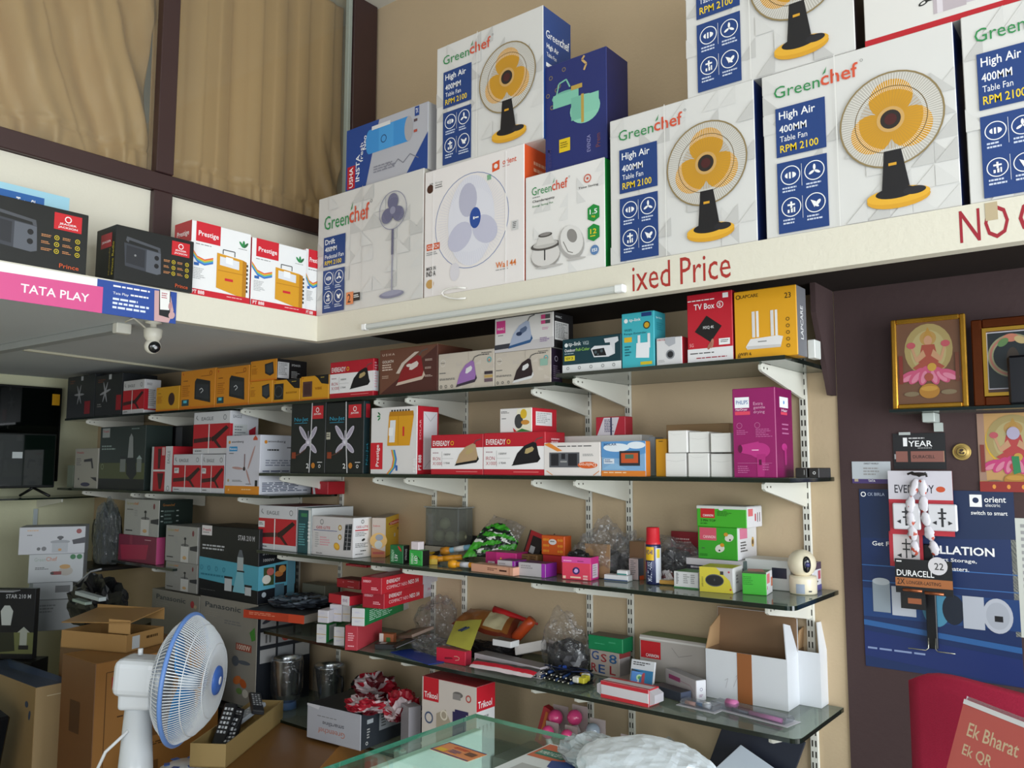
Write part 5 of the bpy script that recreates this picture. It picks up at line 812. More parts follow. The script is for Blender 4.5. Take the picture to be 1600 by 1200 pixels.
# ================================================================ FOURTH GLASS SHELF
z = SH['s4']; g = 'spike guard cartons'
tsg = [('b', 'EVEREADY', .08, .20, .22, .22, WH), ('t', 'COMPACT NEO', .08, .56, .34, .20, 'f5d0d5'), ('b', 'NEO X4', .44, .50, .18, .26, WH), ('r', .70, 0, 1, 1, 'c5c3cc'), ('b', 'SPIKE GUARD', .78, .42, .16, .16, 'b0506a')]
endp = [('b', 'EVEREADY', .1, .18, .4, .14, 'f0c0c8'), ('L', .5, .6, .4, .2, 2, 'f0b0b8')]
gren = [('L', .1, .2, .65, .65, 6, 'b5e0c5'), ('r', .85, 0, 1, 1, 'd0d0d2')]
wend = [('r', 0, .52, 1, .55, 'b5902a'), ('L', .25, .2, .5, .1, 2, 'b0b0c8'), ('L', .25, .7, .5, .1, 2, 'b0b0c8')]
WB = 'c9c8ca'
K('q1', 'carton', 'coral red carton in the bottom row of the spike guard stack', 538.5, 558, 977, z, b=1017, rot=24, d=.24, col='a8303c', cr='c2404c', ct='a02c38', F=[('L', .25, .3, .5, .35, 4, 'e0a0a8'), ('L', .25, .8, .5, .1, 1, 'e0a0a8')], group=g)
K('q2', 'carton', 'white carton with gold line beside the coral red carton', 521, 537.5, 979, z, b=1009.5, rot=22, d=.2, col=WB, cr='2f8a4a', ct='3a8a54', F=wend, group=g)
K('q3', 'carton', 'leftmost white and green carton of the bottom row in the stack', 494, 509, 975, z, b=1005, rot=20, d=.2, col=WB, cr='2a8a48', ct='3a8a54', F=wend, R=[('r', .12, .1, .4, .9, 'd0d0d2')], group=g)
z2 = max(ZT('q1'), ZT('q2'), ZT('q3'))
K('q4', 'carton', 'green and white carton under the two long red cartons of the stack', 549, 569, 950, z2, b=979, rot=22, s=640, col=WB, cr='178246', ct='2a8a50', F=wend, R=gren, group=g)
K('q5', 'carton', 'white carton standing between the green carton and the small white ones', 535, 547, 945, z2, b=972, rot=22, d=.09, col='b9b6b4', group=g, F=wend)
K('q6', 'carton', 'small white carton with gold line, left of the green carton', 514.5, 533, 944, z2, b=972, rot=18, d=.10, col='bdbac0', group=g, F=wend)
K('q7', 'carton', 'leftmost small white carton in the middle row of the stack', 496, 512.5, 953, z2, b=974, rot=16, d=.10, col='bdbac0', group=g, F=wend)
z3 = ZT('q4')
K('q8', 'carton', 'long red spike guard carton, lower of the two long ones', 566, 600, 923, z3, b=952, rot=14, s=685, col='a01f2e', cr='c02030', ct='9a1c2a', F=endp, R=tsg, group=g)
K('q9', 'carton', 'long red spike guard carton, upper of the two long ones', 564, 596, 901, ZT('q8'), b=929.5, rot=14, s=685, col='a01f2e', cr='c02030', ct='9a1c2a', F=endp, R=tsg, group=g)
K('q10', 'carton', 'short red and white carton at the left side of the stack', 513, 546, 927, max(ZT('q6'), ZT('q7')), b=947, rot=-2, d=.09, col='b0202e', ct='8a1a26', F=[('r', .62, 0, 1, 1, 'd8d3d8'), ('b', 'EVE', .70, .35, .2, .3, '8a4a80')], group=g)
K('q11', 'carton', 'open red carton with lifted flap behind the short red and white carton', 526, 561, 903, ZT('q10'), y=-.25, d=.08, col='a81f2c', ct='7a1620', cr='b52430', F=[('r', 0, 0, 1, .1, '7a1620'), ('c', .3, .35, .1, 'd87080'), ('L', .5, .2, .4, .1, 1, 'f0c0c8'), ('L', .5, .8, .3, .1, 1, 'f0c0c8')], group=g)
K('q12', 'carton', 'small red carton at the top left of the spike guard stack', 541, 572, 883, ZT('q9'), y=-.20, d=.05, col='b02030', ct='8a1a26', F=endp, group=g)
K('q13', 'carton', 'topmost red carton of the stack, under the shelf bracket', 575, 628, 884, ZT('q9')+.001, y=-.205, rot=8, d=.05, col='b02030', cr='a01c2a', ct='8a1a26', F=endp, group=g)
slab('envelope', 'grey carton in the shade behind the left end of the spike guard stack', 'box', Vector((at(500, 940, 1, -.10).x, -.10, z+.0008)), .16, .08, .17, 0, '6a6a5c')
# papers and bags in the middle
slab('leaflet_pile', 'brown and white folded leaflets right of the spike guard stack', 'leaflets', D(645, -.17, z+.035), .20, .10, .012, -20, '8a7466', T=[('r', .05, .1, .4, .7, '55403a'), ('c', .2, .3, .1, 'b04a38'), ('c', .35, .5, .1, 'b04a38')], tilt=(14, -12))
slab('leaflet', 'dark leaflet with orange circles lying on the fourth shelf', 'paper', D(628, -.27, z+.022), .13, .08, .004, -30, '2f2c30', T=[('c', .2, .3, .14, 'b5643c'), ('c', .2, .7, .14, 'b5643c'), ('r', .4, .1, .9, .9, '3a3a40')], tilt=(18, -8))
crumple('polythene_bag', 'grey polythene bag standing right of the long red cartons', 'bag', D(682, -.075, z+.001), .22, .10, .22, CLEARD(), 41, .25, peak=(.05, .0))
crumple('bubble_bag', 'clump of clear plastic on the fourth shelf behind the blue sheet', 'bag', D(672, -.24, z+.0015), .15, .10, .07, CLEAR(), 44, .5)
slab('sheet', 'blue plastic sheet lying at the front of the fourth shelf', 'sheet', D(655, -.325, z+.0008), .26, .09, .003, -12, '1f3a8a')
slab('phone', 'small black gadget beside the coral red carton', 'gadget', D(604, -.30, z+.0008), .08, .05, .02, 30, '1a1a1c', T=[('r', .2, .2, .5, .8, 'b5b5b5')])
slab('battery_pack', 'orange and white sachets tucked behind the black gadget', 'packet', D(606, -.25, z+.0008), .06, .03, .045, 20, '9a5a3a', F=[('r', 0, 0, .3, 1, 'd5cfc8'), ('r', .5, .3, .8, .8, '3a6a3a')])
K('cab', 'carton', 'small bright red cable carton at the front of the fourth shelf', 681.5, 727, 1011, z, b=1041, rot=3, s=737, col='c5223c', cr='a82038', ct='8a3a3c', F=[('l', [.66, .72, .78, .65, .80, .5, .72, .42, .62, .45], .05, 'd8a090'), ('p', [.3, .6, .55, .55, .58, .65, .3, .75], '7a1828')], group=None)
# yellow card
q0, q1 = G(708, 1012, z)+Vector((0, .05, .06)), G(744, 1012, z)+Vector((0, .05, .05))
A = at(697, 1006, 1, -.30); B = at(735, 1018, 1, -.30); Cc = at(753, 968, 1, -.16); Dd = at(712, 970, 1, -.16)
packet('card_sleeve', 'yellow-green card with printed pens leaning back above the red cable carton', 'card', [A, B, Cc, Dd], [mat('b3ae48', .5)], .001, 2, 8, 8, .004)
A2 = A.lerp(Dd, .55).lerp(B.lerp(Cc, .55), .3)+Vector((0, -.004, .004)); tube('printed_pen', [A2, A2.lerp(Cc, .35)], .003, mat('243048', .5), bpy.data.objects['card_sleeve']); tube('printed_pen', [A2+Vector((.012, 0, 0)), A2.lerp(Cc, .35)+Vector((.014, 0, 0))], .003, mat('243048', .5), bpy.data.objects['card_sleeve'])
# orange-brown package and red tube
A = at(705, 975, 1, -.16); B = at(800, 1000, 1, -.16); Cc = at(815, 965, 1, -.06); Dd = at(735, 950, 1, -.06)
packet('cable_packet', 'orange-brown cable packet with cream label on the fourth shelf', 'packet', [A, B, Cc, Dd], [mat('8a5528', .3), mat('b9ae8a', .5), mat('6a2c1c', .3)], .02, 6, 22, 12, .008, lambda u, v: 1 if .5 < u < .8 and .2 < v < .8 else (2 if u > .9 or v < .12 else 0))
a, b = at(772, 952, 1, -.08), at(840, 975, 1, -.05); tag(tube('red_tube', [a, a.lerp(b, .3), a.lerp(b, .7), b], .01, mat('b01c20', .35), radii=[.014, .013, .009, .004]), 'red tapered tube pointing right above the cable packet', 'tube')
a, b = at(800, 1003, 1, -.14), at(832, 968, 1, -.12); tag(tube('sealant_tube', [a, a.lerp(b, .2), a.lerp(b, .8), b], .01, mat('a8401c', .3, var=.25, scale=60), radii=[.006, .02, .021, .018]), 'orange-red sealant tube standing slanted at the end of the cable packet', 'tube')
crumple('black_bag', 'black crumpled bag lying under the cable packet', 'bag', Vector((at(760, 1010, 1, -.18).x, -.16, z+.001)), .26, .12, .06, mat('1f1d1e', .35), 51, .5)
slab('white_box', 'small white box lying on the black bag', 'box', Vector((at(785, 1008, 1, -.22).x, -.20, z+.062)), .085, .05, .022, 0, 'dcdcdc', ct='555')
slab('flat_carton', 'long flat white carton on the fourth shelf behind the red and white packet', 'box', D(800, -.265, z+.0008), .32, .06, .038, -6, 'bfb9bf', ct='6f6b6c')
A = D(733, -.36, z+.012); B = D(830, -.35, z+.012); Cc = B+Vector((.01, .04, .022)); Dd = A+Vector((0, .04, .022))
packet('red_packet', 'long red and white packet at the front edge of the fourth shelf', 'packet', [A, B, Cc, Dd], [mat('c22838', .3), mat('d5c5c8', .3), mat('4a4646', .3)], .008, 9, 24, 8, .004, lambda u, v: 1 if v < .3 else (0 if v < .6 else 2))
for i in range(3): slab('paper_strip', ['white strip of packaging standing on edge behind the white carton', 'black and white packaging strip leaning right of the small white box', 'folded white and red paper right of the cable packet'][i], 'packaging', Vector((at(835+i*12, 1015, 1, -.15).x, -.17+i*.03, z+.045)), .12-.02*i, .01, .035, (18, -24, 10)[i], ('c5c0bc', '2a2628', 'b5a8a4')[i], tilt=(-20, -14+12*i))
P = D(886, -.14, z+.001); crumple('black_bag', 'round black bundle in a clear bag in the middle of the fourth shelf', 'bag', P, .15, .12, .13, mat('1d1c20', .3), 61, .25, res=3)
crumple('polythene_bag', 'tall clear polythene bag covering the round black bundle', 'bag', P+Vector((.0, .0, 0)), .19, .15, .22, CLEAR(), 63, .22, peak=(-.04, .03))
# connectors
P = D(880, -.275, z+.001); root = empty('connector_bundle', P, R_(-6), 'tangle of black plugs and cables with yellow connectors on the fourth shelf', 'cables')
crumple('cable_coil', None, None, (0, .02, 0), .19, .09, .03, mat('1b1d22', .35), 71, .7, res=3, parent=root)
rr_ = random.Random(4)
for i in range(16):
    x = -.085+.0105*i+rr_.uniform(-.003, .003); zz = .012+(i % 2)*.014; tube('plug', [(x, .0+rr_.uniform(-.008, .02), zz), (x+.004, -.045+rr_.uniform(-.01, .01), zz+rr_.uniform(-.004, .004))], .005, mat(('1a1b20', '22262c', '1f3a6a')[i % 3], .3), root, 8)
    tube('plug_tip', [(x+.004, -.046, zz), (x+.0045, -.054, zz)], .0028, mat('c9c5b5', .25, metal=.8), root, 8)
for i, (x, y, c) in enumerate(((.09, -.02, 'cfc43a'), (.10, -.045, 'cfc43a'), (.075, .0, 'd8d8d0'), (.08, -.05, 'd8d8d0'), (.045, .03, 'c98a1c'), (-.05, .03, '2a4aa0'))): boxo('connector', x, y, .018, x+.024, y+.022, .036, mat(c, .35), root, .003)
for i in range(5):
    pts = [(rr_.uniform(-.09, .1), rr_.uniform(-.03, .06), rr_.uniform(.012, .045)) for _ in range(6)]
    tube('cable', pts, .0025, mat(('16171a', '1f2a4a', '2a2c30')[i % 3], .4), root, 6)
# stack of blue-red boxes and green box
K('bb', 'carton', 'white carton printed with red and blue letters on the fourth shelf', 922, 968, 1013, z, b=1062, rot=-6, s=985, col='b5a9a0', cr='a09a98', group=None, F=[('b', 'G', .06, .05, .25, .35, '2a4f8a'), ('b', 'S', .38, .12, .2, .32, 'a02c34'), ('b', '8', .66, .08, .26, .36, '2f5f8f'), ('b', 'E', .30, .56, .22, .34, '2a4f8a'), ('b', 'R', .05, .55, .2, .33, 'a02c34'), ('b', 'L', .68, .54, .2, .34, 'a02c34')], R=[('r', 0, 0, 1, .2, '8a3a3a')])
K('gn', 'carton', 'emerald green carton on top of the carton printed with letters', 919, 973, 991, ZT('bb'), y=BX['bb'][5].y+.004, d=.07, col='10804e', cr='0f6a42', ct='4a4640', F=[('L', .2, .5, .4, .1, 1, '4ab080'), ('r', .6, .3, .8, .4, '3a9a6c')])
slab('black_carton', 'black carton with a blue label leaning right of the emerald green carton', 'box', Vector((at(1000, 1010, 1, -.14).x, -.15, BX['bb'][4]-.06)), .055, .12, .035, 30, '5a8ac8', cr='1c1a1e', ct='1c1a1e', F=[('c', .5, .5, .3, 'b5d8b0'), ('c', .5, .5, .15, '5a9a5a')], tilt=(6, 8))
slab('support_carton', 'white and red carton holding up the blue-labelled black carton', 'box', Vector((at(990, 1040, 1, -.12).x, -.13, z+.0006)), .10, .09, BX['bb'][4]-z-.075, 8, 'b9aaa4', F=[('r', 0, .1, .2, .9, 'a8303c'), ('r', .75, 0, 1, 1, '9a3a3c')])
A = at(985, 1062, 1, -.19); zb = z+.005
slab('blister_pack', 'blue and white blister pack leaning left of the grey drill carton', 'blister pack', Vector((at(1003, 1060, 1, -.2).x, -.205, z+.003)), .085, .008, .085, 2, 'd8dade', F=[('r', .05, .35, .95, .9, '3a80b0'), ('r', .2, .45, .4, .85, 'dfe5ea'), ('r', .5, .45, .62, .85, 'c05058'), ('L', .1, .08, .7, .15, 2, '444')], tilt=(-14, 0))
P = D(985, -.335, z+.0008); A = P+Vector((-.09, -.02, .004)); B = P+Vector((.085, -.02, .004))
o = slab('red_white_packet', 'red and white soft packet lying at the front of the fourth shelf', 'packet', P+Vector((0, -.004, 0)), .17, .06, .05, -3, 'd8d5da', ct='c03040', cr='c5303c', F=[('r', 0, 0, 1, .22, 'c5303c'), ('r', 0, .78, 1, 1, 'd0343e')], T=[('r', .0, .3, 1, .8, 'd8d5da')])
for s_, x in ((-1, -.085), (1, .085)): prism('sealed_end', [(x, .004), (x, .046), (x+s_*.018, .036), (x+s_*.018, .012)], -.025, .025, mat('c9c5cc', .3), o)
K('cw', 'carton', 'long white carton with red corner label behind the fourth shelf clutter', 1000, 1104, 991, z, y=-.095, d=.08, col='b5aea8', ct='5a7a4a', F=[('r', .0, .05, 1, .09, 'd8d5d0'), ('r', .02, .12, .33, .50, 'c5222c'), ('b', 'CANNON', .10, .40, .20, .07, WH), ('l', [.5, .2, .6, .38, .8, .30], .01, '8a8480')], group=None)
K('hs', 'carton', 'white and pink hair dryer carton leaning beside the open white cartons', 1040, 1088, 1044, z, y=-.225, rot=-30, s=1104, col='c5bdbf', cr='e5e5ea', ct='9a9699', F=[('r', .12, .2, .5, .42, 'a84a7a'), ('o', .70, .78, .16, .03, 'b04a7a'), ('o', .70, .78, .10, .03, '3a4a6a'), ('l', [.3, .3, .8, .35, .95, .6], .015, 'a8506a')], R=[('o', .5, .45, .07, .02, '5a4a7a'), ('L', .3, .7, .4, .15, 2, 'b08aa8')])
crumple('black_cable', 'black cable lying behind the white and pink carton', 'cable', D(1092, -.135, z+.001), .04, .025, .03, mat('17181b', .4), 77, .6, res=2)
slab('adapter', 'dark grey power adapter on the fourth shelf in front of the leaning carton', 'adapter', D(1050, -.225, z+.0008), .12, .045, .028, -18, '3c404c', ct='2c2e34', cr='4c5468')
def bpack(name, label, P, W, D, rz, things):
    o = boxo(name, -W/2, -D/2, 0, W/2, D/2, .0015, mat('d0cfd6', .25), bev=.0005); o.location = P; o.rotation_euler.z = R_(rz); tag(o, label, 'blister pack')
    boxo('blister_shell', -W*.46, -D*.38, .0016, W*.46, D*.38, .018, film('blister', 'dfe2e6', .12, .04), o, .006)
    for n_, a, b, r, c in things: tube(n_, [(a[0]*W, a[1]*D, r+.002), (b[0]*W, b[1]*D, r+.002)], r, mat(c, .3), o, 12)
bpack('blister_pack', 'pink pen set in a clear blister pack at the front of the fourth shelf', G(1172, 1117, z)+Vector((-.0, .005, .0006)), .27, .075, -10, [('pink_cap', (-.30, .05), (-.18, .05), .013, 'd87ab0'), ('dark_pen', (-.17, .15), (.38, .1), .005, '4a4458'), ('red_pen', (-.15, .0), (.05, .0), .004, '8a3a50'), ('pink_handle', (.02, -.18), (.40, -.22), .0065, 'd880b8'), ('grey_pen', (-.2, -.15), (.0, -.18), .004, '7a7888')])
bpack('blister_pack', 'small clear blister pack with a blue nozzle on the fourth shelf', G(1092, 1107, z)+Vector((0, .01, .0006)), .13, .06, -6, [('blue_nozzle', (-.2, .1), (.1, .0), .007, '3a70a0'), ('white_tip', (.1, .0), (.25, -.02), .009, 'e5e5e8'), ('pink_tip', (-.35, -.1), (-.1, -.12), .006, 'd8a090')])
# open white cartons
def open_carton(label, l, r, top, b, s, z, fl, tape=False, group='open white cartons'):
    P = G(r, b, z+.0006); ex = Vector((1, 0, 0)); ey = Vector((0, 1, 0)); W = -lin(l, P, ex); D = lin(s, P, ey) if s else .12; H = row(top, P.x-W, P.y)-z
    root = empty('open_carton', P+Vector((-W/2, D/2, 0)), 0, label, 'box', group); wm, bm_ = CARD('d9dce0'), CARD('84674c'); t = .003
    def pn(name, x0, y0, z0, x1, y1, z1, m): return boxo(name, x0, y0, z0, x1, y1, z1, m, root)
    pn('front_panel', -W/2, -D/2, 0, W/2, -D/2+t, H, wm); pn('side_panel', W/2-t, -D/2+t, 0, W/2, D/2, H, wm); pn('side_panel', -W/2, -D/2+t, 0, -W/2+t, D/2, H, wm); pn('back_panel', -W/2+t, D/2-t, 0, W/2-t, D/2, H, wm); pn('bottom_panel', -W/2+t, -D/2+t, 0, W/2-t, D/2-t, t, wm)
    pn('brown_lining', -W/2+t, D/2-t-.001, t, W/2-t, D/2-t-.0002, H, bm_); pn('brown_lining', -W/2+t, -D/2+t, t, -W/2+t+.001, D/2-t-.001, H, bm_)
    h = fl
    for nm_, poly, y0, y1, m1 in (('back_flap', [(-W/2, H), (W/2, H), (W/2, H+h*.9), (W/2-.02, H+h), (-W/2, H+h)], D/2-t, D/2, wm), ('flap_lining', [(-W/2+.001, H), (W/2-.001, H), (W/2-.001, H+h*.9), (W/2-.021, H+h-.001), (-W/2+.001, H+h-.001)], D/2-t-.0008, D/2-t-.0001, bm_)):
        o = prism(nm_, poly, y0, y1, m1, root)
    pl = [(-D/2, 0), (D/2, 0), (D/2-.02, h*.75), (-D/2+.03, h*.85)]
    o = prism('side_flap', pl, -t, 0, wm, root, axis='x'); o.location = (W/2, 0, H); o.rotation_euler.y = R_(-10)
    o = prism('side_flap', [(-D/2, 0), (D/2, 0), (D/2-.005, h*.8), (-D/2+.025, h*.55)], 0, t, CARD('b8946c'), root, axis='x'); o.location = (-W/2, 0, H); o.rotation_euler.y = R_(4)
    if tape: pn('brown_tape', -W*.10, -D/2-.0009, .0, W*.08, -D/2-.0001, H, mat('9a6038', .25)); p = Print(W, H); p.run([('l', [.25, .75, .28, .55, .24, .6], .01, 'b5b5b8'), ('l', [.35, .7, .42, .4, .38, .5], .01, 'b5b5b8'), ('l', [.5, .6, .54, .35, .5, .45], .01, 'b5b5b8')]); p.obj('pencil_writing', root, face_matrix('F', W, D, H))
    return root
open_carton('open white carton with brown tape down its front on the fourth shelf', 1104, 1232, 1013, 1112, 1250, z, .115, True)
open_carton('plain open white carton behind the taped one at the shelf end', 1245, 1284, 1016, 1107, 1314, z, .10)
# ================================================================ LOWEST GLASS SHELF AND LEFT CORNER
z = SH['s5']
K('tri', 'carton', 'white and red lamp carton on the lowest shelf behind the glass counter', 658, 744, 1056, z, y=-.37, s=773, col='cfc6bf', cr='dcdcdc', ct='a0202e', flap='flap',
  F=[('r', .03, .0, .32, .27, 'c01c2c'), ('b', 'Trikool', .05, .17, .25, .07, WH), ('q', .67, .13, .08, .035, 0, '6a6664'), ('r', .58, .12, .72, .19, '8a8684'), ('o', .86, .15, .035, .015, 'b5453f'), ('o', .14, .47, .06, .02, '4a5a7a'), ('p', [.28, .40, .45, .33, .60, .55, .60, .85, .28, .85], 'a89c8a'), ('o', .42, .40, .05, .02, 'd8d0c0'), ('r', .58, .33, .82, .62, '2f2a55'), ('r', .62, .30, .86, .34, '2f2a55')],
  R=[('r', 0, 0, 1, .28, 'c81f2f'), ('b', 'Trikool', .08, .17, .75, .08, WH), ('L', .1, .34, .8, .05, 1, '999')]+[('p', [.12+i*.2, .45, .2+i*.2, .45, .17+i*.2, .55], 'b5b5b8') for i in range(4)])
K('ovn', 'carton', 'dented grey carton upside down with dark side on the lowest shelf', 479, 563, 1098, z, b=1174, rot=4, s=640, col='a9abb4', cr='30353c', ct='23262b', F=[('tu', 'Greenchef', .22, .62, .5, .16, 'b5705a'), ('tu', 'smartline', .3, .42, .4, .12, '3a3a44'), ('L', .2, .28, .5, .04, 1, '777'), ('p', [0, 0, .25, .0, .22, .12, .0, .06], 'c5c5cc')],
  R=[('o', .12, .85, .04, .012, WH), ('r', .12, .2, .24, .32, 'aab0b5'), ('r', .36, .12, .98, .62, '8f9498'), ('L', .4, .16, .1, .4, 5, '333'), ('L', .12, .45, .06, .3, 4, 'b5b5b5')])
def jar(label, px, py, hpx, wpx, yoff=.0, base='4a6fa0'):
    P = Vector((at(px, py, 1, yoff).x, yoff, z+.0008)); m = mpp(P); r = wpx/2*m; h = hpx*m; o = empty('steel_jar', P, 0, label, 'jar', 'steel mixer jars'); sm = mat('c2c6c9', .22, metal=1)
    lathe('jar_body', [(0, h*.14), (r*.62, h*.14), (r*.72, h*.3), (r*.9, h*.75), (r*.95, h*.92), (r*1.0, h*.96), (r*1.0, h), (r*.96, h*.99), (r*.9, h*.9), (r*.86, h*.75), (r*.6, h*.2), (0, h*.2)], sm, o, 36)
    lathe('jar_base', [(0, 0), (r*.68, 0), (r*.70, h*.02), (r*.66, h*.135), (0, h*.135)], mat(base, .35), o, 30)
    tube('handle', [(r*.9, 0, h*.8), (r*1.35, 0, h*.75), (r*1.35, 0, h*.35), (r*.78, 0, h*.3)], r*.10, mat('15171a', .35), o, 8)
    lathe('plastic_wrap', [(r*.8, .001), (r*1.08, h*.4), (r*1.1, h*.9), (r*1.02, h*1.03)], film('jar_wrap', 'f0f2f4', .02, .1, .6), o, 20); return o
jar('steel mixer jar with blue base wrapped in plastic on the lowest shelf', 447, 1100, 77, 46, -.27)
jar('second steel mixer jar with shiny rim, right of the blue-based jar', 514, 1090, 62, 46, -.13, '3a5a3c')
for i, (px, py, w_, h_, sd, rz) in enumerate(((575, 1085, .17, .09, 3, 20), (640, 1075, .13, .11, 5, -20), (612, 1100, .16, .06, 8, 5))):
    crumple('shiny_packet', ['glossy red packet in the heap on the lowest shelf, left one', 'glossy red packet in the heap nearest the lamp carton', 'glossy red packet at the front of the heap on the dented carton'][i], 'packet', Vector((at(px, py, 1, -.26).x, (-.22, -.30, -.39)[i], (ZT('ovn')+.002 if i != 1 else z+.10))), w_, .12, h_, [mat('9a1c2c', .22), mat('b5a5a8', .3), mat('5a1620', .25)], 80+sd, .6, rz, 4, group='glossy red packets')
crumple('dark_packet', 'dark packets lying behind the steel jars', 'packet', Vector((at(575, 1060, 1, -.08).x, -.08, z+.001)), .18, .12, .16, [mat('1a1c1e', .3), mat('2c3a2a', .3), mat('4a2a38', .3)], 91, .5)
crumple('blue_cap', 'navy blue cloth cap behind the dented carton', 'cap', Vector((at(668, 1080, 1, -.22).x, -.20, z+.001)), .11, .11, .19, [mat('24304a', .6), mat('c5c2bc', .5), mat('24304a', .6)], 95, .35)
slab('grey_box', 'grey plastic box standing between the dented carton and the lamp carton', 'box', Vector((at(645, 1120, 1, -.30).x+.02, -.33, z+.0008)), .07, .05, .17, -20, '8f8c92')
# light bulbs on cards
for i, (px, py, c, lb) in enumerate(((868, 1121, 'd8457f', 'pink night lamp on a card, left of the pair above the counter'), (898, 1121, 'd8457f', 'pink night lamp on a card, right of the pair above the counter'), (856, 1144, 'd8457f', 'small pink lamp behind the counter, lower left'), (886, 1150, 'd8457f', 'pink lamp half hidden by the counter edge'), (921, 1160, 'd8457f', 'pink lamp next to the plastic bag on the counter'), (926, 1142, '8a94a0', 'grey lamp on a card right of the pink lamps'), (975, 1168, '8a94a0', 'grey lamp behind the white cloth bag'))):
    yy = -.20 if py < 1130 else -.26; P = at(px, py, 1, yy); m = mpp(P); r = (12 if i in (0, 1, 5, 6) else 10)*m
    o = empty('night_lamp', P, 0, lb, 'lamp', 'night lamps on the lowest shelf')
    bm = bmesh.new(); bmesh.ops.create_uvsphere(bm, u_segments=20, v_segments=12, radius=r); bmo('globe', bm, mat(c, .15, coat=.6), o, True)
    tube('lamp_base', [(0, .0, -r*.9), (.01, .004, -r*1.9)], r*.42, mat('d5ccd0', .4), o, 10); boxo('card', -r*1.1, r*1.05, z+.056-P.z, r*1.3, r*1.1, r*1.3, CARD('a89a98'), o)
a = at(842, 1140, 1, -.20); slab('red_carton', 'slim red and orange carton leaning left of the pink lamps', 'box', Vector((a.x, -.18, a.z-.05)), .05, .03, .13, 0, 'a82830', F=[('r', .3, .1, .5, .9, 'c8702a')], tilt=(0, 18))
slab('lamp_tray', 'grey card tray holding the night lamps on the lowest shelf', 'tray', Vector((at(890, 1150, 1, -.15).x, -.19, z+.0008)), .44, .22, .052, 0, '77746e')
P = at(1150, 1165, 1, -.12); slab('folder', 'dark blue folder leaning against the wall below the fourth shelf', 'folder', Vector((P.x-.02, -.10, z+.002)), .24, .012, .30, 0, '1c2130', tilt=(-6, 20))
slab('white_board', 'pale board lying slanted on the dark folder', 'board', Vector((P.x+.06, -.12, z+.02)), .012, .04, .34, 0, 'b5b4aa', tilt=(0, -62))
slab('paper_stack', 'stack of white paper sheets slanting down at the lower right', 'paper', Vector((P.x+.14, -.20, z+.125)), .30, .17, .012, 0, 'd3dce6', tilt=(12, 24))
slab('orange_box', 'orange box showing under the white paper sheets', 'box', Vector((P.x+.02, -.22, z+.0008)), .16, .10, .13, 0, 'b04a24')
# ---- pink box shelf
g = 'cartons in the left corner'; z = SH['ml']+.0056
K('pkb', 'carton', 'dark pink carton on the low shelf in the left corner', 184, 243, 834, z, y=-.366, s=257, col='7a2440', cr='b54a78', F=[('p', [.05, .4, .8, .3, .75, .85, .1, .95], 'a52a4a'), ('L', .7, .12, .2, .05, 1, 'd8b0b8'), ('r', .3, 0, .38, .35, '8a3048')], group=g)
def mixF(c='a8a8a4'): return [('t', 'Green', .06, .08, .2, .08, 'a59a5a'), ('b', 'chef', .27, .08, .14, .08, 'c5803a'), ('L', .08, .28, .2, .05, 1, '555'), ('q', .86, .18, .08, .05, 90, '7a3a40'), ('L', .3, .3, .12, .2, 3, '999'), ('e', .62, .52, .12, .045, '6a6a6a'), ('r', .61, .38, .64, .66, '3a3a3c'), ('e', .62, .34, .035, .04, '26262a'), ('r', .5, .55, .74, .98, 'c5c5c2'), ('e', .62, .86, .06, .05, 'c5a070'), ('p', [.78, .55, 1, .50, 1, .66, .78, .64], '33343a'), ('r', .06, .86, .26, .89, '333')]
K('gm1', 'carton', 'grey mixer carton with dark side on top of the dark pink carton', 193, 247, 779, ZT('pkb'), y=-.364, s=300, col='a3a4a0', cr='17231f', F=mixF(), R=[('b', 'Greenchef', .1, .10, .35, .07, '8a5a2a')]+[('r', .05+.45*(i % 2), .28+.14*(i//2), .12+.45*(i % 2), .31+.14*(i//2), '8a938f') for i in range(6)]+[('L', .15, .28, .3, .4, 4, '4a5a55')], group=g)
crumple('polythene_cover', 'tall polythene cover hanging over dark goods left of the grey mixer carton', 'bag', Vector((at(165, 880, 1, -.30).x, -.30, at(165, 880, 1, -.3).z)), .22, .10, .42, [film('cover_film', 'dfe4e8', .08, .14, .9)], 101, .3)
crumple('dark_goods', 'dark goods inside the tall polythene cover in the left corner', 'bag', Vector((at(160, 880, 1, -.20).x, -.18, at(160, 880, 1, -.2).z)), .26, .12, .42, mat('3c3b36', .6), 104, .2)
slab('wall_ledge', 'dark ledge carrying the covered goods in the left corner', 'shelf', Vector((at(160, 885, 1, -.2).x, -.19, at(160, 880, 1, -.2).z-.022)), .40, .36, .02, 0, '2a2826')
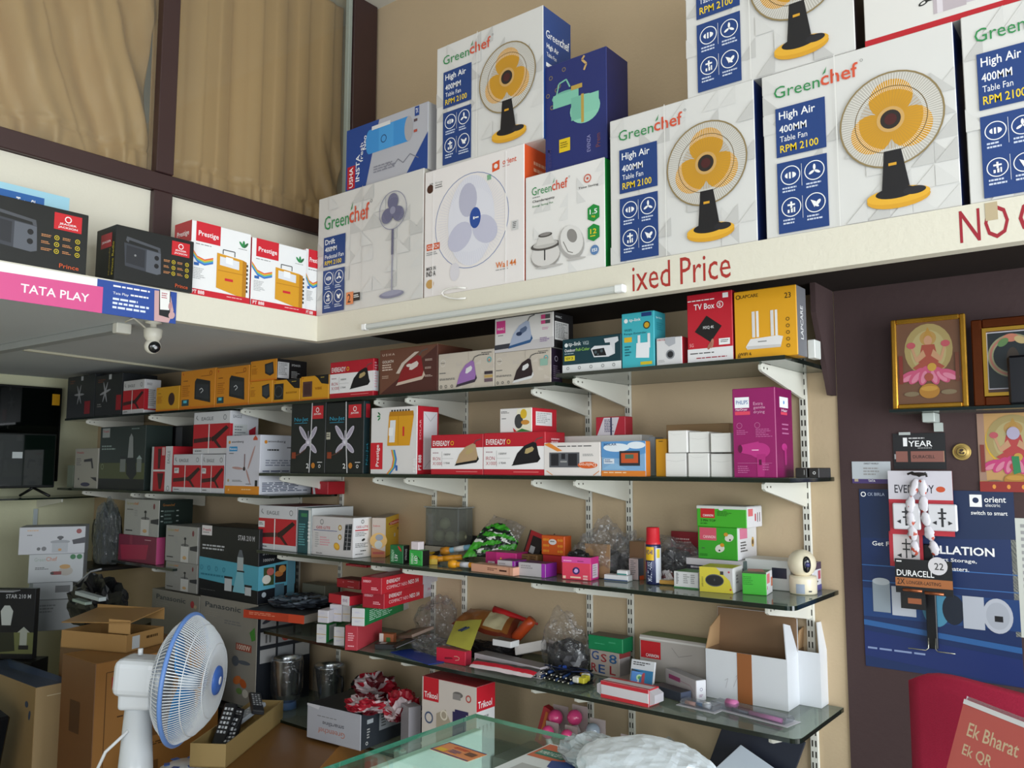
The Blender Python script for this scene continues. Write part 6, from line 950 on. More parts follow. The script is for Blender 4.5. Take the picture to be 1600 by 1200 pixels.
# ---- tall dark carton base + Panasonic cartons
zp = z = SH['s5']
slab('plinth_carton', 'dark carton under the large grey cartons at the left', 'box', Vector((-3.62, -.21, .002)), .85, .40, .485, 0, '2c2825')
zz = .495
def pana(kind=0):
    L = [('b', 'Panasonic', .10, .05, .62, .055, '3a4046'), ('L', .1, .14, .3, .06, 3, '999388'), ('c', .86, .10, .038, 'a83a40')]
    if kind: L += [('L', .45, .20, .4, .05, 2, '777'), ('p', [.88, .28, .96, .22, .98, .34, .92, .36], '4a8a3a'), ('r', .66, .40, .92, .47, 'a05040'), ('b', '1000W', .68, .41, .22, .05, 'e5d8c8'), ('q', .66, .58, .06, .05, 0, '5a6068'), ('q', .80, .58, .11, .02, 0, '5a6068'), ('r', .44, .50, .5, .62, 'b9b5aa'), ('r', .42, .68, .48, .88, '8f8d88'), ('r', .52, .66, .58, .88, '8f8d88'), ('q', .70, .76, .07, .04, 20, 'c8703a'), ('q', .80, .78, .06, .04, -20, 'b85a2a'), ('q', .84, .87, .05, .04, 0, 'c5c0b5'), ('q', .74, .86, .05, .03, 0, '6a8a4a')]
    else: L += [('e', .92, .12, .03, .02, 'b5a080'), ('r', .7, .3, .95, .5, 'a59a8a'), ('q', .5, .7, .1, .1, 0, '8a8f80')]
    return L
K('pa1', 'carton', 'large grey kitchen machine carton, left one behind the pedestal fan', 237, 311, 919, zz, y=-.365, zr=.85, d=.30, col='8c887e', F=pana(0), group='large grey kitchen machine cartons')
K('pa2', 'carton', 'large grey kitchen machine carton with dark side, right one behind the pedestal fan', 312, 402, 930, zz, y=-.365, zr=.85, s=486, col='8f8b82', cr='1c2027', F=pana(1), R=[('r', .06+.32*(i % 3), .10+.17*(i//3), .34+.32*(i % 3), .23+.17*(i//3), ('9a9a9a', '8a8d90', '9f9f9c')[i % 3]) for i in range(9)]+[('c', .52, .34, .05, 'a0403a'), ('q', .2, .16, .08, .02, 20, '3a3a44'), ('b', 'II', .15, .3, .1, .08, '555')], group='large grey kitchen machine cartons')
zt_ = max(ZT('pa1'), ZT('pa2'))
K('gm2', 'carton', 'lower of two small grey mixer cartons beside the blue-banded carton', 257.5, 307, 876, zt_, y=-.362, d=.2, col='908f8b', F=mixF(), group=g)
K('gm3', 'carton', 'upper of two small grey mixer cartons beside the blue-banded carton', 257.5, 307.5, 820, ZT('gm2'), y=-.362, d=.2, col='9b9b97', F=mixF(), group=g)
K('prt', 'carton', 'large black carton with pale blue band and mixer printed on it', 309.5, 402, 820, zt_, y=-.363, s=460, col='14161c', cr='171a20', group=g,
  F=[('p', [0, .45, 1, .50, 1, .82, 0, .76], '4f9fb5'), ('r', .03, .0, .21, .14, 'dcd8da'), ('b', 'Preethi', .05, .04, .14, .04, 'b0303c'), ('L', .05, .095, .12, .02, 1, '666'), ('b', 'STAR 210 M', .66, .10, .27, .07, 'c5c5ca'), ('L', .05, .27, .40, .09, 2, 'b5b8bd'), ('r', .66, .40, .76, .60, 'a5adb0'), ('p', [.66, .40, .69, .30, .73, .30, .76, .40], '5a6068'), ('r', .66, .58, .78, .6, '1a1a1c'), ('p', [.66, .60, .76, .60, .80, .88, .60, .88], '7ab5c5'), ('r', .46, .70, .58, .88, 'b9bec2'), ('r', .45, .68, .59, .71, '26262a'), ('r', .80, .78, .90, .90, 'b9bec2'), ('r', .79, .76, .91, .79, '26262a')]+[('o', .05+i*.13, .60, .03, .008, '2f7a90') for i in range(4)]+[('L', .04, .68, .4, .05, 1, '2f7a90'), ('L', .04, .90, .3, .02, 1, '555')],
  R=[('p', [0, .50, 1, .44, 1, .78, 0, .82], '5aa5bb'), ('r', .14, .52, .42, .76, '3a4a2a'), ('r', .45, .50, .75, .74, '2a1f1c'), ('q', .22, .68, .07, .06, 0, 'd8d5cc'), ('q', .32, .58, .06, .05, 0, 'b5605a'), ('q', .55, .62, .07, .04, 0, 'b5703a'), ('q', .64, .56, .06, .05, 0, 'c58a4a'), ('b', 'STAR', .1, .30, .3, .05, '9a9a9a'), ('r', .45, .76, .70, .95, '4a6a7a'), ('r', .78, .45, .98, .92, '5a8a9c'), ('c', .16, .88, .035, 'aab5bd'), ('b', '1000W', .12, .40, .3, .04, 'aaa')])
slab('laptop_bag', 'black goods wrapped in shiny polythene beside the blue-banded carton', 'bag', Vector((at(440, 960, 1, -.25).x+.08, -.24, ZT('pa2')-.02)), .42, .30, .02, 0, '2c2f36')
crumple('wrapped_goods', 'shiny dark polythene-wrapped garment pack on the orange flat carton', 'packet', Vector((at(440, 965, 1, -.30).x+.07, -.24, ZT('pa2')+.001)), .28, .24, .05, [mat('2c3038', .2), mat('6a7480', .2), mat('1d2026', .2)], 111, .5)
bpy.data.objects.remove(bpy.data.objects['laptop_bag'])
o = slab('flat_carton', 'flat orange and grey carton jutting out under the polythene-wrapped pack', 'box', Vector((at(435, 985, 1, -.36).x+.02, -.28, ZT('pa2')-.036)), .33, .30, .034, 12, 'b03c24', cr='8f857c', ct='3a3a3c', F=[('L', .1, .2, .5, .4, 2, 'd8866a'), ('r', .75, 0, 1, 1, 'c5462a')])
# ================================================================ FAR LEFT WALL: TELEVISIONS
def XP(px, py, x): return at(px, py, 0, x)
xt = XW+.05
ya, yb = -1.6, XP(93, 700, xt).y; zb, ztp = XP(90, 752, xt).z, XP(60, 604, xt).z
o = tag(boxo('television', XW+.01, ya, zb, xt, yb, ztp, mat('0c0e0f', .35), bev=.004), 'large black television at the left edge of the picture', 'television')
boxo('screen', xt+.0002, ya+.015, zb+.02, xt+.001, yb-.012, ztp-.012, mat('060a09', .05, spec=.7), o)
boxo('yellow_sticker', xt+.0012, yb-.06, ztp-.11, xt+.0016, yb-.015, ztp-.04, INK('d8a020'), o)
xs = XW+.30; yb2 = XP(88, 700, xs).y; ya2 = yb2-.62; zt2 = XP(50, 677, xs).z; zs = SH['m']-.055
t2 = tag(boxo('television', xs-.03, ya2, zs+.055, xs, yb2, zt2, mat('0e1211', .35), bev=.004), 'smaller dark television on a splayed stand in front of the large one', 'television')
boxo('screen', xs+.0002, ya2+.01, zs+.07, xs+.001, yb2-.008, zt2-.01, mat('0d1713', .06, spec=.7), t2)
boxo('white_sticker', xs+.0012, XP(19, 711, xs).y, XP(19, 716, xs).z, xs+.0016, XP(35, 711, xs).y, XP(19, 706, xs).z, INK('c5cccc'), t2)
for s_ in (0, 1):
    yy = yb2-.11 if s_ else ya2+.11
    for dx, dy in ((.10, .05), (-.10, -.03)): tube('stand_leg', [(xs-.015, yy, zs+.056), (xs-.015+dx, yy+dy, zs+.009)], .008, mat('101112', .4), t2, 6)
o = prism('glass_shelf', [(XW+.002, -1.9), (XW+.42, -1.9), (XW+.42, -.40), (XW+.30, -.06), (XW+.002, -.06)], zs-.009, zs, shelf_glass(), axis='z'); tag(o, 'glass shelf on the left wall holding the smaller television', 'shelf')
V = []; P2 = [(XW+.42, -1.9), (XW+.4212, -.40), (XW+.3012, -.059)]; mesh('polished_edge', [(p[0]+.001, p[1], zs-.009+d) for p in P2 for d in (0, .0095)], [(0, 2, 3, 1), (2, 4, 5, 3)], GE, o)
for yy, nn in ((-.35, 'right'), (-1.3, 'left')):
    b_ = prism('shelf_bracket', [(XW+.003, zs-.0095), (XW+.34, zs-.0095), (XW+.34, zs-.03), (XW+.03, zs-.07), (XW+.003, zs-.07)], yy-.004, yy+.004, wsh); tag(b_, f'white bracket under the television shelf, {nn} one', 'bracket', 'white shelf brackets')
o = boxo('wall_strip', XW+.0005, -.37, .3, XW+.01, -.345, zs-.08, mat('b9c4c8', .4), bev=.002); tag(o, 'pale slotted strip on the left wall below the television shelf', 'wall strip')
# cartons standing at the left wall
def KC(key, name, label, l, r, top, z, dist, rot=60, **kw):
    """carton facing the camera in the left corner, near edge on depth plane y=dist"""
    return K(key, name, label, l, r, top, z, y=dist, rot=rot, **kw)
g = 'cartons at the left wall'
yk = -.50
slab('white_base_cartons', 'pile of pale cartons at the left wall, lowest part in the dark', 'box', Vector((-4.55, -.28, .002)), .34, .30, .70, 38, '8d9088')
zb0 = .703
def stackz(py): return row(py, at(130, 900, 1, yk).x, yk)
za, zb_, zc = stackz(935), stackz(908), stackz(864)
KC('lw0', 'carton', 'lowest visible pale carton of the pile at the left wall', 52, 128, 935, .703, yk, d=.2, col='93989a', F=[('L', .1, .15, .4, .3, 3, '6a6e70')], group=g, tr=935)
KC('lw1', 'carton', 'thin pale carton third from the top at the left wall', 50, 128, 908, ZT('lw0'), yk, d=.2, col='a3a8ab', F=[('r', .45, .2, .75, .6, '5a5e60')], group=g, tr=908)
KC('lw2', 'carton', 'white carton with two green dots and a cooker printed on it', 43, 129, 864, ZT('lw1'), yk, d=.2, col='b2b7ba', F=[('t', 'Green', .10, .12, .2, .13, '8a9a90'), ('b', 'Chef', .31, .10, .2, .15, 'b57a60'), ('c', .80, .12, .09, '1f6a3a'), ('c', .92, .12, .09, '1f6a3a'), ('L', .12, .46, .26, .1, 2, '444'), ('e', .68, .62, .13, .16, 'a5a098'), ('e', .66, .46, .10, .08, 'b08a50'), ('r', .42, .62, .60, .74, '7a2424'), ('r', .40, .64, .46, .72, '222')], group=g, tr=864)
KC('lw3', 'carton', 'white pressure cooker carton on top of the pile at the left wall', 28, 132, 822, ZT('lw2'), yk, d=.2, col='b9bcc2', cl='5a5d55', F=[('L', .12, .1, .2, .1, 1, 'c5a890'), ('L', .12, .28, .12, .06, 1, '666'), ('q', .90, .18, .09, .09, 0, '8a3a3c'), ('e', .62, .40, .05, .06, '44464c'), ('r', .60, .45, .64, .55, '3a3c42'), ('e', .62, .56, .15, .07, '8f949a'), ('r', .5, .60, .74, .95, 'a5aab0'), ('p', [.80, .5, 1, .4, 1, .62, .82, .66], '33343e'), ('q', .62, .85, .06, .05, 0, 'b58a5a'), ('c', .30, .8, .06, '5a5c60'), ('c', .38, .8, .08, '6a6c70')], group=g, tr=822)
# near-left mixer carton and beige carton
def Q(px, py, Z): return at(px, py, 2, Z)
KC('st1', 'carton', 'black mixer carton with silver mixer printed on it, cut off at the left edge', -90, 50, 921, .62, -.80, rot=36, s=57, col='12151b', cr='2a2a2a', ct='2c352e', tr=920, F=[('b', 'STAR 210 M', .67, .08, .28, .06, 'b5b8bd'), ('r', 0, .62, 1, .92, '6a6f45'), ('p', [.66, .24, .72, .24, .76, .32, .74, .52, .64, .52, .62, .32], 'b5bbb8'), ('p', [.60, .62, .78, .62, .80, .88, .62, .90], '2a2d20'), ('r', .85, .62, .93, .80, 'a5aaa0'), ('p', [.82, .62, .89, .54, .96, .62], 'a5aaa0'), ('r', .84, .80, .95, .86, '1a1a1a')], R=[])
slab('white_strip', 'pale cover strip lying on the black mixer carton at the left', 'strip', BX['st1'][0]+Vector((.16, -.02, ZT('st1')-.62-.0000)), .14, .05, .004, 36, 'a5a8b0')
slab('support_carton', 'dark carton under the black mixer carton at the left edge', 'box', Vector((BX['st1'][0].x, BX['st1'][0].y, .002)), .5, .14, .616, 36, '1e1c1b')
Pn = Q(56, 1075, .65)
K('bt', 'carton', 'tall beige cardboard carton with blue printed top at the lower left', -40, 56, 1020, .003, y=Pn.y, zr=.65, s=115, col='8a7048', cr='a8906a', cl='8a7048', ct='26364f', tr=1075, R=[('r', .3, .06, .7, .065, 'd5c8a8')], F=[('q', .88, .12, .025, .02, 0, '26364f'), ('q', .93, .18, .03, .015, 80, '26364f')], T=[('p', [0, .1, 1, 0, 1, .3, .3, .5], '2c4468'), ('L', .3, .5, .4, .2, 3, '1a2840')])
P = BX['bt'][5]
tv = empty('appliance', Vector((P.x-.10, P.y-.17, .30)), R_(8), 'dark glossy appliance with chrome strips at the bottom left corner', 'appliance'); tv.rotation_euler.y = R_(14)
boxo('housing', -.36, -.10, -.24, .03, .08, .27, mat('14171a', .25), tv, .01)
for i in range(3): o_ = boxo('chrome_strip', -.10+.045*i, -.106, -.2, -.085+.045*i, -.1005, .22-.05*i, mat('8a959c', .2, metal=.7), tv, .002)
# big brown carton behind the fan
zc = .80; Pb = Q(150, 1038, zc)
K('bigc', 'carton', 'tall brown television carton with printed panel behind the pedestal fan', 98, 150, 1020, .003, y=Pb.y, zr=.80, s=345, col='6a4626', cr='9a6c38', cl='6a4626', ct='8a6236', flap='flap', tr=1038,
  R=[('l', [.08, .05, .08, 1.0], .004, '5a3a1c'), ('l', [.08, .05, .99, .05], .004, '5a3a1c'), ('r', .12, .075, .52, .13, 'a8322c'), ('o', .36, .21, .03, .006, '4a2f16')]+[('q', .36+math.cos(a)*.03, .21+math.sin(a)*.014, .014, .007, -math.degrees(a), '4a2f16') for a in (0, 1.57, 3.14, 4.71)]+[('L', .17, .265, .45, .012, 1, '4a2f16'), ('r', .25, .33, .50, .40, '6f4c28'), ('L', .2, .43, .40, .02, 2, '4a2f16'), ('r', .25, .52, .50, .60, '6f4c28')], F=[('r', .3, .2, .6, .35, '4a2f18')])
zb1 = ZT('bigc')+.0016; Pc = BX['bigc'][5]
ob = empty('open_box', Q(197, 1021, zb1), R_(19), 'shallow brown cardboard box with open lid on the tall brown carton', 'box')
cb_ = CARD('a07c4c'); Q0 = Q(197, 1021, zb1); ex = Vector((math.cos(R_(19)), math.sin(R_(19)), 0)); ey = Vector((-math.sin(R_(19)), math.cos(R_(19)), 0))
Wb, Db = -lin(95, Q0, ex), lin(255, Q0, ey); Hb = row(993, Q0.x, Q0.y)-zb1
for nm_, x0, y0, x1, y1 in (('front_panel', -Wb, 0, 0, .004), ('back_panel', -Wb, Db-.004, 0, Db), ('side_panel', -Wb, .004, -Wb+.004, Db-.004), ('side_panel', -.004, .004, 0, Db-.004)): boxo(nm_, x0, y0, 0, x1, y1, Hb, cb_, ob)
boxo('bottom_panel', -Wb, 0, 0, 0, Db, .003, cb_, ob)
l_ = boxo('lid', -Wb-.02, -Db*.95, 0, .0, 0, .004, cb_, ob, .001); l_.location = (0, Db, Hb+.075); l_.rotation_euler = (R_(9), R_(-3), 0)
l2 = boxo('lid_edge', -Wb-.02, -.004, -.045, .0, 0, -.001, cb_, ob); l2.location = (0, Db, Hb+.075)
boxo('inner_flap', 0, 0, 0, .11, .003, .055, CARD('b08a58'), ob).location = (-.115, .02, Hb+.0); boxo('white_label', -.005, .03, .01, .0006, .07, Hb-.01, INK('b9c0c4'), ob)
pr_ = Print(Db, Hb); pr_.run([('L', .52, .3, .4, .3, 1, '4a3418')]); pr_.obj('side_print', ob, Matrix(((0, 0, 1, 0), (1, 0, 0, 0), (0, 1, 0, 0), (0, 0, 0, 1))))
hp = D(152, Pc.y+.36, zb1+.002)
slab('back_carton', 'brown carton under the heap of black bags', 'box', Vector((Pc.x-.45, Pc.y+.30, .003)), .30, .34, zb1-.004, 0, '6a4a2a', ct='7a5a34')
crumple('black_bags', 'black bags and cables heaped behind the open brown box', 'bags', hp, .44, .17, .27, mat('111214', .35), 121, .35)
slab('grey_strip', 'long pale grey strip lying on the heap of black bags', 'strip', at(141, 934, 1, Pc.y+.15), .22, .03, .016, 0, 'a5b0b2', tilt=(0, 2))
slab('grey_strip', 'short pale green strip under the long grey strip', 'strip', at(128, 942, 1, Pc.y+.15), .12, .03, .012, 0, '8a9c94', tilt=(0, 2))
tag(tube('grey_cable', [at(x, y, 1, Pc.y+.24) for x, y in ((122, 912), (130, 903), (142, 893), (158, 889))], .004, mat('8a8f94', .4)), 'grey cable looping over the black bags', 'cable')
# box of remotes
RB = .49; RZ = 33
P = Q(352, 1200, RB); ex = Vector((math.cos(R_(RZ)), math.sin(R_(RZ)), 0)); ey = Vector((-math.sin(R_(RZ)), math.cos(R_(RZ)), 0))
root = empty('remote_box', P, R_(RZ), 'low cardboard box full of remote controls at the foot of the fan', 'box')
W1, D1 = -lin(296, P, ex), lin(442, P, ey); H1 = row(1163, P.x, P.y)-RB; cbm = CARD('a08858')
K_ = []
def rp(n, *a): return boxo(n, *a, cbm, root)
rp('front_panel', -W1, 0, 0, 0, .004, H1); rp('side_panel', -.004, .004, 0, 0, D1, H1); rp('side_panel', -W1, .004, 0, -W1+.004, D1, H1); rp('back_panel', -W1+.004, D1-.004, 0, -.004, D1, H1); rp('bottom_panel', -W1, 0, -.001, 0, D1, .003)
for i, (x, y, rz, tl, c) in enumerate(((-W1*.35, D1*.25, 10, 30, '17181b'), (-W1*.5, D1*.3, -8, 45, '1c1d20'), (-W1*.6, D1*.45, 20, 25, '202226'), (-W1*.45, D1*.6, -20, 15, '8f949a'), (-W1*.6, D1*.3, 5, 50, '15161a'), (-W1*.4, D1*.7, 30, 12, '2a2c30'))):
    o = boxo('remote', -.024, -.08, 0, .024, .08, .018, mat(c, .35), None, .004); o.location = P+ex*x+ey*y+Vector((0, 0, H1*.55+.012*i)); o.rotation_euler = (R_(tl), R_(6*(i % 3)), R_(RZ+rz))
    pr_ = Print(.048, .16); pr_.run([('r', .15+.25*(k % 3), .12+.11*(k//3), .32+.25*(k % 3), .18+.11*(k//3), ('c5c8cc', '9a9ea5')[k % 2]) for k in range(18)]); pr_.obj('buttons', o, Matrix.Translation((-.024, -.08, .018)))
    tag(o, ['black remote control at the front right of the cardboard box', 'black remote control standing up in the middle of the box', 'black remote control at the left of the cardboard box', 'grey remote control lying behind the upright one', 'black remote control at the front left of the box', 'dark grey remote control at the back of the box'][i], 'remote control', 'remote controls in the cardboard box')
slab('box_stand', 'brown carton lying in front of the lowest shelf, carrying the box of remotes', 'box', P+ex*(-W1+.40)/2+ey*(D1/2+.03)+Vector((0, 0, .003-RB)), W1+.26, D1+.10, RB-.005, RZ, '8a5c26', ct='7a5326')
# crate behind the fan column
cr_o = empty('crate', D(285, P.y+.34, .33), R_(10), 'black plastic lattice crate behind the fan column', 'crate'); cm = mat('22252a', .5)
for i in range(9): boxo('upright_bar', -.16+.04*i, -.0, -.3, -.15+.04*i, .008, .17, cm, cr_o)
for i in range(9): boxo('cross_bar', -.17, .009, -.28+.055*i, .18, .015, -.268+.055*i, cm, cr_o)
boxo('rim', -.18, -.004, .171, .19, .019, .2, cm, cr_o)
# ================================================================ PEDESTAL FAN
FC = EYE+ray(290, 1060)*2.7
nrm = Vector((.781, .624, -.06)).normalized()
fan = empty('pedestal_fan', Vector((FC.x, FC.y, 0)), 0, 'white pedestal fan with blue ring and hub turned towards the shelves', 'fan')
fw = mat('dfe5ea', .3, spec=.5, coat=.3); fb = mat('3c66b4', .35); fb2 = mat('6a93d8', .35); 
q = nrm.to_track_quat('Z', 'Y').to_matrix().to_4x4()
# roll so that local Y stays near world up
hd = bpy.data.objects.new('fan_head', None); COL.objects.link(hd); hd.parent = fan; hd.matrix_local = Matrix.Translation((0, 0, FC.z)) @ q
Rg = .202
def ringpts(r, z, n=64): return [(r*math.cos(2*math.pi*i/n), r*math.sin(2*math.pi*i/n), z) for i in range(n)]
tube('blue_ring', ringpts(Rg, 0), .0075, fb2, hd, 8, closed=True)
def cage(name, sgn, depth, nsp, r_in):
    V = []; Fc = []; w_ = .0014; n = 10
    for i in range(nsp):
        a = 2*math.pi*i/nsp; ca, sa = math.cos(a), math.sin(a)
        for j in range(n):
            t = j/(n-1); r = Rg-(Rg-r_in)*t; zz_ = sgn*depth*math.sin(min(1, t*1.35)*math.pi/2)**.8 if t > 0 else 0
            aa = a+.12*t*(1 if sgn > 0 else 0); c2, s2 = math.cos(aa), math.sin(aa)
            for du, dz in ((-w_, -w_), (w_, -w_), (w_, w_), (-w_, w_)): V.append((c2*r-s2*du, s2*r+c2*du, zz_+dz))
        b = i*n*4
        for j in range(n-1):
            for k in range(4): Fc.append((b+j*4+k, b+j*4+(k+1) % 4, b+(j+1)*4+(k+1) % 4, b+(j+1)*4+k))
    o = mesh(name, V, Fc, fw, hd); o['kind'] = 'stuff'; return o
cage('front_grille_wires', 1, .10, 130, .045); cage('back_grille_wires', -1, .07, 100, .06)
dome = lambda r, dp, ri: dp*math.sin(min(1, (Rg-r)/(Rg-ri)*1.35)*math.pi/2)**.8
for rr_ in (.172, .115): tube('grille_hoop', ringpts(rr_, dome(rr_, .10, .045)+.001, 48), .0016, fw, hd, 6, closed=True)
tube('grille_hoop', ringpts(.17, -dome(.17, .07, .06)-.001, 48), .0016, fw, hd, 6, closed=True)
lathe('hub_cap', [(0, .113), (.03, .112), (.044, .107), (.048, .097), (0, .097)], fb, hd, 36)
lathe('hub_emblem', [(0, .1138), (.012, .1135), (.013, .1125)], mat('dfe3ee', .3), hd, 20)
for k in range(3):
    V = []; Fc = []; n, m2 = 12, 8; a0 = k*2*math.pi/3
    for i in range(n+1):
        t = i/n; r = .035+.155*t; wv = .55+.75*math.sin(math.pi*min(1, t*.9+.08))**.7*.75
        for j in range(m2+1):
            s = j/m2-.5; a = a0+s*wv+t*.35; V.append((r*math.cos(a), r*math.sin(a), .012+.05*s*(1-.4*t)))
    for i in range(n):
        for j in range(m2): b = i*(m2+1)+j; Fc.append((b, b+1, b+m2+2, b+m2+1))
    o = mesh('blade', V, Fc, mat('2f86c8', .25, coat=.4), hd, smooth=True); md = o.modifiers.new('t', 'SOLIDIFY'); md.thickness = .002
lathe('blade_boss', [(0, .045), (.03, .042), (.036, .03), (.036, -.01), (0, -.01)], mat('cfe0ee', .3), hd, 24)
boxo('motor_housing', -.062, -.058, -.215, .062, .06, -.075, fw, hd, .025, 3)
lathe('back_plate', [(0, -.069), (.075, -.069), (.078, -.066), (0, -.064)], fw, hd, 32)
pk = Matrix.Translation((FC.x, FC.y, FC.z)) @ q @ Vector((0, 0, -.15)) - Vector((FC.x, FC.y, 0))
bx = boxo('oscillation_box', -.05, -.045, -.10, .055, .045, -.03, fw, fan, .012, 3); bx.location = pk; bx.rotation_euler.z = math.atan2(nrm.y, nrm.x)
kb = lathe('oscillation_knob', [(0, .02), (.008, .02), (.008, 0), (0, 0)], fw, fan, 12); kb.location = pk+Vector((0, 0, .066))
cx_, cy_ = pk.x, pk.y
c_ = lathe('column', [(0, 0), (.16, 0), (.165, .015), (.12, .035), (.075, .06), (.062, .12), (.062, .35), (.058, .50), (.040, pk.z-.10), (0, pk.z-.10)], fw, fan, 36); c_.location = (cx_, cy_, 0)
lathe('base_ring', [(.166, .003), (.172, .01), (.166, .018)], fb, fan, 36).location = (cx_, cy_, 0)
tube('power_cord', [Vector((cx_, cy_, 0))+Vector(p) for p in ((.02, -.04, pk.z-.16), (-.02, -.09, pk.z-.22), (-.05, -.12, pk.z-.32), (-.12, -.10, pk.z-.40), (-.10, -.12, pk.z-.50), (-.13, -.12, .2), (-.12, -.14, .02))], .005, mat('e8ebee', .4), fan, 8)
P = Q(288, 1207, .47); f2 = empty('fan_base', Vector((P.x-.09, P.y+.05, 0)), 0, 'round white and blue fan body lying at the foot of the pedestal fan', 'fan')
lathe('shell', [(0, .475), (.05, .472), (.085, .455), (.10, .42), (.10, .02), (0, .0)], fw, f2, 32); 
for a in range(0, 360, 60): o = boxo('blue_mark', .03, -.012, .4725, .05, .012, .4755, fb, f2); o.rotation_euler = (0, R_(2), R_(a))
# ================================================================ GLASS COUNTER
cz = 1.0; x0, x1, y0, y1 = -1.251, .42, -1.98, -1.142
co = tag(boxo('glass_counter', x0, y0, cz-.009, x1, y1, cz, film('counter_glass', 'e6f6f0', .03, .03)), 'glass topped shop counter with a white side panel at the bottom', 'counter')
ce = mat('2f9a86', .08, spec=.9, coat=.5)
for a in ((x0-.001, y0, x0-.0002, y1), (x0, y1+.0002, x1, y1+.001), (x0, y0-.001, x1, y0-.0002)): boxo('polished_edge', a[0], a[1], cz-.0088, a[2], a[3], cz-.0002, ce, co)
boxo('side_panel', x0+.03, y0+.02, .02, x0+.05, y1-.035, cz-.016, mat('fafcfb', .4), co, .002)
boxo('frame_rail', x0+.05, y0+.02, cz-.10, x1-.02, y0+.045, cz-.075, mat('8f948c', .3, metal=.5), co); boxo('inner_shelf', x0+.052, y0+.03, .70, x1-.03, y1-.05, .708, film('counter_shelf', 'e6f4ee', .05, .05), co)
boxo('chrome_stud', x0+.006, -1.40, cz-.034, x0+.026, -1.38, cz-.0095, mat('d5dadc', .15, metal=.8), co, .003)
boxo('base_cabinet', x0+.055, y0+.05, .01, x1-.03, y1-.06, .40, mat('8a7a66', .6), co)
def onglass(px, py): return at(px, py, 2, cz+.001)
def quadsheet(name, label, cat, c4, z, col, L, W=1, H=1):
    """flat printed sheet on a horizontal plane, corners tl, tr, br, bl in photo pixels"""
    P = [at(x, y, 2, z) for x, y in c4]; u = (P[1]-P[0]); v = (P[3]-P[0]); W, H = u.length, v.length
    u.normalize(); v = (v-u*v.dot(u)).normalized(); n = -u.cross(v)
    M4 = Matrix((u, -v, n)).transposed().to_4x4(); M4.translation = P[3]
    o = flat(name, label, cat, L, M4, W, H, col, .0008); return o
quadsheet('leaflet', 'orange and blue printed card lying on the counter glass', 'card', [(704, 1160), (762, 1179), (726, 1192), (672, 1170)], cz+.0012, 'd58a5a', [('r', 0, 0, 1, .06, '2a3a7a'), ('r', 0, .94, 1, 1, '2a3a7a'), ('r', 0, 0, .02, 1, '2a3a7a'), ('L', .3, .2, .4, .2, 2, 'c03a30'), ('r', .08, .6, .3, .9, 'd8b03a'), ('r', .7, .3, .92, .6, '6a4a3a'), ('L', .35, .5, .3, .3, 3, '5a5a8a')])
quadsheet('qr_poster', 'large white printed sheet with orange and green panels under the bags on the counter', 'poster', [(828, 1155), (905, 1175), (850, 1230), (760, 1205)], cz+.0012, 'd5dee0', [('r', .03, .03, .95, .42, 'c86a4a'), ('p', [.08, .18, .62, .18, .66, .26, .62, .34, .08, .34], '2a7a68'), ('b', 'PAYMENT ACCEPTED', .1, .22, .48, .08, 'dfe8e0'), ('L', .3, .07, .4, .05, 1, 'f0d5c5'), ('p', [.5, .40, .8, .34, .97, .42, .97, .60, .6, .56], '2a4a8a'), ('r', .2, .62, .6, .95, 'aab0b0')])
P = onglass(930, 1185); crumple('plastic_bag', 'milky plastic bag with a recycling mark on the counter', 'bag', P+Vector((0, -.02, .001)), .11, .10, .055, film('milky_bag', 'c9d2d5', .5, .2, .6), 131, .3)
P = onglass(1040, 1190); crumple('cloth_bag', 'large white cloth bag heaped on the counter at the bottom', 'bag', P+Vector((0.02, -.11, .001)), .26, .22, .075, mat('d5e0e8', .6, var=.05, bump=.3, bscale=25), 137, .10, rz=-15, res=5)
# ---- stand with payment card on the counter
u = Vector((.743, -.669, 0)); nb = Vector((.669, .743, 0)); al = R_(20); v = (Vector((0, 0, -1))*math.cos(al)-nb*math.sin(al)).normalized(); n = u.cross(-v).normalized()
A = at(1507, 1092, 1, -1.50); hh_ = (A.z-cz-.004)/math.cos(al); Wd = .17
M4 = Matrix((u, -v, n)).transposed().to_4x4(); M4.translation = A+v*hh_
o = flat('payment_stand', 'clear stand holding a coral payment card at the lower right corner', 'stand', [('r', .03, .02, .97, 1, 'c8625c'), ('r', 0, 0, 1, .018, 'e6e6ea'), ('b', 'Ek Bharat', .10, .075, .44, .05, 'd8c0a0'), ('b', 'Ek QR', .10, .155, .26, .047, 'd8c0a0'), ('p', [.06, .36, .09, .30, .16, .28, .50, .28, .58, .31, .60, .38, .97, .40, .97, 1, .06, 1], 'c5c5b8'), ('L', .13, .31, .3, .05, 2, 'a5a59a'), ('L', .16, .40, .3, .02, 1, '666')], M4, Wd, hh_, 'c8625c', .004)
bm = bmesh.new(); abox(bm, -.003, .001, -.0065, Wd+.003, hh_+.004, -.0045); bmo('clear_back', bm, film('acrylic', 'e8ecee', .15, .04), o); tube('support_leg', [(Wd/2, hh_*.6, -.009), (Wd/2, hh_*.6-(hh_*.56*math.cos(al))*math.cos(al), -.009-(hh_*.56*math.cos(al))*math.sin(al))], .003, film('acrylic', 'e8ecee', .15, .04), o)
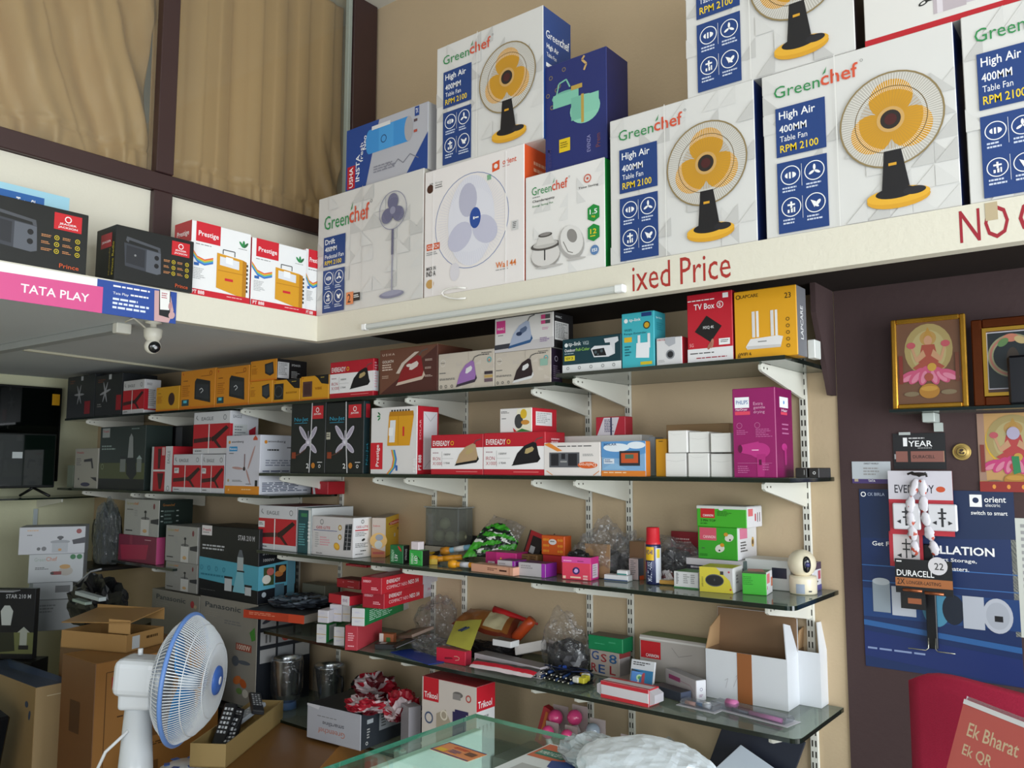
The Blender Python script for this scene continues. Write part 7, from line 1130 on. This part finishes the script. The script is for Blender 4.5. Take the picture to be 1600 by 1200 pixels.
# ---- red chair behind the counter
ch = empty('office_chair', Vector((-.18, -.80, 0)), R_(-8), 'red mesh backed chair at the lower right, behind the counter', 'chair')
rm = mat('a5183c', .75, var=.15, scale=300, bump=.25, bscale=500)
A = at(1393, 1056, 1, -.93); B = at(1375, 1200, 1, -.93)
V = []; Fc = []; nx, nz = 20, 16; wd_, z1_, z0_ = .50, A.z+.004, .62; xl = A.x-ch.location.x
for j in range(nz+1):
    for i in range(nx+1):
        u_, t = i/nx, j/nz; zz_ = z0_+(z1_-z0_)*t; wv = wd_*(1-.10*(t-.3)**2)
        rr2 = .035; cx2 = u_
        x = xl+.25+(u_-.5)*wv; zc_ = zz_-(.03*(abs(u_-.5)*2)**6*(t**8))-.035*u_*t
        V.append((x-.012*(1-t)*0, -.12+.05*(u_-.5)**2*4+.03*math.sin(t*3), zc_))
for j in range(nz):
    for i in range(nx): a = j*(nx+1)+i; Fc.append((a, a+1, a+nx+2, a+nx+1))
o = mesh('backrest', V, Fc, rm, ch, smooth=True); md = o.modifiers.new('t', 'SOLIDIFY'); md.thickness = .025
bm = bmesh.new(); abox(bm, xl+.02, -.08, .43, xl+.48, .36, .50, .03, 3); bmo('seat', bm, rm, ch)
tube('back_support', [(xl+.25, -.06, .66), (xl+.25, .0, .5), (xl+.25, .08, .40)], .02, mat('17171a', .4), ch); tube('gas_lift', [(xl+.25, .14, .43), (xl+.25, .14, .10)], .025, mat('17171a', .3), ch, 14)
for k in range(5): a = k*2*math.pi/5; tube('leg', [(xl+.25, .14, .10), (xl+.25+.22*math.cos(a), .14+.22*math.sin(a), .05)], .018, mat('17171a', .4), ch); c3 = boxo('castor', -.02, -.02, 0, .02, .02, .05, mat('101012', .4), ch, .008); c3.location = (xl+.25+.23*math.cos(a), .14+.23*math.sin(a), .0)
# ================================================================ THINGS ON THE BROWN WALL
YW = -.0065
def wp(px, py, y=YW): return at(px, py, 1, y)
def wall_sheet(name, label, cat, l, t, r, b, L, col, th=.0015, y=None, group=None):
    yy = YW-(y or 0); A = at(l, b, 1, yy-th); B = at(r, t, 1, yy-th); W, H = B.x-A.x, B.z-A.z
    M4 = Matrix.Translation((A.x, yy-th, A.z)) @ MY; return flat(name, label, cat, L, M4, W, H, col, th, group=group)
# small shelf with framed pictures
zs2 = at(1392, 640, 1, -.13).z; xa = at(1390, 640, 1, -.13).x
o = prism('glass_shelf', [(xa, -.13), (.25, -.13), (.25, YW-.001), (xa, YW-.001)], zs2-.008, zs2, shelf_glass(), axis='z'); tag(o, 'small glass shelf on the brown wall under the framed pictures', 'shelf')
boxo('polished_edge', xa-.001, -.1312, zs2-.008, .25, -.1302, zs2-.0002, GE, o)
P = wp(1461, 650); br = tag(boxo('shelf_clip', P.x-.02, -.075, zs2-.035, P.x+.012, YW-.0005, zs2-.0085, mat('b5bdb8', .4), bev=.002), 'pale metal clip holding up the small glass shelf', 'clip'); boxo('clip_tab', P.x+.0, -.03, zs2-.06, P.x+.02, YW-.0007, zs2-.0355, mat('b5bdb8', .4), br)
def frame(label, l, r, t, yb, col, L, bg, wd, inner=None, group='framed pictures on the small glass shelf'):
    A = at(l, 636, 1, yb); B = at(r, 632, 1, yb); W = B.x-A.x; H = row(t, A.x, yb)-zs2-.001
    root = empty('framed_picture', Vector((A.x+W/2, yb, zs2+.001)), 0, label, 'picture', group); root.rotation_euler.x = R_(-3)
    fm = mat(col, .25, metal=.75, var=.2, scale=30)
    for nm_, a in (('frame_side', (-W/2, 0, W/2-W+wd, H)), ('frame_side', (W/2-wd, 0, W/2, H)), ('frame_bottom', (-W/2+wd, 0, W/2-wd, wd)), ('frame_top', (-W/2+wd, H-wd, W/2-wd, H))): boxo(nm_, a[0], -.008, a[1], a[2], .008, a[3], fm, root, .003)
    if inner: 
        for a in ((-W/2+wd, wd, -W/2+wd*1.35, H-wd), (W/2-wd*1.35, wd, W/2-wd, H-wd), (-W/2+wd*1.35, wd, W/2-wd*1.35, wd*1.35), (-W/2+wd*1.35, H-wd*1.35, W/2-wd*1.35, H-wd)): boxo('inner_beading', a[0], -.0085, a[1], a[2], -.001, a[3], mat(inner, .25, metal=.7), root)
    w2, h2 = W-2*wd, H-2*wd; o = boxo('print', -w2/2, .0, wd, w2/2, .004, wd+h2, mat(bg, .4), root); p = Print(w2, h2); p.run(L); p.obj('painting', root, Matrix(((1, 0, 0, -w2/2), (0, 0, -1, -.0002), (0, 1, 0, wd), (0, 0, 0, 1)))); return root
def goddess(dress='9a4a3a', lotus='b8506f'):
    L = [('e', .5, .34, .38, .32, '9c8a58'), ('e', .5, .36, .28, .26, 'a89a6a'), ('e', .5, .20, .13, .09, 'a8844a'), ('p', [.42, .2, .5, .06, .58, .2], 'a8803a'), ('e', .5, .23, .065, .06, 'b88a6a'), ('p', [.40, .28, .60, .28, .66, .50, .34, .50], dress), ('p', [.42, .34, .28, .46, .32, .50, .46, .42], 'b58a68'), ('p', [.58, .34, .72, .46, .68, .50, .54, .42], 'b58a68'),
      ('l', [.30, .45, .24, .30], .03, 'b58a68'), ('l', [.70, .45, .76, .30], .03, 'b58a68'), ('q', .23, .28, .05, .04, 0, 'b05058'), ('q', .77, .28, .05, .04, 0, 'b05058'), ('p', [.25, .56, .4, .48, .6, .48, .75, .56, .6, .64, .4, .64], dress)]
    for x, a in ((.18, 25), (.30, 50), (.42, 75), (.58, 105), (.70, 130), (.82, 155)): L.append(('q', x, .66, .12, .055, a, lotus)); L.append(('q', x, .68, .08, .03, a, 'c87a90'))
    L += [('q', .55, .56, .05, .05, 0, 'b8903a'), ('e', .5, .85, .16, .09, 'a5742c'), ('e', .5, .82, .13, .03, 'b88a3a'), ('e', .22, .88, .12, .03, '7a6a50'), ('e', .80, .87, .12, .03, '7a6a50'), ('r', .03, .4, .09, .75, '7a3028'), ('r', .91, .4, .97, .75, '6a3a28'), ('e', .5, .68, .07, .05, dress)]
    return L
frame('gold framed picture of a seated figure on pink lotus petals', 1396, 1514, 500, -.10, 'b5862e', goddess(), '6a4a36', .014)
frame('wooden framed picture with gold beading at the right edge, dark oval garland inside', 1523, 1650, 500, -.095, '6a3418', [('r', 0, 0, 1, 1, '4a3028'), ('r', .06, .06, .94, .90, 'b5b5c0'), ('r', .08, .075, .92, .885, '1c2428'), ('o', .52, .42, .28, .07, '8a8a6a'), ('o', .52, .42, .28, .03, 'a06a5a'), ('q', .5, .16, .10, .06, 0, 'b5705a'), ('q', .36, .22, .08, .05, 40, '5a7a4a'), ('q', .66, .2, .08, .05, -30, 'b5a070'), ('e', .52, .5, .12, .2, '3a3028')], '4a3028', .026, 'c59a3a')
P = at(1577, 630, 1, -.125); tag(boxo('black_box', P.x, -.129, zs2+.0008, P.x+.09, -.108, at(1577, 556, 1, -.125).z, mat('16161a', .2), bev=.006), 'black upright box standing in front of the right hand framed picture', 'box')
wall_sheet('devotional_print', 'bright yellow and pink devotional print taped to the brown wall', 'print', 1532, 643, 1640, 768, [('e', .5, .36, .40, .32, 'c9a22c'), ('r', 0, .0, .1, .86, '9a7a68'), ('r', .9, 0, 1, .86, '9a7a68')]+goddess('a83a3a', 'b8386f')+[('e', .5, .26, .09, .08, 'a8a0b8'), ('p', [.46, .55, .56, .55, .58, .75, .48, .78], '2a7a4a'), ('r', 0, .87, 1, 1, '8f2a24')]+[('q', x, .935, .028, .02, 90, 'd8903a') for x in (.2, .4, .6, .8)], 'b8905a')
o = wall_sheet('battery_sign', 'black battery sign reading 1 year with copper battery printed on it', 'sign', 1397, 676, 1476, 733, [('b', '1', .20, .12, .08, .24, WH), ('L', .31, .12, .45, .07, 1, 'c5c5c5'), ('b', 'YEAR', .30, .21, .46, .16, WH), ('L', .48, .40, .28, .05, 1, '999'), ('r', .05, .50, .96, .80, '8a5a50'), ('r', .28, .50, .34, .80, '26201f'), ('r', .02, .58, .05, .72, '9a9a9a'), ('b', 'DURACELL', .38, .61, .42, .09, '3a2a28'), ('r', .96, .5, .975, .8, 'b58a70')], '1c1d20', .003)
boxo('clip', .018, .0, 0, .048, .008, .004, mat('b5bab8', .4), o).location = (0, o.dimensions.y if False else .098, .001)
P = wp(1503, 706); o = lathe('medallion', [(0, .006), (.018, .006), (.0205, .0035), (.0225, .006), (.0235, .003), (.0235, 0), (0, 0)], mat('b59a5a', .3, metal=.6), None, 32); o.location = P; o.rotation_euler.x = R_(90); tag(o, 'round gold medallion fixed on the brown wall', 'medallion')
pp = Print(.03, .03); pp.run([('q', .5, .35, .18, .13, 20, '3a2a18'), ('q', .4, .6, .14, .08, -30, '3a2a18'), ('q', .65, .62, .12, .09, 40, '3a2a18'), ('o', .5, .5, .42, .04, '3a2a18')]); pp.obj('relief', o, Matrix.Translation((-.015, -.015, .0063)))
wall_sheet('rate_card', 'small white card with purple strip at the left side of the brown wall', 'card', 1332, 721, 1391, 755, [('b', 'DIRECT WORLD', .32, .06, .38, .07, '333'), ('L', .30, .28, .5, .40, 3, '999'), ('r', 0, .80, 1, 1, '4a3a6f'), ('b', 'TATA', .42, .83, .18, .1, WH), ('r', .06, .8, .16, .92, 'b5a58a')], 'bcc3c8')
wall_sheet('poster', 'large blue water heater installation poster on the brown wall', 'poster', 1353, 768, 1583, 1040,
  [('p', [0, 0, 1, 0, 1, .25, 0, .28], '1a2c50'), ('r', 0, .56, 1, .72, '1f3f74'), ('r', 0, .43, 1, .435, '3a6aa8'), ('r', 0, .52, 1, .525, '3a6aa8'), ('p', [0, .74, 1, .80, 1, .83, 0, .77], '2f5f9a'), ('p', [0, .80, 1, .86, 1, 1, 0, .94], '1e2f68'), ('L', .02, .89, .55, .02, 1, '8a9ac0'), ('o', .03, .03, .012, .005, WH), ('b', 'CK BIRLA', .06, .02, .12, .018, 'aab5cc'), ('r', .735, .02, .81, .085, WH), ('c', .772, .05, .015, '1a2c50'), ('b', 'orient', .825, .03, .13, .03, WH), ('t', 'electric', .83, .065, .09, .018, WH), ('b', 'switch to smart', .74, .105, .22, .022, WH), ('b', 'Get FREE', .08, .295, .20, .025, WH), ('B', 'INSTALLATION', .30, .30, .57, .045, WH), ('b', 'on Smart Storage,', .40, .365, .36, .025, WH), ('b', 'water heaters.', .45, .41, .26, .022, WH),
   ('r', .07, .52, .19, .69, '8f9ba5'), ('e', .13, .52, .06, .02, 'b5bec5'), ('r', .2, .54, .36, .70, 'b9bfc9'), ('e', .49, .64, .09, .10, '4a8aa8'), ('e', .60, .64, .07, .08, '1a2230'), ('r', .66, .56, .79, .73, 'b5bac5'), ('e', .87, .65, .09, .09, 'b5bac5'), ('e', .87, .65, .07, .07, 'a8adb8'), ('r', .85, .65, .90, .68, '1c1d22')], '1b2f5c')
o = wall_sheet('poster_scrap', 'torn white and blue lower edge of the water heater poster', 'paper', 1490, 1026, 1584, 1052, [('p', [0, 0, 1, .1, 1, .5, .5, .3, 0, .35], 'a5a5a8'), ('p', [.3, .15, .6, .0, .7, .2, .95, .2, .9, .4, .5, .35], 'd5d0c8')], '39406e', .001)
# strap rack
A = wp(1442, 850, -.02); B = wp(1466, 1015, -.02)
rk = tag(boxo('hanging_rack', A.x, -.022, B.z, B.x, -.0095, A.z, mat('101014', .35), bev=.002), 'black hanging rack in front of the blue poster with wire hooks at its foot', 'rack')
for s_, x in ((-1, A.x+.004), (1, B.x-.004)): tube('wire_hook', [(x, -.024, B.z+.03), (x, -.03, B.z+.002), (x+s_*.006, -.035, B.z-.003), (x+s_*.05, -.04, B.z-.002)], .0018, mat('a5a59a', .25, metal=.8), rk, 6)
def socket_pack(label, l, t, r, b, L, y, group='socket packs'):
    o = wall_sheet('socket_pack', label, 'blister pack', l, t, r, b, L, 'b8303c', .002, y, group); return o
o2 = socket_pack('red socket pack hanging below the white headed one', 1391, 832, 1441, 884, [('r', .12, .08, .9, .86, 'd5cfcf'), ('r', .49, .2, .53, .75, '2a2a2a'), ('r', .38, .32, .64, .36, '2a2a2a'), ('r', .4, .48, .62, .52, '2a2a2a'), ('p', [.22, .68, .36, .62, .36, .74], '2a2a2a'), ('p', [.8, .68, .66, .62, .66, .74], '2a2a2a')], .024)
W_ = o2.dimensions
o1 = socket_pack('red and white socket pack hanging in front of the blue poster', 1391, 736, 1487, 834, [('r', 0, 0, 1, .45, 'd0cdd5'), ('b', 'EVEREADY', .10, .22, .62, .13, '2c2c36'), ('e', .82, .285, .07, .045, 'c5502c'), ('q', .5, .05, .12, .03, 0, '2a2020')], .030)
for i, xx in enumerate((.012, .104)):
    s_ = boxo('socket', xx, .015, .0003, xx+.072, .088, .014, mat('d8d8dc', .3), o1, .003)
    pp = Print(.072, .073); pp.run([('r', .46, .15, .54, .85, '2a2a2e'), ('r', .35, .3, .65, .36, '2a2a2e'), ('r', .38, .5, .62, .56, '2a2a2e'), ('p', [.15, .7, .3, .62, .3, .78], '2a2a2e'), ('p', [.85, .7, .7, .62, .7, .78], '2a2a2e')]); pp.obj('socket_holes', s_, Matrix.Translation((xx, .015, .0142)))
# strings of sachets
for k, pts in enumerate((((1432, 748), (1424, 775), (1421, 800), (1424, 822), (1428, 845), (1430, 868)), ((1441, 748), (1442, 775), (1444, 800), (1449, 822), (1456, 845), (1463, 868)))):
    root = empty('sachet_string', wp(*pts[0], -.05), 0, ['left string of white sachets hanging over the socket packs', 'right string of white sachets, slanting to the right'][k], 'sachets', 'strings of white sachets')
    for i in range(len(pts)-1):
        a, b = wp(*pts[i], -.052), wp(*pts[i+1], -.052); c = (a+b)/2
        bm = bmesh.new(); bmesh.ops.create_icosphere(bm, subdivisions=3, radius=1)
        for v_ in bm.verts: n_ = noise.noise(v_.co*2.5+Vector((i, k, 0))); v_.co = Vector((v_.co.x*.0115*(1+.5*n_), v_.co.y*.005, max(-.92, min(.92, v_.co.z))*(b-a).length*.54))
        for f in bm.faces: cc = f.calc_center_median(); f.material_index = 1 if noise.noise(cc*70+Vector((i, 0, k))) > .42 else 0
        o = bmo('sachet', bm, [mat('cfccd2', .35), mat('b5503c', .4)], root, True); o.location = c-root.location; o.rotation_euler.y = math.atan2((a-b).x, (a-b).z)
tag(tube('string_knot', [wp(1418, 741, -.05), wp(1425, 738, -.052), wp(1436, 744, -.056), wp(1446, 739, -.052), wp(1448, 745, -.05)], .003, mat('1a1816', .5)), 'black knotted string holding the white sachets', 'string')
o = wall_sheet('battery_pack', 'black battery card with copper batteries and a price bubble of 22', 'batteries', 1400, 878, 1487, 925, [('b', 'DURACELL', .03, .32, .66, .18, WH), ('r', 0, .55, 1, .80, 'a8683c'), ('b', '2X', .03, .58, .14, .17, '2a1a14'), ('b', 'LONGER-LASTING', .20, .63, .60, .10, '2a1a14'), ('c', .76, .15, .26, 'd5d2d5'), ('b', '22', .70, .06, .16, .2, '3a3a3a'), ('L', .03, .05, .1, .08, 1, WH)], '18181b', .003, .058)
for i, (px, py) in enumerate(((1411, 921), (1445, 926))): A = wp(px, py, -.068); B = wp(px+30, py+3, -.068); tube('battery', [A-o.location, B-o.location], .0045, mat('9a5a3a', .3, metal=.7), None, 12)
for b_ in [x for x in bpy.data.objects if x.name.startswith('battery') and x.name.split('.')[0] == 'battery']: b_.location = o.location.copy(); tag(b_, 'copper topped battery on the hanging card, '+('left one' if b_.name == 'battery' else 'right one'), 'battery', 'copper batteries on the hanging card')
wall_sheet('battery_card', 'small black battery card hanging below the larger battery card', 'batteries', 1408, 925, 1445, 950, [('r', .1, .4, .85, .7, '9a5a3a'), ('r', .1, .4, .3, .7, '1a1a1a')], '19191c', .003, .050)
wall_sheet('notice', 'white paper notice cut off at the right edge of the picture', 'paper', 1588, 812, 1660, 995, [('L', .2, .05, .7, .9, 16, '999')], 'c9ccc4')
